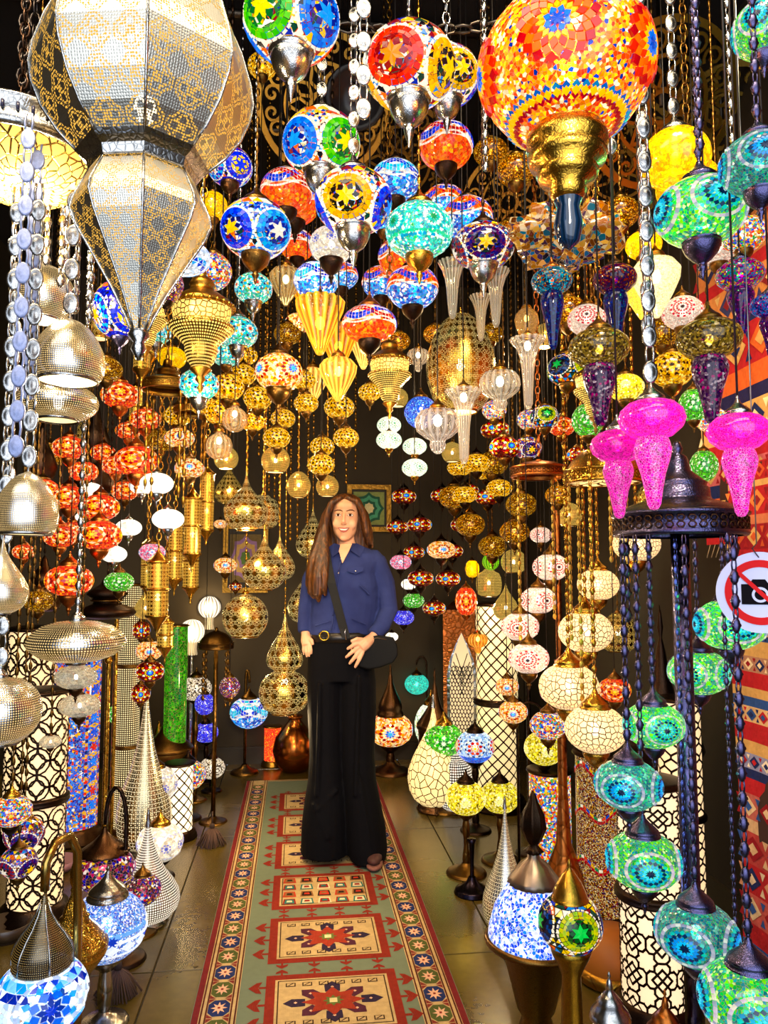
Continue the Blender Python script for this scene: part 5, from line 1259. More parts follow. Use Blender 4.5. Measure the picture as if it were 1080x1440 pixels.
# ================================================================== special pieces
WRM = (1, .72, .38)
def canopy(px, py, D, d, label, col='dark', dome=True, pole=None, drops=10, dropl=.5, kind='canopy_lamp', tint='ffd88a', shape='dome', top=None, band=True, poler=.016, dropstyle='bead', dropcol=None, domek=1.0, group=None, lit=True, tier=True):
    "a round metal crown with a pierced rim from which bead chains hang; on a pole or from the ceiling"
    loc = P(px, py, d); r = D / 2 / F * d; m = METALS[col](); OBST.append((loc.x, loc.y, r * 1.05, loc.z - .3 * r, loc.z + .3 * r)); OBST.append((loc.x, loc.y, .3 * r, loc.z + .2 * r, loc.z + 1.3 * r))
    if pole: OBST.append((loc.x, loc.y, poler, 0, loc.z))
    else: OBST.append((loc.x, loc.y, r, loc.z - .3 * r - dropl, loc.z))
    t = thing(kind, label, (loc.x, loc.y, 0) if pole else loc, 'lamp', group); z = loc.z if pole else 0
    pr = [(.0, 1.25), (.05, 1.22), (.09, 1.1), (.06, 1.03), (.14, .98), (.17, .9), (.2, .75), (.38, .6), (.44, .55), (.42, .5), (.47, .46), (.48, .32), (.5, .28), (.75, .2), (.95, .1), (1.0, .04)] if shape == 'dome' else [(.0, .95), (.08, .92), (.12, .8), (.1, .76), (.3, .7), (.62, .55), (.85, .3), (.97, .08), (1, .02)]
    part(t, 'dome', cached(('canopydome', shape, domek), lambda: MB().lathe([(a, b * domek) for a, b in pr][::-1], 40), m), (0, 0, z), r)
    rb = part(t, 'rim', cached('canopyrim', lambda: MB().lathe([(.93, -.3), (1.0, -.3), (1.03, -.26), (1.0, -.22), (1.0, 0), (1.04, .02), (1.05, .06), (1.0, .09), (.96, .08)], 40), m), (0, 0, z), r)
    hm = MB(); n = 40
    for k in range(n):
        a = 2 * PI * k / n
        for zz in (-.06, -.16): hm.tube([(1.012 * math.cos(a + .055 * math.cos(q)), 1.012 * math.sin(a + .055 * math.cos(q)), zz + .045 * math.sin(q)) for q in [2 * PI * i / 6 for i in range(7)]], .011, 4, cap=False)
        hm.blob((1.03 * math.cos(a), 1.03 * math.sin(a), .05), .022, 5, 3)
    part(rb, 'pierced_band', cached('canopyband', lambda: hm, METALS['silver' if col == 'silver' else ('gold' if col in ('gold', 'brass') else 'bronze')]()), kind='stuff')
    if lit: part(t, 'light_panel', cached('canopylight', lambda: MB().lathe([(0, -.2), (.6, -.24), (.93, -.26)][::-1], 32), cutwork('a07a2a', 9, .1, 1.2, tint)), (0, 0, z), r)
    if pole:
        part(t, 'pole', MB().tube([(0, 0, .03), (0, 0, z)], poler, 12).mesh('pole', m))
        part(t, 'foot', cached('foot', lambda: MB().lathe(FOOTP, 24), m), (0, 0, 0), (r * .8, r * .8, r * .35))
    else:
        zt = (P(px, top, d).z if top is not None else CEIL) - loc.z
        chain(t, r * 1.2 * domek, zt - r * 1.2 * domek, 'link', m)
    rng = random.Random(int(px * 7 + py))
    for k in range(drops):
        a = 2 * PI * (k + .5) / drops; l = dropl * (.75 + .5 * rng.random()); l = min(l, z - .2) if pole else l
        N = max(4, int(l / PITCH_OF[dropstyle] / 4) * 4)
        part(t, 'bead_chain', cached(('chain', dropstyle, N), lambda: chain_mb(dropstyle, N), METALS[dropcol or col]()), (.9 * r * math.cos(a), .9 * r * math.sin(a), z - r * .25 - l), l / N)
    return t

# ---- the big faceted lantern at top left: eight-sided, two bodies
loc = P(205, 118, 1.12); OBST.append((loc.x, loc.y, .162, loc.z - .4, loc.z + .2)); k = 1.12 / F; S = 150 * k
t = thing('faceted_lantern', 'huge eight-sided silver lantern with two pierced bodies filling the top left corner', loc, 'lamp', rz=-bearing(loc))
fm = pierced('d2ccbc', 122, 4, .4, .9, 'ffc04a', .32, .1, .3, .09)
fm2 = pierced('d2ccbc', 92, 4, .4, .9, 'ffc04a', .32, .1, .3, .09)
def facet_body(prof, mt, name):
    "eight curved panels, each its own sheet, with edge beads"
    rm = max(p[0] for p in prof)
    for i in range(8):
        a0, a1 = 2 * PI * i / 8, 2 * PI * (i + 1) / 8; m = MB(); cum = 0
        n = 4
        rows = []
        for j, (r_, z_) in enumerate(prof):
            if j: cum += math.hypot(r_ - prof[j - 1][0], z_ - prof[j - 1][1]) / (2 * PI * rm)
            p0, p1 = Vector((r_ * math.cos(a0), r_ * math.sin(a0), z_)), Vector((r_ * math.cos(a1), r_ * math.sin(a1), z_))
            rows.append((cum, [p0.lerp(p1, q / n) for q in range(n + 1)]))
        for j in range(len(rows) - 1):
            for q in range(n):
                b = len(m.v); m.v += [tuple(rows[j][1][q]), tuple(rows[j][1][q + 1]), tuple(rows[j + 1][1][q + 1]), tuple(rows[j + 1][1][q])]
                w0, w1 = r_ * 0 + prof[j][0] / rm, prof[j + 1][0] / rm; f = lambda q_, w_: (i + .5 + (q_ / n - .5) * w_) / 8
                m.face((b, b + 3, b + 2, b + 1), None, [(f(q, w0), rows[j][0]), (f(q, w1), rows[j + 1][0]), (f(q + 1, w1), rows[j + 1][0]), (f(q + 1, w0), rows[j][0])], False)
        part(t, 'panel', m.mesh('panel', mt), (0, 0, 0), S)
        part(t, 'edge_bead', MB().tube([(r_ * 1.005 * math.cos(a0), r_ * 1.005 * math.sin(a0), z_) for r_, z_ in prof], .013, 5).mesh('edge_bead', SILVER()), (0, 0, 0), S)
facet_body([(.4, 1.25), (.55, 1.1), (.74, .8), (.88, .5), (.97, .2), (1, 0), (.97, -.18), (.88, -.4), (.74, -.6), (.56, -.78)], fm, 'upper')
facet_body([(.47, -.92), (.53, -1.05), (.6, -1.2), (.62, -1.3), (.56, -1.45), (.4, -1.72), (.24, -2.0), (.12, -2.25), (.05, -2.42)], fm2, 'lower')
part(t, 'neck', MB().lathe([(.6, -.76), (.56, -.8), (.5, -.84), (.48, -.92), (.5, -.95)], 8, sm=False).mesh('neck', SILVER()), (0, 0, 0), S)
part(t, 'finial', MB().lathe([(.08, -2.36), (.1, -2.42), (.05, -2.48), (.07, -2.54), (.02, -2.64), (0, -2.65)][::-1], 12).mesh('finial', SILVER()), (0, 0, 0), S)
part(t, 'bulb', cached('bulb', lambda: MB().blob((0, 0, 0), (.8, .8, 1.1), 10, 7), BULB()), (0, 0, -.25 * S), S * .13)
chain(t, 1.2 * S, CEIL - loc.z - 1.2 * S, 'link', SILVER())

# ---- the disc chandelier on the left edge and its bead chains
loc = P(28, 222, 1.38); OBST.append((loc.x, loc.y, .155, loc.z - .08, loc.z + .06)); r = 112 / F * 1.38
t = thing('disc_chandelier', 'wide silver-rimmed disc chandelier with glowing scrollwork dome at the left edge', loc, 'lamp')
part(t, 'rim', MB().lathe([(.9, -.1), (.99, -.12), (1.02, -.05), (1.0, .0), (1.0, .18), (1.04, .22), (1.0, .27), (.92, .26)], 48).mesh('rim', SILVER()), (0, 0, 0), r)
part(t, 'dome', MB().lathe([(0, -.5), (.3, -.48), (.6, -.38), (.85, -.2), (.95, -.08)], 40).mesh('dome', cutwork('b08a3c', 44, .09, .8, 'ffd060', 1.0, .05, .25)), (0, 0, 0), r)
part(t, 'top_plate', MB().lathe([(.95, .24), (.4, .34), (.1, .4), (0, .42)], 32).mesh('top_plate', DARK()), (0, 0, 0), r)
m = MB()
for k in range(40):
    a = 2 * PI * k / 40; m.tube([(1.01 * math.cos(a) , 1.01 * math.sin(a), .04), (1.01 * math.cos(a), 1.01 * math.sin(a), .13)], .02, 5)
part(t, 'slots', m.mesh('slots', plain('1c1838', .3)), (0, 0, 0), r, kind='stuff')
chain(t, r * .4, CEIL - loc.z - r * .4, 'link', DARK())
point_light(loc + Vector((.02, 0, -r * 1.0)), 3.0, WRM, .05)
DISCZ = loc.z - r * .1

# ---- silver pierced pendants hanging from the disc (left foreground)
S_ = dict(col='silver', ch='disc', top=262, hole=.3, st=.9, tint='ffd890', dots=50, motif=0, rough=.14)
PR(60, 425, 86, 1.5, 'ball', 'round silver perforated pendant with open glowing bottom, highest of the left chains', **S_, light=(.35, WRM))
PR(97, 497, 98, 1.36, 'bell', 'shiny silver bell-shaped perforated pendant below the round one on the left', **S_, light=(.35, WRM))
PR(82, 566, 108, 1.52, 'flat', 'flattened silver perforated pendant under the bell-shaped silver one', **S_)
PR(38, 712, 84, 1.3, 'bell', 'large silver dome pendant with bluish reflections at the left edge', **{**S_, 'top': 240}, squash=1.15)
PR(2, 828, 72, 1.26, 'tear', 'silver teardrop pendant cut by the left edge, below the silver dome', **{**S_, 'top': 240})
PR(97, 892, 134, 1.5, 'disc', 'wide flat silver disc pendant pierced all over, in front of the lattice cylinders', **{**S_, 'ch': 'bead'}, open_=False)
PR(10, 990, 112, 1.32, 'flat', 'silver perforated round pendant lowest on the left edge', **{**S_, 'top': 240}, squash=1.7, open_=False)
for (x, y1, y2, d, lab) in ((65, 280, 372, 1.42, 'short silver bead chain hanging above the round silver pendant'), (85, 285, 402, 1.44, 'silver bead chain second from the right under the disc chandelier'), (106, 270, 440, 1.4, 'longer silver bead chain at the right of the disc chandelier'), (126, 265, 450, 1.37, 'rightmost silver bead chain under the disc chandelier'), (22, 270, 640, 1.18, 'long bluish medallion chain on the left in front of the silver pendants'), (40, 262, 560, 1.25, 'second long bluish medallion chain just right of the first one')):
    q, q2 = P(x, y2, d), P(x, y1, d)
    t = thing('bead_chain', lab, q, 'chain', 'bead chains of the disc chandelier'); chain(t, 0, DISCZ - q.z, 'disc' if 'medallion' in lab else 'bead', metal('a8b4e0', .4, 14, .3) if 'medallion' in lab else SILVER(), name='beads')

# ================================================================== top cluster of mosaic globes
G(410, 28, 132, 1.5, 'greenstar', 'mosaic globe with green and blue stars cut by the top edge', cup='silver', cap='silver', ch='disc', hero=True, turn=-40, light=(1.2, WRM), chm='silver')
G(575, 95, 128, 1.45, 'redstar', 'mosaic globe with a big red star and silver cup near the top', cup='silver', cap='silver', ch='link', hero=True, turn=-22, light=(1.2, WRM))
G(628, 108, 92, 1.78, 'goldstar', 'amber and black star globe half hidden behind the red star globe', cup='silver', cap='silver', turn=30, ch='link')
G(452, 203, 106, 1.78, 'greenstar', 'mosaic globe with a green flower left and a blue star right, silver cup below', cup='silver', cap='silver', ch='disc', hero=True, turn=42, light=(1, WRM))
G(497, 284, 106, 1.55, 'goldstar', 'globe with a black and gold star facing out, lowest of the three star globes', cup='silver', cap='silver', ch='disc', hero=True, turn=-12, light=(1, WRM))
G(627, 206, 76, 2.0, 'wave', 'red and orange globe with a blue wave below the red star globe', turn=20, ch='twist', cap='dark')
G(556, 256, 68, 2.12, 'waveb', 'turquoise and blue wave globe behind the black and gold star globe', turn=60)
G(400, 272, 72, 2.15, 'wave', 'red and blue wave globe right of the blue star globe, upper of two', turn=40)
G(404, 296, 70, 2.4, 'wave', 'blue and red wave globe peeping out below another wave globe', turn=80)
G(360, 323, 96, 1.85, 'bluestar', 'dark blue star globe with a turquoise side right of the faceted lantern', cup='old', cap='old', ch='twist', hero=True, turn=42, light=(.8, WRM))
G(590, 325, 94, 1.85, 'turq', 'turquoise green rosette globe in the middle of the top cluster', cup='gold', cap='gold', ch='twist', turn=24, light=(1, (.6, 1, .85)))
G(625, 288, 62, 2.5, 'waver', 'small blue and red wave globe behind the turquoise rosette globe', turn=10)
G(658, 308, 70, 2.25, 'waver', 'blue and red wave globe with orange below, right of the turquoise rosette globe', turn=50)
G(679, 346, 86, 1.92, 'darkstar', 'dark globe with a yellow star and long silver cup', cup='silver', cap='dark', turn=6, sq=.72, ch='twist')
G(466, 345, 62, 2.05, 'white', 'white mosaic globe with dark tapering cup under the star globes', cap='dark', cup='dark', ch='twist', cupk=1.2)
G(445, 396, 62, 2.25, 'waveb', 'blue and turquoise wave globe over a dark cup below the white globe', turn=20, light=(.8, WRM))
G(520, 456, 76, 2.05, 'wave', 'flattened blue wave globe with orange lower half and dark cup', sq=.68, turn=35, cap='copper', light=(.8, WRM))
G(565, 362, 66, 2.45, 'wave', 'orange and blue wave globe behind the turquoise rosette globe', turn=5)
G(580, 405, 72, 2.15, 'waver', 'orange over sky-blue wave globe with a dark cup and hook', turn=70, light=(.8, WRM))
G(536, 398, 54, 2.65, 'waver', 'small blue wave globe between two orange wave globes', turn=30)
G(419, 355, 50, 2.65, 'wave', 'small red and blue wave globe left of the white mosaic globe', turn=0)
G(478, 398, 46, 2.9, 'waver', 'tiny orange wave globe behind the dark cup of the white globe', turn=40)
G(322, 236, 62, 2.0, 'cobalt', 'deep blue globe with golden zigzag right beside the faceted lantern', turn=30, cap='dark', cup='bronze', ch='twist')
G(170, 436, 76, 1.7, 'cobalt', 'cobalt blue mosaic bell with dark round bottom, upper left', sq=1.1, cup='blued', cap='dark', ch='twist', turn=20, cupk=.8)
G(237, 402, 46, 1.85, 'violetdark', 'small red and blue mosaic drop with black cup under the faceted lantern', sq=1.2, cup='dark', cap='old', ch='twist')
G(257, 362, 76, 1.62, 'bluetile', 'blue and white tiled bowl pendant under a brass cap, below the faceted lantern', sq=.62, cup=None, cap='old', ch='twist', capk=1.5)
PR(152, 322, 48, 1.95, 'bell', 'small silver perforated bell behind the faceted lantern tip', col='silver', dots=36, motif=0, ch='twist', chm='old')
G(300, 290, 40, 2.3, 'yellow', 'small gold sparkling globe behind the tip of the faceted lantern', sq=1.0, cap='old', cup='old')
G(373, 96, 40, 2.6, 'amber', 'dim pierced amber globe under the ceiling left of the gold scroll plate', cap='old', cup='old')
for i, (x, y, D, d, lab) in enumerate(((347, 408, 52, 2.2, 'turquoise rosette globe, highest of the four on the left'), (344, 478, 54, 2.2, 'turquoise rosette globe straight below the highest one'), (291, 531, 54, 2.05, 'turquoise rosette globe lowest, over a clear glass drop'), (222, 478, 40, 2.6, 'turquoise rosette globe half hidden behind brass tiers'))):
    G(x, y, D, d, 'rose', lab, cup='silver', cap='silver', ch='twist', turn=[10, 36, -5, 20][i], group='turquoise rosette globes')
G(300, 392, 50, 2.15, 'multi', 'red mosaic chimney-shaped globe above a wide brass dish', sq=1.05, cap='old', cup=None)
TIER(283, 452, 92, 1.9, 'wide tiered brass lantern with pierced bowl, left of the rosette globes', 'brass', 'link', light=(1.0, WRM))
G(392, 514, 66, 2.3, 'eyew', 'red and gold mosaic globe with a blue eye and ribbed dark cup', cap='old', cup='old', cupk=1.2, turn=36, light=(.8, WRM))

# ================================================================== big orange globe and its neighbours, top right
loc = P(795, 97, 1.12); r = 120 / F * 1.12; OBST.append((loc.x, loc.y, r, loc.z - r, loc.z + r)); OBST.append((loc.x, loc.y, .5 * r, loc.z - 2.2 * r, loc.z + r))
t = thing('mosaic_globe_chandelier', 'very large orange mosaic globe with star flowers and a stepped gold cup', loc, 'lamp')
globe_parts(t, r, 'orange', .86, -bearing(loc) + R(-4), True, 0, (4, (1, .6, .3)))
part(t, 'cup', MB().lathe([(0, -1.62), (.16, -1.6), (.22, -1.5), (.2, -1.42), (.32, -1.36), (.36, -1.28), (.33, -1.22), (.43, -1.16), (.46, -1.08), (.42, -1.02), (.47, -.96), (.46, -.84), (.42, -.78), (.46, -.72), (.44, -.66)], 36).mesh('cup', GOLD()), (0, 0, 0), r)
part(t, 'cap', MB().lathe([(.42, .7), (.44, .8), (.36, .9), (.2, 1.1), (.08, 1.25), (0, 1.3)], 28).mesh('cap', GOLD()), (0, 0, 0), r)
cr = MB()
for k in range(30):
    a = 2 * PI * k / 30; cr.prism([(.44 * math.cos(a + q) * (1 if z < -.68 else 1.08), .44 * math.sin(a + q) * (1 if z < -.68 else 1.08), z) for q, z in ((-.08, -.74), (.08, -.74), (.0, -.56))], (-.01 * math.cos(a), -.01 * math.sin(a), 0))
part(t, 'leaf_crown', cr.mesh('leaf_crown', GOLD()), (0, 0, 0), r, kind='stuff')
part(t, 'finial', MB().lathe([(0, -2.2), (.12, -2.1), (.17, -1.9), (.13, -1.7), (.16, -1.6)], 20).mesh('finial', glass('1a4a70', .3, .15)), (0, 0, 0), r)
chain(t, r * 1.25, CEIL - loc.z - r * 1.25, 'link', GOLD())
@hang(lambda A, r, d: [(r * A['sx'] * 1.25, -.9 * r, .9 * r)])
def crumple(px, py, D, d, pal, label, seed, sx=1.0):
    "lump of folded blown glass"
    loc = P(px, py, d); r = D / 2 / F * d; rng = random.Random(seed); t = thing('blown_glass_pendant', label, loc, 'lamp')
    m = MB().blob((0, 0, 0), (sx, .8, .75), 22, 14); out = []
    ph = [rng.random() * 6 for _ in range(6)]
    for (x, y, z) in m.v:
        q = 1 + .22 * math.sin(5 * x + ph[0] + 3 * z) + .18 * math.sin(7 * z + ph[1] + 4 * y) + .12 * math.sin(11 * x + ph[2] - 6 * z); out.append((x * q, y * q, z * q))
    m.v = out; part(t, 'shade', m.mesh('shade', chips(pal, 5, .55, grout=.015, clear=.15, groutcol='c8a070')), (0, 0, 0), r)
    part(t, 'cap', cached('cap', lambda: MB().lathe(CAPP, 20), COPPER()), (0, 0, r * .6), r * .8)
    chain(t, r * 1.1, CEIL - loc.z - r * 1.1, 'cord', DARK())
CRP = (('a8683a', 3), ('d8a868', 2), ('6a3a20', 2), ('2a6a80', 1), ('e8d0a8', 1), ('4a2a40', 1))
crumple(765, 322, 72, 1.5, CRP, 'folded copper-coloured blown glass shade under the orange globe, left one', 1, 1.2)
crumple(826, 326, 80, 1.62, CRP, 'folded amber and brown blown glass shade under the orange globe, right one', 2, 1.3)
crumple(790, 352, 70, 1.78, (('3a2a50', 2), ('a06a3a', 2), ('2a5a80', 2), ('d8a070', 1), ('18101c', 2)), 'folded dark blue and brown blown glass shade between the two copper ones', 3, 1.4)
CK(776, 396, 58, 1.45, 'colourful crackle glass bowl with a navy glass drop under the orange globe', (('1a7a98', 3), ('d8a83a', 1), ('b84a28', 1), ('28b0c8', 2), ('183058', 3)), (('141a58', 4), ('1a2a80', 3), ('2a1450', 3), ('18507a', 1)), drop=1.45, st=.45, cap='copper')
CK(862, 392, 62, 1.52, 'plum crackle glass bowl with a purple glass drop right of the navy drop', (('6a1a3a', 3), ('a0302a', 1), ('2a1a58', 3), ('c87a30', 1), ('401030', 3)), (('141a58', 4), ('1a2a80', 3), ('2a1450', 3), ('18507a', 1)), drop=1.3, st=.4, cap='dark')
CK(1040, 388, 66, 1.45, 'rainbow crackle glass bowl with a purple drop near the right edge', (('b01a80', 3), ('1a7ab0', 2), ('e0b020', 1), ('c02030', 1), ('2a9a50', 1), ('501a70', 2)), (('3a0e48', 4), ('5a1458', 3), ('2a1a70', 2), ('a0307a', 1)), drop=1.05, st=.6, cap='blued')
CK(1082, 430, 52, 1.3, 'blue crackle glass bowl cut by the right edge', (('1a50b0', 3), ('2a80d0', 2), ('a02a80', 2), ('1a1a60', 2)), (('3a0e48', 4), ('5a1458', 3), ('2a1a70', 2), ('a0307a', 1)), drop=1.2, st=.5, cap='blued')
G(950, 225, 96, 1.5, 'yellow', 'bright yellow mosaic globe with silver cap right of the big orange globe', sq=.86, cap='silver', cup=None, ch='disc', light=(1.6, (1, .8, .3)))
G(968, 262, 88, 1.9, 'yellow', 'second yellow mosaic globe behind and below the bright one', sq=.86, cap='old', cup='old', ch='link')
G(987, 300, 122, 1.36, 'turtle', 'green and teal star globe with a dark bluish cup, upper right', cap='blued', cup='blued', ch='bead', turn=28, sq=.78, light=(1.4, (.6, 1, .8)), hero=True)
G(1066, 232, 104, 1.28, 'tealturtle', 'teal star globe tilted at the right edge above the green one', cap='blued', cup='blued', ch='bead', turn=10, sq=.82, hero=True)
G(1072, 42, 80, 1.3, 'turtle', 'green star globe cut by the top right corner', cap='blued', cup='blued', ch='bead', turn=-8, sq=1.0, hero=True)
G(1045, 330, 60, 1.85, 'multi', 'red and blue mosaic globe behind the green star globe at the right edge', cap='old', cup='old')
for (x, y2, d, lab, stl, mm) in ((575 + 337, 470, 1.3, 'gold and silver medallion chain hanging down to the pink glass lamp', 'disc', 'silver'), (985, 210, 1.3, 'bluish bead chain above the green star globe', 'bead', 'blued'), (860, 215, 1.5, 'silver medallion chain right of the orange globe', 'disc', 'silver'), (1030, 200, 1.6, 'silver medallion chain between yellow and teal globes', 'bead', 'silver'), (511, 165, 1.3, 'silver medallion chain hanging between the green star and red star globes', 'disc', 'silver'), (683, 240, 1.7, 'thin silver bead chain left of the orange globe', 'bead', 'silver')):
    q = P(x, y2, d); t = thing('bead_chain', lab, q, 'chain', 'ceiling bead chains'); chain(t, 0, CEIL - q.z, stl, METALS[mm](), name='beads')

# ================================================================== clear and amber blown glass, centre
GL(402, 400, 44, 2.4, 'tulip', 'pale yellow ribbed glass tulip left of the blue wave globes', light=(1.2, WRM))
GL(450, 458, 66, 2.2, 'flame', 'amber ribbed glass cone flaring upward below the wave globes', tint='ffc040', light=(2, WRM), st=.9, clear=.45)
GL(428, 440, 48, 2.7, 'flame', 'amber ribbed glass cone behind the bigger amber cone', tint='ffba38', st=.8, clear=.45)
GL(478, 492, 54, 2.5, 'flame', 'amber ribbed glass cone right of the bigger amber cone', tint='ffba38', st=.8, clear=.45)
GL(475, 530, 50, 2.1, 'tulip', 'amber ribbed glass teardrop glowing white at its shoulder', tint='ffcc60', light=(2, WRM), st=.9, clear=.45)
GL(703, 540, 54, 2.2, 'pumpkin', 'clear ribbed glass pumpkin beside the golden egg', tint='fff4e0', light=(1.6, WRM))
GL(615, 596, 60, 2.15, 'pumpkin', 'clear ribbed glass pumpkin left of the long glass trumpet', tint='fff4e8', light=(1.6, WRM))
GL(588, 502, 30, 2.9, 'pumpkin', 'tiny clear ribbed glass lamp left of the golden egg', tint='fff0d8', light=(1, WRM))
GL(652, 570, 50, 2.0, 'trumpet', 'clear glass trumpet lamp hanging in front of the golden egg', tint='fff0d8', light=(1.4, WRM), clear=.55)
GL(636, 398, 38, 2.0, 'horn', 'tall clear ribbed glass horn above the golden egg', tint='fff4dc', bulb=False)
GL(697, 410, 38, 1.95, 'horn', 'tall clear ribbed glass horn below the dark star globe', tint='fff4dc', bulb=False)
GL(742, 497, 48, 1.75, 'trumpet', 'clear glass trumpet lamp left of the navy glass drop', tint='fff0d8', light=(1.2, WRM))
GL(742, 452, 34, 1.85, 'drop', 'gold-speckled glass drop above a clear trumpet', tint='d8b060', crackle=14, st=.5, fl=None)
GL(923, 400, 68, 1.55, 'tulip', 'cream crackled glass teardrop left of the rainbow drop', tint='fff0b8', fl=None, st=.85, clear=.15, crackle=18, cap='brass', ch='cord', light=(1.5, WRM))
GL(902, 415, 50, 1.9, 'tulip', 'yellow crackled glass teardrop behind the cream one', tint='ffd23a', fl=None, st=1.0, clear=.2, crackle=18)
GL(330, 590, 36, 2.3, 'bulb', 'clear round glass bulb left of the dark eye globe', tint='ffe8c0', fl=None, light=(1.2, WRM), clear=.75)
GL(313, 618, 38, 2.2, 'bulb', 'clear round glass bulb hanging just below another clear bulb', tint='ffe8c0', fl=None, clear=.75)
for (x, y, D, d, lab) in ((320, 545, 46, 2.5, 'gold pierced globe above the clear bulbs'), (310, 580, 44, 2.7, 'amber and black globe left of the clear bulbs'), (362, 560, 40, 2.9, 'amber globe half hidden behind the blue-eyed red globe'), (345, 530, 36, 2.9, 'small amber globe left of the blue-eyed red globe')):
    G(x, y, D, d, 'amber', lab, cap='old', cup='old', light=(.7, WRM) if D > 42 else None)
PR(649, 512, 98, 2.7, 'egg', 'huge golden pierced egg hanging over the glass lamps', dots=60, motif=5, st=1.0, ch='cord', chm='old', tint='ffdc80', light=(1.5, WRM), kind='pierced_pendant')
TIER(548, 522, 62, 2.3, 'tiered brass lantern with a studded rim in the centre', 'brass', 'link', light=(1, WRM))
G(592, 580, 46, 2.6, 'blue', 'plain blue mosaic globe left of the golden egg', sq=1.0, cap='old', cup=None)
# small amber cluster, centre
for (x, y, D, d, lab) in ((433, 525, 34, 2.75, 'small brown pierced globe left of the amber teardrop'), (430, 567, 34, 2.6, 'small amber eye globe below the brown pierced globe'), (409, 583, 34, 2.8, 'small amber globe behind the dark cup of the blue-eyed globe'), (400, 606, 38, 2.55, 'amber and blue globe above the gold pierced bowl'), (466, 578, 42, 2.9, 'brown pierced globe under the amber teardrop'), (448, 618, 34, 2.8, 'small amber globe in the middle of the amber cluster'), (482, 606, 36, 2.75, 'amber eye globe under the brown pierced globe'), (520, 552, 32, 2.8, 'small eye globe left of the studded brass lantern'), (441, 645, 38, 2.6, 'amber eye globe lowest of the amber cluster'),):
    G(x, y, D, d, 'amber', lab, cap='old', cup='old', turn=(x * 7) % 50, group='small amber globes', sq=.8)
PR(397, 640, 40, 2.7, 'ball', 'small gold pierced bowl open below, under the amber globes', dots=34, motif=0, ch='cord', chm='old', clear=.3)
PR(420, 682, 34, 3.3, 'egg', 'small gold pierced cylinder left of a round one above the woman', dots=30, motif=0, ch='twist', chm='gold', squash=.75)
PR(460, 684, 32, 3.2, 'ball', 'small gold pierced ball just above the woman\'s head', dots=30, motif=0, ch='twist', chm='gold')
# white small lamps in the centre
for (x, y, D, d, lab) in ((547, 598, 34, 2.8, 'upper white lobe lamp left of the blue globe'), (547, 619, 36, 2.6, 'lower white star lamp with a gold drop left of the blue globe'), (583, 628, 34, 2.9, 'upper pale green-white lamp under the blue globe'), (583, 658, 36, 2.7, 'lower pale green-white lamp with a gold drop under the blue globe')):
    G(x, y, D, d, 'whitegreen', lab, cap='old', cup='gold', sq=.72, capk=.6, cupk=.8, turn=x % 40)
# ================================================================== back right wall: small eye globes
EY = ((568, 700, 34, 4.4), (560, 742, 30, 4.5), (590, 738, 34, 4.3), (622, 697, 32, 4.6), (650, 738, 32, 4.4), (580, 777, 30, 4.4), (617, 776, 40, 4.1), (636, 775, 30, 4.7), (592, 813, 36, 4.0), (630, 814, 34, 4.2), (610, 850, 32, 4.1), (700, 612, 40, 3.3), (658, 690, 30, 4.2), (690, 690, 34, 3.6))
EL = ('left of the picture corner, top row', 'near the green framed panel, second row', 'second row, paired with a globe on its left', 'top row beside thin dark chains', 'second row by the pole', 'third row, left one', 'brightest of the third row', 'third row, right one', 'fourth row, left one', 'fourth row, right one', 'lowest of the wall group', 'high up under the clear trumpet', 'dim, above the second row', 'dim, right of the top row')
for (x, y, D, d), l in zip(EY, EL): G(x, y, D, d, 'eyew' if 'bright' in l else 'eye', 'small red globe with a blue eye, ' + l, cap='dark', cup='dark', sq=.66, turn=(x * 3) % 30 - 12, group='small eye globes on the back wall')
for (x, y, D, d, st, lab) in ((565, 795, 30, 4.3, 'pinkw', 'small cream and rose globe right of the woman\'s shoulder'), (575, 820, 22, 4.4, 'milk', 'small white moon-like globe right of the woman\'s arm'), (581, 845, 30, 4.2, 'greenw', 'small green leaf globe right of the woman\'s elbow'), (568, 868, 30, 4.1, 'royal', 'bright royal blue globe at the woman\'s elbow'), (554, 893, 18, 4.3, 'milk', 'little white globe behind the black shoulder bag'), (672, 650, 38, 3.4, 'amber', 'amber pierced globe by the lit trumpet tip'), (645, 657, 34, 3.6, 'amber', 'dim amber globe left of the amber pierced globe'), (655, 690, 34, 3.5, 'amber', 'dim amber pierced globe under the lit trumpet tip'), (688, 672, 32, 3.7, 'amber', 'dim brown pierced globe near the bamboo pole'), (706, 690, 36, 3.3, 'amber', 'dim brown globe on the darker right side')):
    G(x, y, D, d, st, lab, cap='dark', cup='dark', sq=.72)
G(705, 585, 34, 2.9, 'multi', 'colourful dark globe behind the clear pumpkin', cap='old', cup='old')
G(770, 590, 40, 2.5, 'blackgreen', 'dark mosaic globe with lime patches right of the trumpets', cap='old', cup='old', turn=10)
G(797, 520, 54, 2.3, 'blackgreen', 'dark mosaic globe with blue and green patches right of the navy drop', cap='old', cup='old', turn=60)
G(745, 595, 34, 2.9, 'multi', 'small red and blue dark globe left of the lime-patched one', cap='old', cup='old')
G(828, 590, 44, 2.2, 'greenw', 'bright green leaf globe left of the pink lamps', cap='old', cup='old', sq=1.1)
G(825, 450, 52, 2.0, 'redwhite', 'red and white globe behind the plum glass drop', cap='old', cup='old')
G(960, 440, 56, 1.8, 'redwhite', 'red rosette globe behind the brown crackle bowl', cap='old', cup='old')
G(975, 570, 40, 1.9, 'greenw', 'green mosaic globe between the pink lamps', cap='old', cup='old', sq=1.2)
G(990, 655, 38, 2.1, 'greenw', 'green and white globe right of the crown canopy dome', cap='old', cup=None, sq=1.2)
G(945, 520, 60, 2.0, 'amber', 'brown pierced globe behind the pink lamp', cap='old', cup='old')
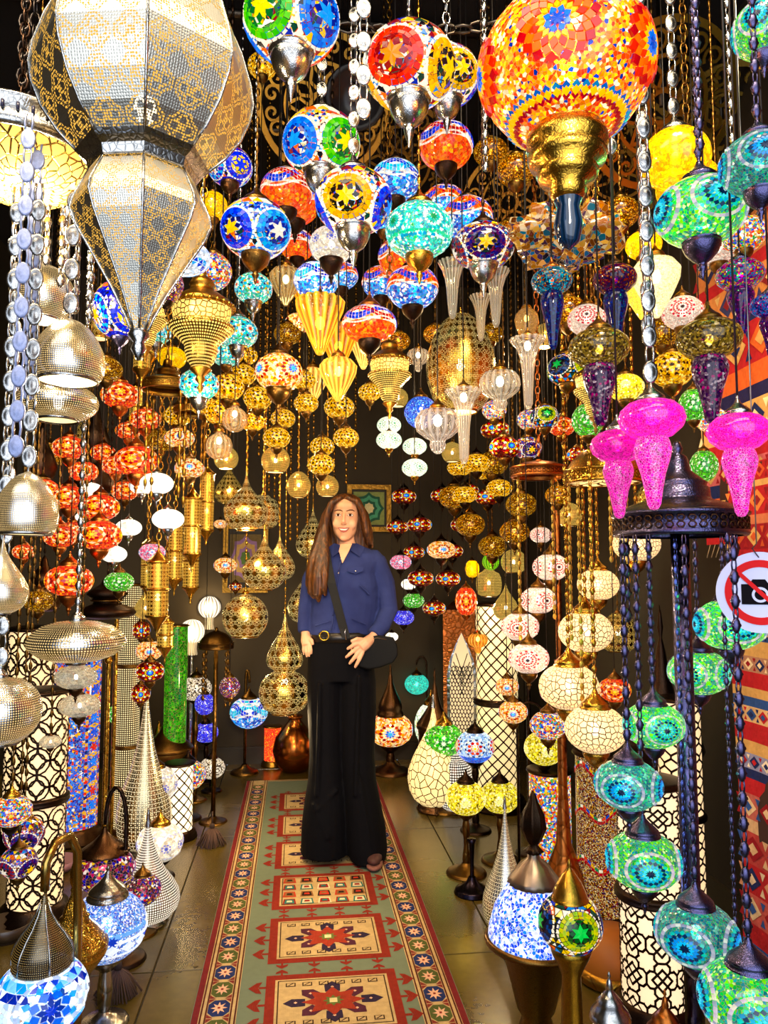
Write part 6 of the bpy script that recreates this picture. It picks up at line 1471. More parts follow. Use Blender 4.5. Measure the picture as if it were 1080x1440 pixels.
# crackle glass group with pink lamps, right
CK(848, 494, 86, 1.5, 'smoky gold crackle glass bowl with a purple drop, left of the pair', (('8a7440', 4), ('b89a58', 2), ('4a3a24', 3), ('d8c088', 1)), (('5a3a58', 3), ('8a7080', 2), ('38184a', 3), ('b03a78', 1), ('c8b8c0', 1)), drop=1.05, st=.5, cap='old', clear=.3)
CK(996, 476, 90, 1.38, 'smoky gold crackle glass bowl with a purple drop, right of the pair', (('8a7440', 4), ('b89a58', 2), ('4a3a24', 3), ('d8c088', 1)), (('5a3a58', 3), ('8a7080', 2), ('38184a', 3), ('b03a78', 1), ('c8b8c0', 1)), drop=1.1, st=.5, cap='old', clear=.3)
CK(914, 592, 92, 1.28, 'hot pink crackle glass lamp with long drop, front one', (('f00aa8', 4), ('ff2ac0', 2), ('d00890', 3)), None, drop=1.15, st=.75, clear=.06, gc='ff60d0', gc2='ffb0f0', cap='silver', ch='disc', light=(1.5, (1, .2, .7)))
CK(866, 622, 76, 1.45, 'hot pink crackle glass lamp behind the front pink one', (('f00aa8', 4), ('ff2ac0', 2), ('d00890', 3)), None, drop=1.1, st=.6, clear=.06, gc='ff50b0', gc2='ffa0e0', cap='silver')
CK(1038, 606, 86, 1.26, 'hot pink crackle glass lamp nearest the carpets', (('f00aa8', 4), ('ff2ac0', 2), ('d00890', 3)), None, drop=1.15, st=.75, clear=.06, gc='ff60d0', gc2='ffb0f0', cap='silver', light=(1.2, (1, .2, .7)))

# ================================================================== left: red globe group
RD_ = ((172, 566, 52, 2.6), (207, 590, 42, 2.75), (180, 606, 34, 3.1), (193, 640, 60, 2.55), (98, 630, 46, 2.6), (163, 655, 38, 2.9), (143, 638, 34, 3.1), (97, 700, 48, 2.7), (152, 708, 52, 2.6), (128, 716, 36, 3.0), (136, 756, 60, 2.45), (84, 755, 44, 2.8), (34, 776, 30, 2.9), (93, 820, 64, 2.4), (105, 745, 36, 3.2))
RL = ('highest, below the cobalt bell', 'right of the highest one', 'small, behind the two highest', 'broad, above the white oval lamp', 'left side, above a dark stand', 'left of the broad one', 'small, left of the broad one', 'third row, left side', 'third row, middle', 'third row, small one', 'big, fourth row with white lamp behind', 'fourth row, left side', 'at the left edge behind silver pendants', 'lowest and largest, above the flat silver disc', 'small, behind the fourth row')
for (x, y, D, d), l in zip(RD_, RL): G(x, y, D, d, 'redros', 'red star mosaic globe, ' + l, cap='copper', cup='copper', sq=.72, turn=(x * 5) % 40 - 20, group='red star globes on the left', light=(.9, (1, .45, .2)) if D > 58 else None)
for (x, y, D, d, lab) in ((226, 670, 46, 2.5, 'white oval globe below the broad red one'), (196, 692, 36, 2.9, 'white globe left of the white oval one'), (128, 690, 34, 2.9, 'white globe behind the red third row'), (232, 727, 44, 2.6, 'white oval globe with a clear stem below another white oval'), (180, 752, 36, 2.8, 'white globe right of the big fourth row red globe'), (162, 781, 36, 2.6, 'white tilted globe above the green globe'), (118, 728, 22, 3.2, 'tiny white globe among the red ones')):
    G(x, y, D, d, 'milk', lab, cap='silver', cup='silver', sq=.66, capk=.8, cupk=.8, group='white globes on the left', light=(1.5, (1, .9, .75)) if D > 40 else None)
for (x, y, D, d, st, lab) in ((260, 618, 40, 2.8, 'eyew', 'small multicolour globe, upper of two by the brown wall'), (262, 655, 40, 2.7, 'eyew', 'small multicolour globe, lower of two by the brown wall'), (203, 768, 36, 2.9, 'pinkw', 'small pink and blue globe right of the white lamps'), (168, 808, 40, 2.7, 'greenw', 'green mosaic globe below the white tilted globe'), (310, 737, 18, 4.3, 'eyew', 'tiny eye globe on the left picture, upper'), (317, 795, 32, 4.0, 'eyew', 'small white and red eye globe in front of the left picture'), (331, 825, 18, 4.1, 'eye', 'tiny red eye globe beside the big golden ball')):
    G(x, y, D, d, st, lab, cap='old', cup='old', sq=.72)
for (x, y1, y2, w_, d, lab) in ((290, 670, 742, 20, 3.3, 'slim golden cylinder lantern, highest of the group'), (270, 705, 775, 24, 3.0, 'slim golden cylinder lantern left of the highest one'), (268, 755, 822, 22, 3.3, 'slim golden cylinder lantern over the green glass'), (232, 795, 862, 30, 2.7, 'stout golden cylinder lantern at the left of its group'), (245, 740, 810, 22, 3.4, 'slim golden cylinder lantern behind the stout one'), (207, 770, 820, 18, 3.3, 'short golden cylinder lantern at far left of its group'), (232, 880, 905, 22, 3.0, 'short golden cylinder under the stout one')):
    TUBE(x, y1 - 4, y2 + 4, w_ * 1.15, d, lab, group='golden cylinder lanterns')
for (x, y1, y2, w_, d, lab) in ((200, 470, 520, 26, 2.3, 'golden cylinder lantern high up right of the cobalt bell'), (222, 450, 500, 24, 2.6, 'golden cylinder lantern behind the brass tiers'), (188, 545, 600, 20, 2.9, 'golden cylinder lantern behind the highest red globe')):
    TUBE(x, y1, y2, w_, d, lab, group='golden cylinder lanterns')
canopy(235, 540, 70, 2.35, 'brass canopy with fine chains above the white globes', 'brass', drops=4, dropl=.3, dropstyle='twist', lit=False)
canopy(270, 575, 50, 2.9, 'small brass canopy right of the golden lanterns', 'brass', drops=4, dropl=.25, dropstyle='twist', lit=False)

# golden pierced group at centre left
PG = dict(dots=46, motif=3, ch='twist', chm='gold', tint='ffe08a', clear=.35, st=1.3)
PR(349, 712, 62, 2.9, 'onion', 'golden pierced onion pendant with a long tip above the golden group', **PG, light=(1, WRM))
PR(345, 868, 64, 3.2, 'ball', 'golden pierced ball left of the tall double gourd', **PG, light=(1, WRM))
PR(369, 800, 62, 3.0, 'onion', 'golden pierced onion pendant right above the golden ball', **PG)
PR(393, 795, 44, 3.5, 'tear', 'golden pierced teardrop right of the onion pendant', **PG)
PR(370, 720, 44, 3.6, 'jar', 'golden pierced jar behind the onion tip', **PG)
PR(400, 960, 72, 3.7, 'gourd', 'tall golden pierced double gourd pendant beside the woman', **PG, light=(1.5, WRM), squash=1.0)
PR(432, 850, 56, 4.2, 'tear', 'golden pierced teardrop behind the woman\'s hair', **PG)
PR(440, 762, 48, 4.4, 'tear', 'golden pierced teardrop high behind the woman\'s shoulder', **PG)
for i, (x, y2, d) in enumerate(((364, 640, 4.4), (378, 690, 4.4), (392, 735, 4.5), (408, 760, 4.4), (418, 765, 4.5), (432, 780, 4.5), (470, 690, 4.6), (500, 660, 4.6), (487, 680, 4.5), (386, 700, 4.6))):
    q = P(x, y2, d); t = thing('bead_chain', 'gold bead chain before the dark back wall, ' + dict(zip((364, 378, 386, 392, 408, 418, 432, 470, 487, 500), 'leftmost,second,third,fourth,fifth,sixth,seventh,eighth,ninth,rightmost'.split(',')))[x] + ' of ten from the left', q, 'chain', 'gold bead chains at the back'); chain(t, 0, CEIL - q.z, 'bead', GOLD(), name='beads')

# ================================================================== right middle: canopies, gold lattice and red-white globes
canopy(848, 665, 104, 2.35, 'gold domed canopy with bead chains left of the crown canopy', 'gold', shape='bell', drops=0, dropl=.2)
canopy(758, 660, 78, 2.7, 'copper-rimmed flat canopy with long brass chains', 'copper', shape='bell', domek=.4, drops=0, dropl=.25, dropcol='brass', lit=False)
LT = cutwork('5a3a14', 34, .075, .65, 'ffe2a8', .85, .12)
@hang(lambda A, r, d: [(r, -A['sq'] * r, A['sq'] * r), (.52 * r, A['sq'] * .8 * r, (A['sq'] * .9 + .75) * r), (.48 * r, -(A['sq'] + .95) * r, 0)])
def LG(px, py, D, d, label, cap='gold', cup='gold', top=None, light=None, sq=.78):
    loc = P(px, py, d); r = D / 2 / F * d; t = thing('lattice_pendant', label, loc, 'lamp', 'gold lattice globes')
    part(t, 'shade', cached(('globe', sq), lambda: MB().lathe(sphere_prof(14, sq=sq), 28), LT), (0, 0, 0), r, (0, 0, px))
    part(t, 'bulb', cached('bulb', lambda: MB().blob((0, 0, 0), (.8, .8, 1.1), 10, 7), BULB()), (0, 0, 0), r * .2)
    part(t, 'cap', cached('cap', lambda: MB().lathe(CAPP, 20), METALS[cap]()), (0, 0, r * sq * .9), r * 1.1)
    part(t, 'cup', cached(('cup', False), lambda: MB().lathe(CUPP, 20), METALS[cup]()), (0, 0, -r * sq * .88), r)
    z0 = r * (sq * .9 + .7); zt = (P(px, top, d).z if top is not None else CEIL) - loc.z
    chain(t, z0, zt - z0, 'bead', METALS[cap]())
    if light: point_light(loc, light[0], light[1], r * .2)
LG(852, 832, 58, 2.85, 'gold lattice globe, highest of the column, below the domed canopy', light=(1.2, WRM))
LG(817, 890, 76, 2.45, 'gold lattice globe second from the top, left in the column')
LG(803, 956, 84, 2.3, 'gold lattice globe in the middle of the column', light=(1.2, WRM))
LG(832, 1024, 86, 2.15, 'gold lattice globe lowest of the column above the mosaic drum', light=(1.2, WRM))
LG(895, 775, 66, 2.75, 'gold lattice globe under the crown canopy behind its chains')
for (x, y, D, d, l) in ((772, 794, 50, 3.0, 'highest of the column'), (746, 834, 50, 2.85, 'second from the top'), (734, 880, 52, 2.7, 'third from the top'), (749, 930, 56, 2.6, 'fourth from the top'), (774, 976, 50, 2.75, 'lowest of the column'), (760, 752, 30, 3.3, 'small, above the column')):
    G(x, y, D, d, 'redwhite', 'white globe with red ring rosettes, ' + l, cap='old', cup='old', sq=.78, turn=(x * 3) % 40 - 10, group='red and white rosette globes', light=(1, (1, .75, .6)) if D > 49 else None)
for (x, y, D, d, st, lab) in ((860, 960, 44, 2.7, 'redros', 'red mosaic globe behind the gold lattice column'), (715, 960, 32, 2.9, 'eyew', 'small amber eye globe left of the lowest rosette globe'), (722, 995, 40, 2.75, 'eyew', 'amber flower globe left of the swan-neck arm'), (760, 1010, 50, 2.75, 'multi', 'speckled multicolour globe behind the yellow swan-neck globe')):
    G(x, y, D, d, st, lab, cap='old', cup='old', sq=.8)

# ================================================================== crown canopy with hanging green star globes
canopy(955, 728, 176, 1.72, 'dark purple-tinted crown canopy with pierced rim on a tall pole', 'blued', pole=True, drops=3, dropl=.2, poler=.021, dropstyle='bead', kind='crown_floor_lamp', tint='c8a060', lit=False)
GT = (('turtle', 1027, 878, 96, 1.62, 20, 'highest, partly behind the no-photography sign', 750), ('turtle', 983, 945, 84, 1.9, -24, 'second from the top, right of the pole', 750), ('turtle', 918, 1022, 84, 1.62, 24, 'third from the top, left of the pole', 750), ('tealturtle', 886, 1105, 92, 1.5, -12, 'fourth from the top, left of the pole', 750), ('turtle', 909, 1208, 102, 1.55, 10, 'fifth from the top, in front of the lattice drum', 750), ('tealturtle', 979, 1312, 112, 1.48, -16, 'second lowest, in front of the pole', 750), ('turtle', 1052, 1404, 136, 1.36, 14, 'lowest and nearest, bottom right corner', 750))
for st, x, y, D, d, tn_, l, tp in GT:
    G(x, y, D, d, st, 'green teal star globe, ' + l, cap='blued', cup='blued', ch='bead', chm='blued', hero=D > 90, turn=tn_, sq=.76, top=tp, capk=1.05, cupk=.85, group='green star globes of the crown canopy', light=(1.0, (.5, 1, .7)) if D < 100 else None)
for (x, y2, d, lab, mm) in ((880, 1040, 1.74, 'dark bead chain leftmost under the crown canopy', 'dark'), (901, 1100, 1.6, 'brown bead chain second from left under the crown canopy', 'bronze'), (918, 960, 1.8, 'blue bead chain above the third green star globe', 'blued'), (966, 1290, 1.58, 'thick bluish medallion chain running down beside the canopy pole', 'blued'), (1034, 1300, 1.4, 'dark bead chain hanging in front of the carpets', 'blued')):
    q = P(x, y2, d); zt = P(x, 752, d).z; t = thing('bead_chain', lab, q, 'chain', 'bead chains of the crown canopy'); chain(t, 0, zt - q.z, 'disc' if 'thick' in lab else 'bead', metal('5a68b0', .25) if 'blui' in lab or 'blue' in lab else METALS[mm](), name='beads', pitch=.0135)

# ================================================================== standing lamps, right side
CYL(922, 92, 1105, 1432, 'tall cream drum lamp with dark star lattice, two drums, front right', 'khatam', 7, stack=2, light=None, st=.65, tint='ffdcae', bars=.075)
def spec_drum(px, w_, pyt, pyb, label, pal, sc, d=None, **k): return CYL(px, w_, pyt, pyb, label, None, shade=chips(pal, sc, .5, grout=.05, uv=False, clear=.0, groutcol='3a2410'), d=d, **k)
SPK = (('e8c890', 3), ('8a1a1c', 2), ('2a2a70', 1), ('c88a30', 2), ('3a2014', 2), ('f4e4c0', 1))
SPD = spec_drum(847, 68, 1062, 1300, 'speckled red and gold mosaic drum lamp left of the cream lattice drum', SPK, 26, topcap=True)
CYL(775, 60, 1085, 1215, 'mosaic flower drum lamp behind the yellow swan-neck globe', None, d=3.3, shade=chips(MULTI, 12, .9))
CYL(700, 60, 850, 1060, 'tall dark diamond-lattice drum lamp at the back right', 'diamond', 12, d=4.3, tint='ffe0a0', stack=2)
CYL(960, 60, 985, 1200, 'cream hexagon lattice drum behind the crown pole', 'hex', 9, d=2.75, stack=2)
SWAN(765, 1052, 56, 'lemon', 'yellow speckled globe on a swan-neck arm, right side', foot_px=728, base=1235, metal_='dark', cap='dark', cup='dark', turn=10, light=(1, WRM))
TL(655, 1122, 56, 'lemon', 'yellow crackle globe on a stand, left of a matching one', base=1225, foot='old', cap='dark', fw=1.0, light=(1, WRM))
TL(703, 1120, 54, 'lemon', 'yellow crackle globe on a stand, right of a matching one', base=1208, foot='old', cap='dark', fw=1.0)
t = thing('oil_stand', 'small dark metal stand with a round black foot in front of the yellow globes', P(664, 1256, floor_depth(664, 1256)) * Vector((1, 1, 0)), 'stand'); mm = metal('2a2430', .25)
part(t, 'foot', cached('foot2', lambda: MB().lathe(FOOTP, 28), mm), (0, 0, 0), .075); part(t, 'stem', MB().lathe([(.012, .04), (.008, .12), (.012, .2), (.02, .22), (.0, .225)], 14).mesh('stem', mm))
TL(549, 1026, 62, 'eyew', 'cream mosaic globe under a tall dark vase neck right of the woman', base=1085, foot='bronze', cap='bronze', fw=.9, capk=1.3, capspire=2.6, light=(2, WRM), sq=.78)
TL(606, 1020, 46, 'whitegreen', 'clear and white tall Moroccan lantern at the back', base=1090, d=None, foot='gold', cap='gold', fw=.6, sq=1.4, capspire=1.4)
SWAN(586, 962, 34, 'turqplain', 'turquoise globe hanging from a thin stand near the bag', foot_px=600, base=1068, metal_='dark', cap='old', cup=None, light=(.8, (.4, 1, .9)))
G(655, 845, 30, 3.9, 'redros', 'ruby red glass lantern hanging on the back right', cap='copper', cup='copper', sq=1.4, light=(1.5, (1, .15, .1)))
G(664, 800, 20, 4.2, 'yellow', 'small yellow glass lantern above the ruby one', cap='old', cup='old', sq=1.3, light=(.8, (1, .8, .2)))
GL(673, 900, 26, 3.8, 'pumpkin', 'amber ribbed glass lamp below the ruby lantern', tint='ffc860', st=.5, light=(.8, WRM))
GL(690, 790, 24, 4.0, 'bulb', 'small green glass lamp right of the yellow lantern', tint='b0e840', fl=None, st=.5)
# copper arch lantern
d = 5.0; loc = P(650, 1040, d); t = thing('arch_lantern', 'copper house lantern with a pierced silver pointed arch at the back right', (loc.x, loc.y, 0), 'lamp', rz=-bearing(loc)); k = d / F
hw, h0 = 26 * k, loc.z; h1 = h0 + 175 * k; cu = metal('b86a34', .35, 14, .2)
part(t, 'body', MB().box((-hw, 0, h0), (hw, .16, h1)).box((-hw * 1.15, -.02, 0), (hw * 1.15, .18, h0)).box((-hw * 1.1, -.015, h1), (hw * 1.1, .175, h1 + .03)).mesh('body', cu))
ar = [(-.62, 0), (.62, 0), (.62, .55), (.5, .68), (.28, .8), (0, .92), (-.28, .8), (-.5, .68), (-.62, .55)]
def arch(s, y, th): return MB().prism([(x * hw * s, y, h0 + .02 + z * (h1 - h0) * .9 * (s if s < 1 else 1)) for x, z in ar], (0, th, 0))
part(t, 'arch_frame', arch(1.28, -.008, .008).mesh('arch_frame', SILVER())); 
uvm = arch(1.02, -.014, .006); part(t, 'light_panel', uvm.mesh('light_panel', glow('ffe4b0', .4)))
lm = MB(); 
for (a_, b_) in seg_hex(7, 9):
    q = [((x / 7 - .5) * 1.24 * hw, y / 9 * (h1 - h0) * .55 + h0 + .03) for x, y in (a_, b_)]; 
    if abs(q[0][0]) < hw * .64 and abs(q[1][0]) < hw * .64: lm.tube([(q[0][0], -.017, q[0][1]), (q[1][0], -.017, q[1][1])], .004, 4)
for s in (-1, 1):
    for zz in (.62, .7, .78): lm.tube([(s * hw * .6 * (1 - (zz - .6) * 2.6), -.017, h0 + .02 + zz * (h1 - h0) * .85), (-s * hw * .1, -.017, h0 + .02 + (zz - .25) * (h1 - h0) * .9)], .004, 4)
part(t, 'lattice', lm.mesh('lattice', metal('6a6058', .3)))
part(t, 'roof', MB().lathe([(1.5, 0), (1.2, .25), (.8, .5), (.5, .6), (.2, .8), (.1, 1.1), (0, 1.2)], 4, sm=False, rot=PI / 4).mesh('roof', cu), (0, .08, h1 + .03), hw * .85)
# jars, pears and pots on the right floor
def PEAR(px, D, pyt, pyb, label, mtl, foot='old', d=None, prof=None, finial='silver', z0=0.0, kind='pear_floor_lamp', cap=None):
    d = d or floor_depth(px, pyb, z0); b, a = P(px, pyb, d), P(px, pyt, d); r = D / 2 / F * d; pr = prof or SHAPES['pear']; H = a.z - z0 - r * .2
    zs = [p[1] for p in pr]; k = H / ((max(zs) - min(zs)) * r); OBST.append((b.x, b.y, r, 0, a.z * .55))
    t = thing(kind, label, (b.x, b.y, z0), 'lamp', None); z_ = r * .2 - min(zs) * r * k
    key = (kind, id(pr) if prof else 0, round(k, 2))
    part(t, 'shade', cached(('pear',) + key, lambda: MB().lathe([(q[0], q[1] * k) for q in pr][::-1], 32), mtl), (0, 0, z_), r, (0, 0, -bearing(b)))
    part(t, 'base', cached('pearbase', lambda: MB().lathe([(0, 0), (.6, 0), (.62, .06), (.55, .1), (.52, .2), (.5, .26), (0, .26)], 24), METALS[foot]()), (0, 0, 0), r)
    for i in range(3):
        a_ = 2 * PI * i / 3 + .5; part(t, 'claw_foot', cached('claw', lambda: MB().tube([(0, 0, .3), (.1, 0, .15), (.16, 0, .02)], [.05, .04, .035], 6).blob((.17, 0, .05), .05, 6, 4), METALS[foot]()), (.5 * r * math.cos(a_), .5 * r * math.sin(a_), 0), r, (0, 0, a_))
    part(t, 'finial', cached('pearfin', lambda: MB().lathe([(.16, -.4), (.12, -.1), (.08, .2), (.1, .26), (.04, .34), (.06, .42), (0, .55)], 14), METALS[finial]()), (0, 0, z_ + max(zs) * r * k - .1 * r), r * .6)
    return t
PEAR(712, 66, 1130, 1312, 'pear-shaped silver pierced floor lamp with mosaic patches, right', pierced('d8d0c0', 44, 9, .33, 1.3, 'ffe4a8', .2, .15, .2), 'silver')
PEAR(610, 74, 985, 1140, 'cream curved floor lamp with leaf cut-outs and a green mosaic panel', cutwork('7a5a28', 22, .06, .65, 'ffe09a', .9, .1), 'bronze', prof=SHAPES['tear'])
TL(624, 1040, 56, 'greenw', 'green mosaic globe beside the cream leaf lamp, gold tasselled cap', base=1138, foot='old', cap='gold', fw=.8, light=(1, (.7, 1, .4)))
TL(668, 1050, 54, 'flowers', 'white globe with red and blue flowers among the right floor lamps', base=1165, foot='dark', cap='dark', light=(1, WRM))
TL(690, 1018, 38, 'pinkw', 'pink and cream globe behind the flower globe', base=1128, foot='dark', cap='dark')
TL(685, 1050, 30, 'pinkw', 'small pink globe right of the flower globe', base=1105, foot='dark', cap='dark')
PEAR(640, 52, 1060, 1142, 'dark pierced pot with white dots in front of the green globe', pierced('40302a', 22, 0, .34, 1.2, 'fff0d8'), 'dark', prof=SHAPES['jar'])
def URN(px, D, pyt, pyb, label, col='dark', d=None):
    d = d or floor_depth(px, pyb); b, a = P(px, pyb, d), P(px, pyt, d); r = D / 2 / F * d; OBST.append((b.x, b.y, r, 0, a.z)); t = thing('lidded_urn', label, (b.x, b.y, 0), 'urn'); k = a.z / r / 2.6; m = METALS[col]()
    part(t, 'pot', cached(('urnpot', round(k, 2)), lambda: MB().lathe([(0, 0), (.6, 0), (.62, .1 * k), (.5, .16 * k), (.7, .4 * k), (.86, .8 * k), (.86, 1.25 * k), (.9, 1.3 * k), (.88, 1.36 * k)], 28), m), (0, 0, 0), r)
    l = part(t, 'lid', cached(('urnlid', round(k, 2)), lambda: MB().lathe([(0, 2.6 * k), (.05, 2.5 * k), (.08, 2.4 * k), (.04, 2.32 * k), (.12, 2.2 * k), (.2, 2.0 * k), (.36, 1.8 * k), (.66, 1.62 * k), (.95, 1.46 * k), (1, 1.4 * k), (.94, 1.36 * k)], 28), m), (0, 0, 0), r)
URN(612, 54, 940, 1120, 'dark bronze lidded urn with a pointed knob, right of the clear lantern', 'bronze')
# blue bowl lamp and black-green lamp, front right
d = 2.05; loc = P(752, 1290, d); t = thing('mosaic_bowl_lamp', 'blue and white speckled mosaic dome lamp on a brass pedestal, front right', (loc.x, loc.y, 0), 'lamp'); r = 66 / F * d; zc = loc.z
part(t, 'shade', MB().lathe([(.0, -.62), (.3, -.6), (.75, -.52), (1, -.42), (.97, -.2), (.85, .2), (.62, .6), (.4, .85), (.3, .95)], 32).mesh('shade', chips((('2a50e0', 3), ('5a8af0', 3), ('f4f4ff', 4), ('c0d4ff', 2)), 17, .8, groutcol='f8f8ff', grout=.03)), (0, 0, zc), r)
part(t, 'rim', MB().lathe([(.97, -.5), (1.06, -.5), (1.08, -.44), (1.03, -.38), (.98, -.38)], 32).mesh('rim', OLDBRASS()), (0, 0, zc), r)
tc_ = part(t, 'tassel_cap', MB().lathe([(.1, .95), (.14, .8), (.3, .68), (.5, .4), (.56, .3), (.52, .28)], 40, (22, .05)).mesh('tassel_cap', metal('8a7a70', .35)), (0, 0, zc + r * .42), r)
part(t, 'finial', MB().lathe([(0, 2.2), (.06, 2.1), (.1, 1.95), (.22, 1.7), (.26, 1.4), (.16, 1.15), (.08, 1.05), (.14, .98), (.2, .92), (.1, .85)], 24, (8, .12)).mesh('finial', DARK()), (0, 0, zc + r * .45), r)
part(t, 'pedestal', MB().lathe([(0, 0), (.62, 0), (.64, .06), (.5, .12), (.3, .2), (.26, .4), (.34, .7), (.36, .9), (.3, 1.1), (.4, 1.25), (.7, (zc / r - .66)), (.98, zc / r - .48)], 32).mesh('pedestal', metal('8a7030', .3, 9)), (0, 0, 0), r)
part(t, 'bulb', cached('bulb', lambda: MB().blob((0, 0, 0), (.8, .8, 1.1), 10, 7), BULB()), (0, 0, zc), r * .15); point_light((loc.x, loc.y, zc + .02), 1.5, (.8, .85, 1), .03)
d = 1.8; loc = P(802, 1298, d); r = 44 / F * d; t = thing('mosaic_table_lamp', 'black and green mosaic globe with gold pointed cap on a brass trumpet stand', (loc.x, loc.y, 0), 'lamp')
globe_parts(t, r, 'blackgreen', .9, -bearing(loc) + R(18), False, loc.z)
part(t, 'cap', MB().lathe([(0, 1.5), (.04, 1.4), (.08, 1.25), (.05, 1.2), (.14, 1.1), (.24, .95), (.38, .75), (.52, .45), (.56, .3), (.6, .26), (.6, .16), (.54, .12)], 28).mesh('cap', GOLD()), (0, 0, loc.z + r * .52), r)
part(t, 'stand', MB().lathe([(0, 0), (1.3, 0), (1.3, .1), (1.0, .25), (.7, .7), (.5, 1.6), (.36, 2.6), (.3, loc.z / r - 1.6), (.42, loc.z / r - 1.3), (.6, loc.z / r - .95), (.64, loc.z / r - .8), (.56, loc.z / r - .7)], 28).mesh('stand', metal('a08028', .28, 9)), (0, 0, 0), r)
def FINL(px, pyt, pyb, d, label, col='silver'):
    a, b = P(px, pyt, d), P(px, pyb, d); h = a.z; t = thing('spired_lantern', label, (b.x, b.y, 0), 'lamp'); r = 26 / F * d; m = METALS[col]()
    part(t, 'body', MB().lathe([(0, 0), (1.0, 0), (1.05, .1), (.9, .2), (.9, h / r - 2.6), (1.1, h / r - 2.5)], 20).mesh('body', cutwork('b0a890', 14, .1, 1.0, 'fff0d0')), (0, 0, 0), r)
    part(t, 'spire', MB().lathe([(0, 0), (.05, -.1), (.1, -.3), (.05, -.4), (.12, -.5), (.2, -.9), (.16, -.98), (.4, -1.25), (.7, -1.6), (.66, -1.7), (1.0, -2.1), (1.12, -2.4), (1.1, -2.5)][::-1], 24).mesh('spire', m), (0, 0, h), r)
FINL(858, 1368, 1440, 1.6, 'silver spired lantern tip at the bottom edge, left of the pink one')
FINL(936, 1392, 1440, 1.62, 'rose-tinted silver spired lantern tip at the bottom edge', 'copper')
# brass trumpet and copper vase behind
OBST.append((*(P(795, 1300, floor_depth(795, 1300)).xy), .035, 0, 1.0)); t = thing('copper_vase', 'copper trumpet-necked vase behind the blue speckled dome lamp', P(795, 1300, floor_depth(795, 1300)) * Vector((1, 1, 0)), 'vase')
part(t, 'body', MB().lathe([(0, 0), (.09, 0), (.1, .03), (.105, .1), (.07, .2), (.03, .3), (.018, .5), (.018, .95), (.025, 1.0)], 24).mesh('body', COPPER()))
part(t, 'foot', MB().lathe([(0, 0), (.12, 0), (.12, .02), (.09, .03)], 24).mesh('foot', COPPER()))
t = thing('wooden_drum', 'low orange leather drum stand behind the black and green lamp', P(862, 1375, floor_depth(862, 1375)) * Vector((1, 1, 0)), 'drum')
part(t, 'shell', MB().lathe([(0, 0), (.1, 0), (.11, .05), (.1, .14), (0, .15)], 24).mesh('shell', plain('b86a20', .5))); part(t, 'hoop', MB().lathe([(.11, .0), (.125, .01), (.125, .035), (.11, .045)], 28).mesh('hoop', BRASS()))

# ================================================================== standing lamps, left side
BLD = CYL(103, 64, 925, 1180, 'blue mosaic drum lamp with gold star stripes on a dark base, left', None, shade=chips((('1f58d8', 4), ('4a90f0', 3), ('f0a81a', 2), ('d83018', 1), ('102890', 2), ('fff0d0', 1)), 13, .75, clear=0), metal_='bronze', light=None)
CYL(38, 66, 885, 1140, 'cream drum lamp with dark ring lattice behind the silver disc pendant', 'circles', 7, d=3.7, bars=.07)
CYL(48, 74, 975, 1290, 'cream drum lamp with dark circle lattice, two drums, left foreground', 'circles', 7, stack=2, bars=.07)
CYL(180, 34, 822, 985, 'slim dark pierced cylinder lamp, three drums, left middle', None, d=3.9, stack=3, shade=pierced('4a3820', 17, 0, .3, 1.3, 'ffe0a0', .3), metal_='old', z0=.0)
CYL(250, 40, 1075, 1178, 'small dark diamond-lattice lantern behind the white globes', 'diamond', 9, tint='ffe8c0', st=1.0)
for (x, y, D, st, base, lab, kw) in ((218, 1103, 62, 'white', 1190, 'white mosaic globe with small violet flowers, further of two on the left floor', dict(cap='gold', foot='old')), (225, 1184, 64, 'white', 1232, 'white mosaic globe with small violet flowers, nearer of two on the left floor', dict(cap='gold', foot='dark', fw=1.0)), (264, 1090, 50, 'multi', 1150, 'multicolour mosaic globe with a tassel below, beyond the white globes', dict(cap='dark', foot='dark')), (298, 1080, 36, 'blackwhite', 1112, 'small black and white mosaic globe nearest the rug end', dict(cap='dark', foot='dark')), (276, 968, 42, 'blackwhite', 1122, 'black and white rosette globe in front of the green glass', dict(cap='old', foot='old')), (212, 1132, 50, 'violetdark', 1168, 'dark multicolour globe between the two white globes', dict(cap='old', foot='old')), (200, 1252, 54, 'violetdark', 1310, 'violet and red mosaic globe beside the pierced pear lamp', dict(cap='old', foot='old')), (168, 1004, 34, 'greenw', 1105, 'small green mosaic globe right of the blue mosaic drum', dict(cap='brass', foot='brass')), (290, 1030, 34, 'royal', 1098, 'white and blue lamp under a swan-neck arm near the pole lantern', dict(cap='dark', foot='dark'))):
    TL(x, y, D, st, lab, base=base, turn=(x * 3) % 30, light=(1.0, (1, .9, .75)) if st == 'white' else None, **kw)
for (x, y, D, d, st, lab) in ((210, 915, 36, 3.4, 'eyew', 'red eye globe on a curved arm, upper of two right of the slim cylinder'), (211, 944, 38, 3.3, 'eye', 'red eye globe, lower of two right of the slim cylinder'), (198, 975, 26, 3.6, 'eye', 'small red eye globe below the pair by the slim cylinder'), (199, 886, 24, 3.7, 'eye', 'small red eye globe above the pair by the slim cylinder'), (323, 966, 28, 3.75, 'violetdark', 'small violet drop-shaped globe under the pole lantern'), (288, 990, 28, 4.1, 'royal', 'blue and white flower lamp under the pole lantern')):
    G(x, y, D, d, st, lab, cap='old', cup='old', sq=.8 if D > 30 else 1.1)
SWAN(350, 1002, 52, 'waveb', 'turquoise globe with a blue rosette on a thin swan-neck arm, left of the gourd', foot_px=345, base=1085, metal_='old', cap='old', cup=None, light=(.8, (.5, .9, 1)))
CYL(383, 24, 1022, 1076, 'small red mosaic cylinder lamp with gold pointed cap on the floor', None, shade=chips(RED, 9, 1.5, clear=0), metal_='brass', light=None, tk=1)
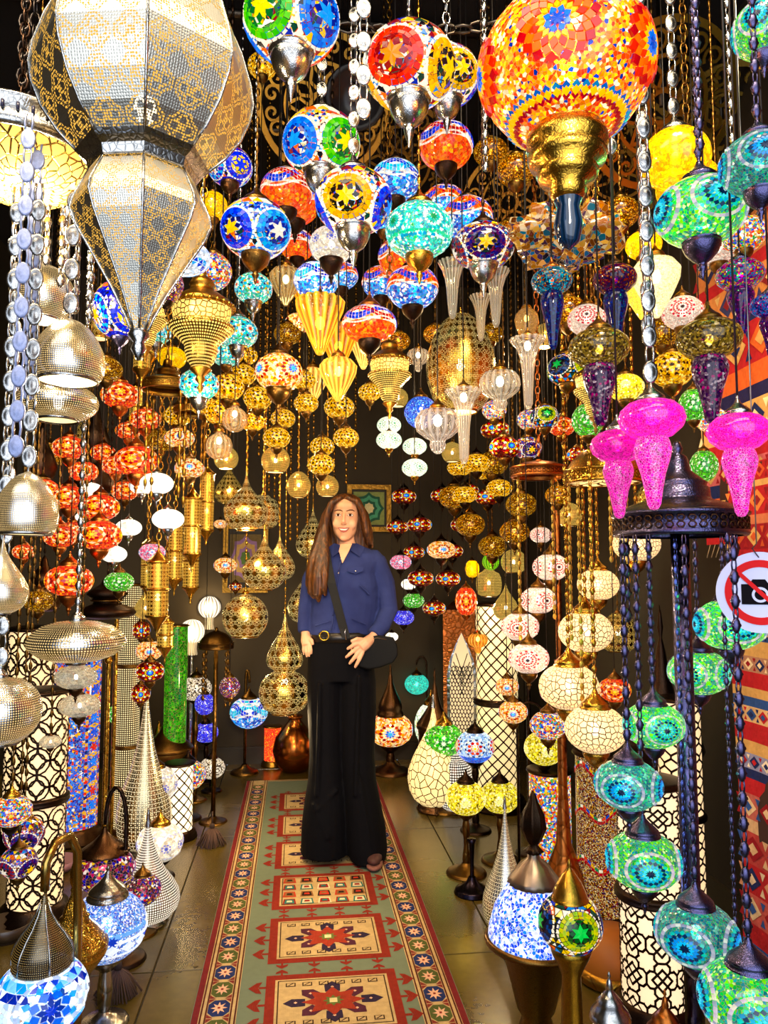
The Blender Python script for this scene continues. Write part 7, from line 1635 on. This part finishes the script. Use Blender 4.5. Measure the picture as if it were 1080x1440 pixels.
t = thing('copper_pot', 'round polished copper pot on the floor behind the woman', P(414, 1084, floor_depth(414, 1084)) * Vector((1, 1, 0)), 'pot')
part(t, 'belly', MB().lathe([(0, 0), (.08, 0), (.13, .06), (.15, .14), (.13, .23), (.08, .29), (.04, .34), (.05, .36)], 28).mesh('belly', metal('c8712f', .22))); part(t, 'lip', MB().lathe([(.04, .35), (.055, .36), (.05, .37), (.035, .365)], 20).mesh('lip', COPPER()))
# pole lantern with brass dome, glass spheres, green glass
canopy(304, 905, 48, 4.1, 'brass domed lantern head on a dark pole left of the golden ball', 'old', pole=True, drops=4, dropl=.25, shape='bell', lit=True, poler=.012)
def SPH(px, py, D, base, label):
    d = floor_depth(px, base); p = P(px, py, d); r = D / 2 / F * d; t = thing('glass_ball_lamp', label, (p.x, p.y, 0), 'lamp'); OBST.append((p.x, p.y, r, 0, p.z + r))
    part(t, 'shade', cached('swirlball', lambda: MB().lathe(sphere_prof(14), 36, (18, .03)), glass('fff2dc', .25, .8)), (0, 0, p.z), r); part(t, 'bulb', cached('bulb', lambda: MB().blob((0, 0, 0), (.8, .8, 1.1), 10, 7), BULB()), (0, 0, p.z - r * .4), r * .3)
    part(t, 'neck', MB().lathe([(.5, -1.9), (.42, -1.4), (.45, -1.0), (.5, -.85)], 18).mesh('neck', glass('fff0d0', .5, .3)), (0, 0, p.z), r)
    part(t, 'stand', MB().lathe([(0, 0), (.09, 0), (.09, .015), (.03, .04), (.016, .1), (.016, p.z - 1.8 * r)], 20).mesh('stand', SILVER())); point_light(p + Vector((0, -r * 1.4, 0)), .8, WRM, .03)
SPH(295, 854, 32, 1070, 'swirled white glass ball lamp on a tall stand, upper of two')
SPH(270, 888, 34, 1085, 'swirled white glass ball lamp on a tall stand, lower of two')
CYL(246, 32, 880, 1015, 'tall lit green glass cylinder lamp with a golden dome cap', None, d=4.3, shade=chips((('1f7a1c', 3), ('2e9a28', 2), ('58b838', 1)), 5, .55, clear=0), st=.8, metal_='gold')
PEAR(203, 76, 955, 1120, 'large silver pear-shaped pierced floor lamp with a long spire, left middle', pierced('c8b890', 40, 8, .34, 1.4, 'ffe4b0', .2, .15, .25), 'silver', d=3.6)
PEAR(205, 92, 1150, 1300, 'silver pierced pear lamp with a shiny spire and claw feet, left floor', pierced('b8a890', 42, 0, .34, 1.2, 'fff0d8', .2, .15), 'silver')
URN(234, 72, 985, 1135, 'dark bronze lidded urn with a wide hat-shaped lid, left floor', 'old')
# little brass ewer
d = floor_depth(222, 1095); loc = P(222, 1095, d); t = thing('brass_ewer', 'small brass ewer with a curved handle before the hat-lidded urn', (loc.x, loc.y, .0), 'jug'); b_ = GOLD()
part(t, 'body', MB().lathe([(0, 0), (.05, 0), (.05, .02), (.025, .04), (.055, .08), (.07, .13), (.05, .18), (.02, .22), (.02, .27), (.03, .29)], 20).mesh('body', b_))
part(t, 'handle', MB().tube([(.02, 0, .27), (.07, 0, .29), (.1, 0, .23), (.09, 0, .16), (.065, 0, .12)], .006, 7).mesh('handle', b_)); part(t, 'spout', MB().tube([(-.06, 0, .12), (-.1, 0, .2), (-.11, 0, .26)], [.012, .008, .006], 7).mesh('spout', b_)); part(t, 'lid', MB().lathe([(.03, .29), (.02, .32), (.005, .36), (0, .37)], 12).mesh('lid', b_))
# cut-glass ovals in front of the blue drum
@hang(lambda A, r, d: [(r, -.58 * r, .58 * r), (.4 * r, -1.3 * r, .95 * r)])
def OVAL(px, py, D, d, label):
    loc = P(px, py, d); r = D / 2 / F * d; t = thing('cut_glass_pendant', label, loc, 'lamp', 'cut glass ovals'); 
    part(t, 'shade', cached(('globe', .58), lambda: MB().lathe(sphere_prof(14, sq=.58), 28), glass('f4ead0', .45, .3, .08, 12)), (0, 0, 0), r)
    part(t, 'bulb', cached('bulb', lambda: MB().blob((0, 0, 0), (.8, .8, 1.1), 10, 7), BULB()), (0, 0, 0), r * .12)
    part(t, 'cup', cached(('cup', False), lambda: MB().lathe(CUPP, 20), BRONZE()), (0, 0, -r * .52), r * .8); part(t, 'cap', cached('cap', lambda: MB().lathe(CAPP, 20), BRONZE()), (0, 0, r * .5), r * .6)
    chain(t, r * .9, CEIL - loc.z - r * .9, 'twist', OLDBRASS())
OVAL(107, 952, 58, 1.85, 'cut-glass oval lamp under the silver disc pendant, upper one'); OVAL(112, 992, 56, 2.05, 'cut-glass oval lamp under the silver disc pendant, lower one'); OVAL(82, 1033, 30, 2.3, 'small cut-glass oval lamp left of the blue mosaic drum')
# dark stacks
for (x, D, yt, yb, d, lab) in ((55, 62, 590, 745, 2.9, 'dark bronze vase stack behind the left silver pendants'), (132, 58, 560, 700, 3.2, 'dark bronze vase stack behind the red globes'), (150, 80, 810, 870, 3.0, 'dark engraved bronze bell behind the lowest red globe'), (60, 50, 780, 860, 3.2, 'copper-brown vase behind the lowest red globe')):
    a_, b__ = P(x, yt, d), P(x, yb, d); r = D / 2 / F * d; h = a_.z - b__.z; OBST.append((b__.x, b__.y, r, b__.z, a_.z)); t = thing('bronze_pendant', lab, b__, 'lamp'); k = h / r
    part(t, 'body', MB().lathe([(0, 0), (.5, 0), (.9, .06 * k), (1, .14 * k), (.9, .24 * k), (.5, .34 * k), (.42, .42 * k), (.6, .5 * k), (.7, .58 * k), (.5, .7 * k), (.25, .8 * k), (.16, .92 * k), (0, k)], 26).mesh('body', DARK() if 'dark' in lab else BRONZE()), (0, 0, 0), r); part(t, 'collar', MB().lathe([(.46, .4 * k), (.56, .41 * k), (.56, .44 * k), (.44, .45 * k)], 24).mesh('collar', OLDBRASS()), (0, 0, 0), r)
    chain(t, h, CEIL - b__.z - h, 'twist', DARK())
# lower left corner
G(16, 1140, 54, 1.75, 'multi', 'red and white speckled globe cut by the left edge', cap='gold', cup='dark', sq=.8, ch='twist', chm='old')
G(34, 1172, 54, 1.95, 'darkstar', 'dark blue mosaic globe with gold cap near the left edge', cap='gold', cup='dark', ch='twist', chm='old')
G(26, 1212, 50, 1.8, 'darkstar', 'dark blue and brass globe with a gold drop at the left edge', cap='old', cup='old', ch='twist', chm='old', turn=40)
SWAN(146, 1222, 84, 'violetdark', 'dark multicolour globe with a brown tassel cap on a rope-like swan neck', foot_px=176, base=1345, metal_='dark', cap='bronze', cup='dark', tassel=True, rise=2.2, sq=.7)
d = 2.25; TL(150, 1302, 108, 'snow', 'blue and white mosaic globe with a navy zigzag and silver cap, left floor', d=d, foot='silver', cap='silver', fw=.62, hero=True, turn=8, sq=.86, light=(1.6, (.8, .88, 1)), capk=1.15)
loc = P(104, 1322, 2.05); t = thing('brass_lantern', 'polished gold pierced pot with a tall pointed cap left of the snow-blue globe', (loc.x, loc.y, 0), 'lamp'); r = 46 / F * 2.05; zc = loc.z; g_ = GOLD()
part(t, 'bowl', MB().lathe([(.5, -1.0), (.7, -.8), (.95, -.45), (1, -.3), (.95, -.2)], 32).mesh('bowl', pierced('e0a838', 30, 8, .34, .9, '6a4a10', .15)), (0, 0, zc), r)
part(t, 'dome', MB().lathe([(.98, -.24), (1.02, -.15), (.98, -.05), (.9, .0), (.86, .1), (.7, .3), (.5, .5), (.42, .62), (.44, .68), (.36, .74), (.3, 1.0), (.2, 1.2), (.12, 1.4), (.15, 1.5), (.1, 1.6)], 32).mesh('dome', metal('e0aa3c', .16, 8, .4)), (0, 0, zc), r)
part(t, 'finial', MB().lathe([(.1, 1.55), (.16, 1.75), (.17, 2.0), (.1, 2.3), (.03, 2.55), (0, 2.6)], 20, (6, .12)).mesh('finial', GOLD()), (0, 0, zc), r)
part(t, 'foot', MB().lathe([(0, 0), (.8, 0), (.82, .1), (.6, .25), (.3, .5), (.26, 1.0), (.4, zc / r - 1.3), (.55, zc / r - .98)], 28).mesh('foot', g_), (0, 0, 0), r)
loc = P(58, 1400, 1.78); r = 62 / F * 1.78; t = thing('mosaic_table_lamp', 'large blue and white triangle mosaic globe under a dark silver teardrop cap, bottom left', (loc.x, loc.y, 0), 'lamp')
globe_parts(t, r, 'bluetile', .82, -bearing(loc) + R(12), True, loc.z, (1.6, (.8, .9, 1)))
part(t, 'cap', MB().lathe([(.62, .62), (.66, .7), (.62, .82), (.66, .95), (.6, 1.12), (.46, 1.35), (.3, 1.55), (.16, 1.8), (.08, 2.05), (.05, 2.2), (0, 2.25)], 28).mesh('cap', pierced('6a6050', 44, 0, .2, .6, 'c8a050', .22)), (0, 0, loc.z), r)
m_ = MB()
for i in range(6):
    a = 2 * PI * i / 6; m_.tube([(r_ * 1.03 * math.cos(a), r_ * 1.03 * math.sin(a), z_) for r_, z_ in ((.66, .7), (.66, .95), (.6, 1.12), (.46, 1.35), (.3, 1.55), (.16, 1.8), (.08, 2.05))], .025, 6)
part(t, 'ribs', m_.mesh('ribs', SILVER()), (0, 0, loc.z), r, kind='stuff')
part(t, 'foot', cached('foot', lambda: MB().lathe(FOOTP, 24), OLDBRASS()), (0, 0, 0), (r * .8, r * .8, r * .5)); part(t, 'stem', MB().lathe(stem_prof(r * .2, loc.z - r * .7), 16).mesh('stem', OLDBRASS()))
m_ = metal('b8964a', .25); top_ = loc.z + r * 2.5
part(t, 'arm', MB().tube([(r * .5, r * 1.1, .02), (r * .45, r * 1.1, loc.z + r * 1.2), (r * .42, r * 1.0, top_ + r * .3), (r * .3, r * .75, top_ + r * .75), (r * .1, r * .3, top_ + r * .75), (0, 0, top_ + r * .4), (0, 0, top_ - r * .2)], .011, 10).mesh('arm', m_))
# tassels under lamps at left, pink dish, small round stand
for (x, y, d, lab) in ((165, 1400, 2.35, 'brown cord tassel lying on the tiles below the snow-blue globe'), (298, 1188, 3.6, 'brown cord tassel beside the multicolour globe near the rug')):
    loc = P(x, y, floor_depth(x, y)); t = thing('cord_tassel', lab, (loc.x, loc.y, 0), 'tassel'); m_ = MB(); rng = random.Random(x)
    for i in range(46):
        a = 2 * PI * i / 46; q = .055 + .02 * rng.random(); m_.tube([(0, 0, .085), (q * .5 * math.cos(a), q * .5 * math.sin(a), .06), (q * math.cos(a), q * math.sin(a), .004)], .003, 4)
    part(t, 'cords', m_.mesh('cords', plain('5a4034', .8)), kind='stuff'); part(t, 'knot', MB().blob((0, 0, .09), (.014, .014, .016), 10, 6).tube([(0, 0, .1), (0, 0, .16)], .004, 5).mesh('knot', plain('3a2820', .8)))
for (x, y, rr, h, c, lab) in ((80, 1225, .09, .05, 'c890a0', 'pink shallow dish on the floor behind the left swan-neck lamp'), (10, 1320, .09, .06, '3a2c20', 'dark round stand at the left edge')):
    loc = P(x, y, floor_depth(x, y)); t = thing('round_dish', lab, (loc.x, loc.y, 0), 'dish'); part(t, 'bowl', MB().lathe([(0, 0), (rr * .6, 0), (rr, h), (rr * .94, h), (rr * .6, .012), (0, .012)], 26).mesh('bowl', plain(c, .3, .5))); part(t, 'foot_ring', MB().lathe([(rr * .55, 0), (rr * .65, 0), (rr * .62, .015)], 24).mesh('foot_ring', plain('2a1c14', .5)))

# ---- mosaic stripes on the two big drums: stars up the blue one, wavy red bands round the speckled one
def drum_tiles(t, polys):
    sh = [c for c in t.children if c.name.startswith('shade')][0]; m = MB()
    for pts, c in polys: m.poly([(1.0 * math.cos(u), 1.0 * math.sin(u), z) for u, z in pts], lin(c))
    part(sh, 'mosaic', m.mesh('mosaic', tiles()), kind='stuff')
H_ = max(v.co.z for v in [c for c in SPD.children if c.name.startswith('shade')][0].data.vertices); pl = []
for zc in (.3, .62, .9):
    for i in range(40):
        u0, u1 = 2 * PI * i / 40, 2 * PI * (i + .9) / 40; f = lambda u: zc * H_ + .22 * math.sin(4 * u)
        for o_, c_ in ((0, 'a0101c'), (.13, ['d8a020', '1a7a4a', 'e8e0c8', 'c83018', '2a4ab0'][i % 5])): pl.append(([(u0, f(u0) + o_), (u1, f(u1) + o_), (u1, f(u1) + o_ + .11), (u0, f(u0) + o_ + .11)], c_))
drum_tiles(SPD, pl)
H_ = max(v.co.z for v in [c for c in BLD.children if c.name.startswith('shade')][0].data.vertices); pl = []
for k in range(8):
    u = 2 * PI * k / 8 + .3
    for s in (-1, 1):
        for i in range(int(H_ / .16)): pl.append(([(u + s * .36 - .03, i * .16), (u + s * .36 + .03, i * .16), (u + s * .36 + .03, i * .16 + .13), (u + s * .36 - .03, i * .16 + .13)], ['d82a18', 'f0b020', '101a60'][i % 3]))
    for i in range(int(H_ / .62)):
        zc = .34 + i * .62
        if k % 2:
            for q in range(6):
                a = PI / 3 * q; pl.append(([(u, zc), (u + .12 * math.cos(a - .5), zc + .12 * math.sin(a - .5)), (u + .26 * math.cos(a), zc + .26 * math.sin(a)), (u + .12 * math.cos(a + .5), zc + .12 * math.sin(a + .5))], ['1a50d8', '2a80f0', 'd82a18'][i % 3]))
            pl += [([(u - .3, zc + .31), (u, zc + .2), (u + .3, zc + .31), (u, zc + .42)], 'f0b020')]
drum_tiles(BLD, pl)
# ---- more of the crowd: brass, amber and dark pierced globes filling the rows behind
FILL = (
 (640, 700, 44, 3.9, 'brown', 'brown pierced globe by the thin poles, upper'), (672, 728, 42, 3.6, 'brown', 'brown pierced globe by the thin poles, middle'), (702, 662, 44, 3.5, 'brown', 'brown pierced globe under the lime-patched dark globe'), (722, 700, 44, 3.2, 'brown', 'brown pierced globe left of the copper-rimmed canopy'), (716, 742, 42, 3.4, 'brown', 'brown pierced globe below the copper-rimmed canopy edge'), (690, 768, 40, 3.7, 'brown', 'brown pierced globe over the yellow lantern'),
 (740, 640, 40, 3.0, 'darkstar', 'dark blue star globe left of the copper-rimmed canopy'), (716, 632, 42, 2.8, 'eye', 'dark red eye globe above the brown pierced globes'), (790, 600, 36, 2.7, 'redros', 'orange-red zigzag globe left of the green leaf globe'), (812, 640, 30, 2.8, 'eye', 'small dark red globe above the gold domed canopy'),
 (300, 455, 40, 2.6, 'brown', 'brown pierced globe behind the wide tiered lantern'), (318, 500, 40, 2.5, 'rose', 'turquoise rosette globe behind the second one'), (415, 480, 38, 2.8, 'brown', 'brown pierced globe right of the blue-eyed red globe'), (420, 455, 36, 3.0, 'eyew', 'small eye globe under the glass tulip'), (352, 600, 34, 3.0, 'amber', 'amber globe right of the clear bulbs'), (285, 570, 36, 2.8, 'amber', 'amber globe over the small brass canopy'), (345, 500, 34, 3.1, 'amber', 'amber speckled globe under a turquoise rosette globe'),
 (150, 520, 44, 2.3, 'brown', 'brown pierced globe left of the highest red globe'), (235, 505, 40, 2.7, 'yellow', 'golden yellow globe below the brass tiers'), (250, 585, 38, 3.0, 'amber', 'amber globe among the golden lanterns'), (225, 620, 40, 2.9, 'brown', 'brown globe above the white oval lamp'), (120, 665, 38, 3.0, 'redros', 'red star globe between the left side one and the third row'), (60, 690, 44, 2.7, 'redros', 'red star globe behind the silver dome'), (70, 640, 40, 3.0, 'brown', 'brown pierced globe behind the silver dome top'), (175, 690, 36, 3.2, 'redros', 'small red star globe right of the third row'), (205, 650, 34, 3.2, 'redros', 'small red star globe behind the broad one'), (65, 845, 40, 2.8, 'brown', 'brown globe left of the lowest red globe'),
 (560, 480, 34, 3.0, 'brown', 'brown pierced globe right of the orange wave globes'), (612, 470, 34, 2.9, 'brown', 'dim brown globe left of the golden egg top'), (540, 310, 46, 2.6, 'waver', 'orange and blue wave globe behind the star globes'), (690, 470, 34, 2.9, 'brown', 'dim brown globe right of the golden egg'), (716, 330, 50, 2.5, 'brown', 'brown pierced globe right of the dark star globe'), (725, 240, 54, 2.3, 'brown', 'dim brown globe behind the gold cup of the orange globe'), (690, 215, 48, 2.6, 'brown', 'dim brown globe left of the gold cup'), (872, 300, 54, 2.2, 'brown', 'dim brown globe left of the green star globe'), (905, 345, 50, 2.1, 'yellow', 'yellow globe behind the cream teardrop'), (800, 440, 54, 2.2, 'brown', 'brown pierced globe behind the navy glass drop'), (880, 545, 50, 2.2, 'lemon', 'pale speckled globe between the smoky drops'), (1010, 350, 60, 1.9, 'redwhite', 'red and white globe under the green star globe'), (930, 470, 50, 2.1, 'brown', 'brown globe behind the medallion chain'), (1000, 590, 44, 2.0, 'multi', 'multicolour globe between the two pink lamps'), (780, 700, 36, 3.1, 'brown', 'brown globe under the copper-rimmed canopy'))
for (x, y, D, d, st, lab) in FILL: G(x, y, D, d, st, lab, cap='old', cup='old', ch='twist' if st != 'redros' else 'cord', light=(1.3, WRM) if y < 350 or (x % 4 == 0) else None, turn=(x * 3) % 40, sq=.78)
TIER(205, 445, 60, 2.2, 'slim tiered brass lantern right of the cobalt bell', 'brass', 'link')
TIER(835, 545, 60, 2.1, 'tiered brass lantern between the smoky drop and the green globe', 'old', 'link')
GL(676, 440, 30, 2.6, 'horn', 'slim clear glass horn right of the golden egg top', tint='fff0d0', bulb=False)
GL(500, 500, 40, 2.7, 'flame', 'pale amber glass cone behind the teardrop', tint='ffd880', st=.8, clear=.45)
GL(440, 540, 40, 3.1, 'tulip', 'small amber glass tulip behind the teardrop', tint='ffd880', st=.8, clear=.45)
for (x, y2, cx, cd, cr, cy, lab) in ((804, 900, 848, 2.35, 104, 680, 'gold medallion chain leftmost below the domed canopy'), (819, 985, 848, 2.35, 104, 680, 'gold medallion chain second below the domed canopy'), (834, 905, 848, 2.35, 104, 680, 'gold medallion chain in the middle below the domed canopy'), (860, 790, 848, 2.35, 104, 680, 'gold medallion chain fourth below the domed canopy'), (884, 820, 848, 2.35, 104, 680, 'gold medallion chain rightmost below the domed canopy'), (732, 900, 758, 2.7, 78, 670, 'thin brass chain left below the copper-rimmed canopy'), (780, 870, 758, 2.7, 78, 670, 'brass bead chain right below the copper-rimmed canopy')):
    r_ = .95 * cr / 2; cd -= math.sqrt(max(0, r_ * r_ - (x - cx) ** 2)) / F * cd
    q = P(x, y2, cd); zt = P(x, cy - 4, cd).z; t = thing('bead_chain', lab, q, 'chain', 'bead chains of the domed canopies'); chain(t, 0, zt - q.z, 'disc', metal('e0b048', .35), name='beads', pitch=.016); OBST.append((q.x, q.y, .01, q.z, zt))
def POLE(px, pyb, pyt, d, rr, label, mtl):
    b_, a_ = P(px, pyb, d), P(px, pyt, d); t = thing('display_pole', label, (b_.x, b_.y, 0), 'pole'); part(t, 'shaft', MB().lathe([(rr, 0), (rr, a_.z)], 14).mesh('shaft', mtl)); part(t, 'foot', cached('foot', lambda: MB().lathe(FOOTP, 24), mtl), (0, 0, 0), (rr * 6, rr * 6, rr * 3)); part(t, 'top_knob', cached('knob', lambda: MB().blob((0, 0, 0), 1, 10, 7), mtl), (0, 0, a_.z), rr * 1.8); OBST.append((b_.x, b_.y, rr, 0, a_.z))
POLE(790, 1100, 670, 3.15, .014, 'copper pole under the copper-rimmed canopy', COPPER()); POLE(745, 1100, 640, 3.6, .012, 'dark pole at the back right beside the brown globes', DARK()); POLE(148, 1100, 930, 3.4, .011, 'polished brass pole right of the blue mosaic drum', GOLD()); POLE(158, 1100, 850, 3.75, .011, 'second brass pole right of the blue mosaic drum', GOLD())
URN(936, 110, 850, 1150, 'dark bronze lidded urn behind the crown canopy pole', 'dark', d=2.9)
for (x, y, D, d, sh, col, lab) in ((128, 612, 40, 3.4, 'jar', 'gold', 'small golden pierced jar behind the left red globes'), (322, 690, 40, 3.8, 'tear', 'gold', 'golden pierced teardrop left of the onion tip'), (318, 645, 34, 3.5, 'ball', 'gold', 'small golden pierced ball under the clear bulbs'), (205, 855, 32, 3.7, 'tear', 'gold', 'small golden teardrop left of the stout cylinder lantern'), (262, 800, 30, 3.9, 'tear', 'gold', 'slender golden teardrop above the swirled glass balls'), (150, 655, 40, 3.6, 'tear', 'old', 'dim brass teardrop in the thick of the red globes'), (690, 822, 36, 4.1, 'jar', 'old', 'dim brass jar lamp right of the ruby lantern'), (716, 790, 36, 3.8, 'ball', 'old', 'dim brass pierced ball below the brown globes'), (712, 850, 36, 3.9, 'tear', 'old', 'brass teardrop above the diamond-lattice drum'), (800, 725, 36, 3.3, 'ball', 'gold', 'golden pierced ball behind the domed canopy chains'), (880, 880, 50, 2.9, 'jar', 'old', 'brass jar lamp behind the gold lattice column'), (905, 700, 40, 2.9, 'tear', 'gold', 'golden teardrop behind the crown canopy rim'), (640, 640, 30, 3.6, 'ball', 'old', 'small brass ball right of the clear pumpkin'), (560, 560, 28, 3.5, 'ball', 'old', 'small brass ball left of the plain blue globe'), (330, 470, 34, 3.2, 'ball', 'gold', 'golden ball between the turquoise rosette globes'), (405, 530, 32, 3.3, 'jar', 'gold', 'small golden jar right of the blue-eyed red globe'), (140, 470, 40, 2.6, 'ball', 'gold', 'golden ball behind the cobalt bell'), (765, 480, 36, 2.9, 'ball', 'gold', 'golden ball behind the navy glass drop'),):
    PR(x, y, D, d, sh, lab, col=col, dots=40, motif=3 if D > 38 else 0, ch='twist', chm='old', tint='ffd060', light=(1.2, WRM) if x % 3 == 0 else None)
settle()
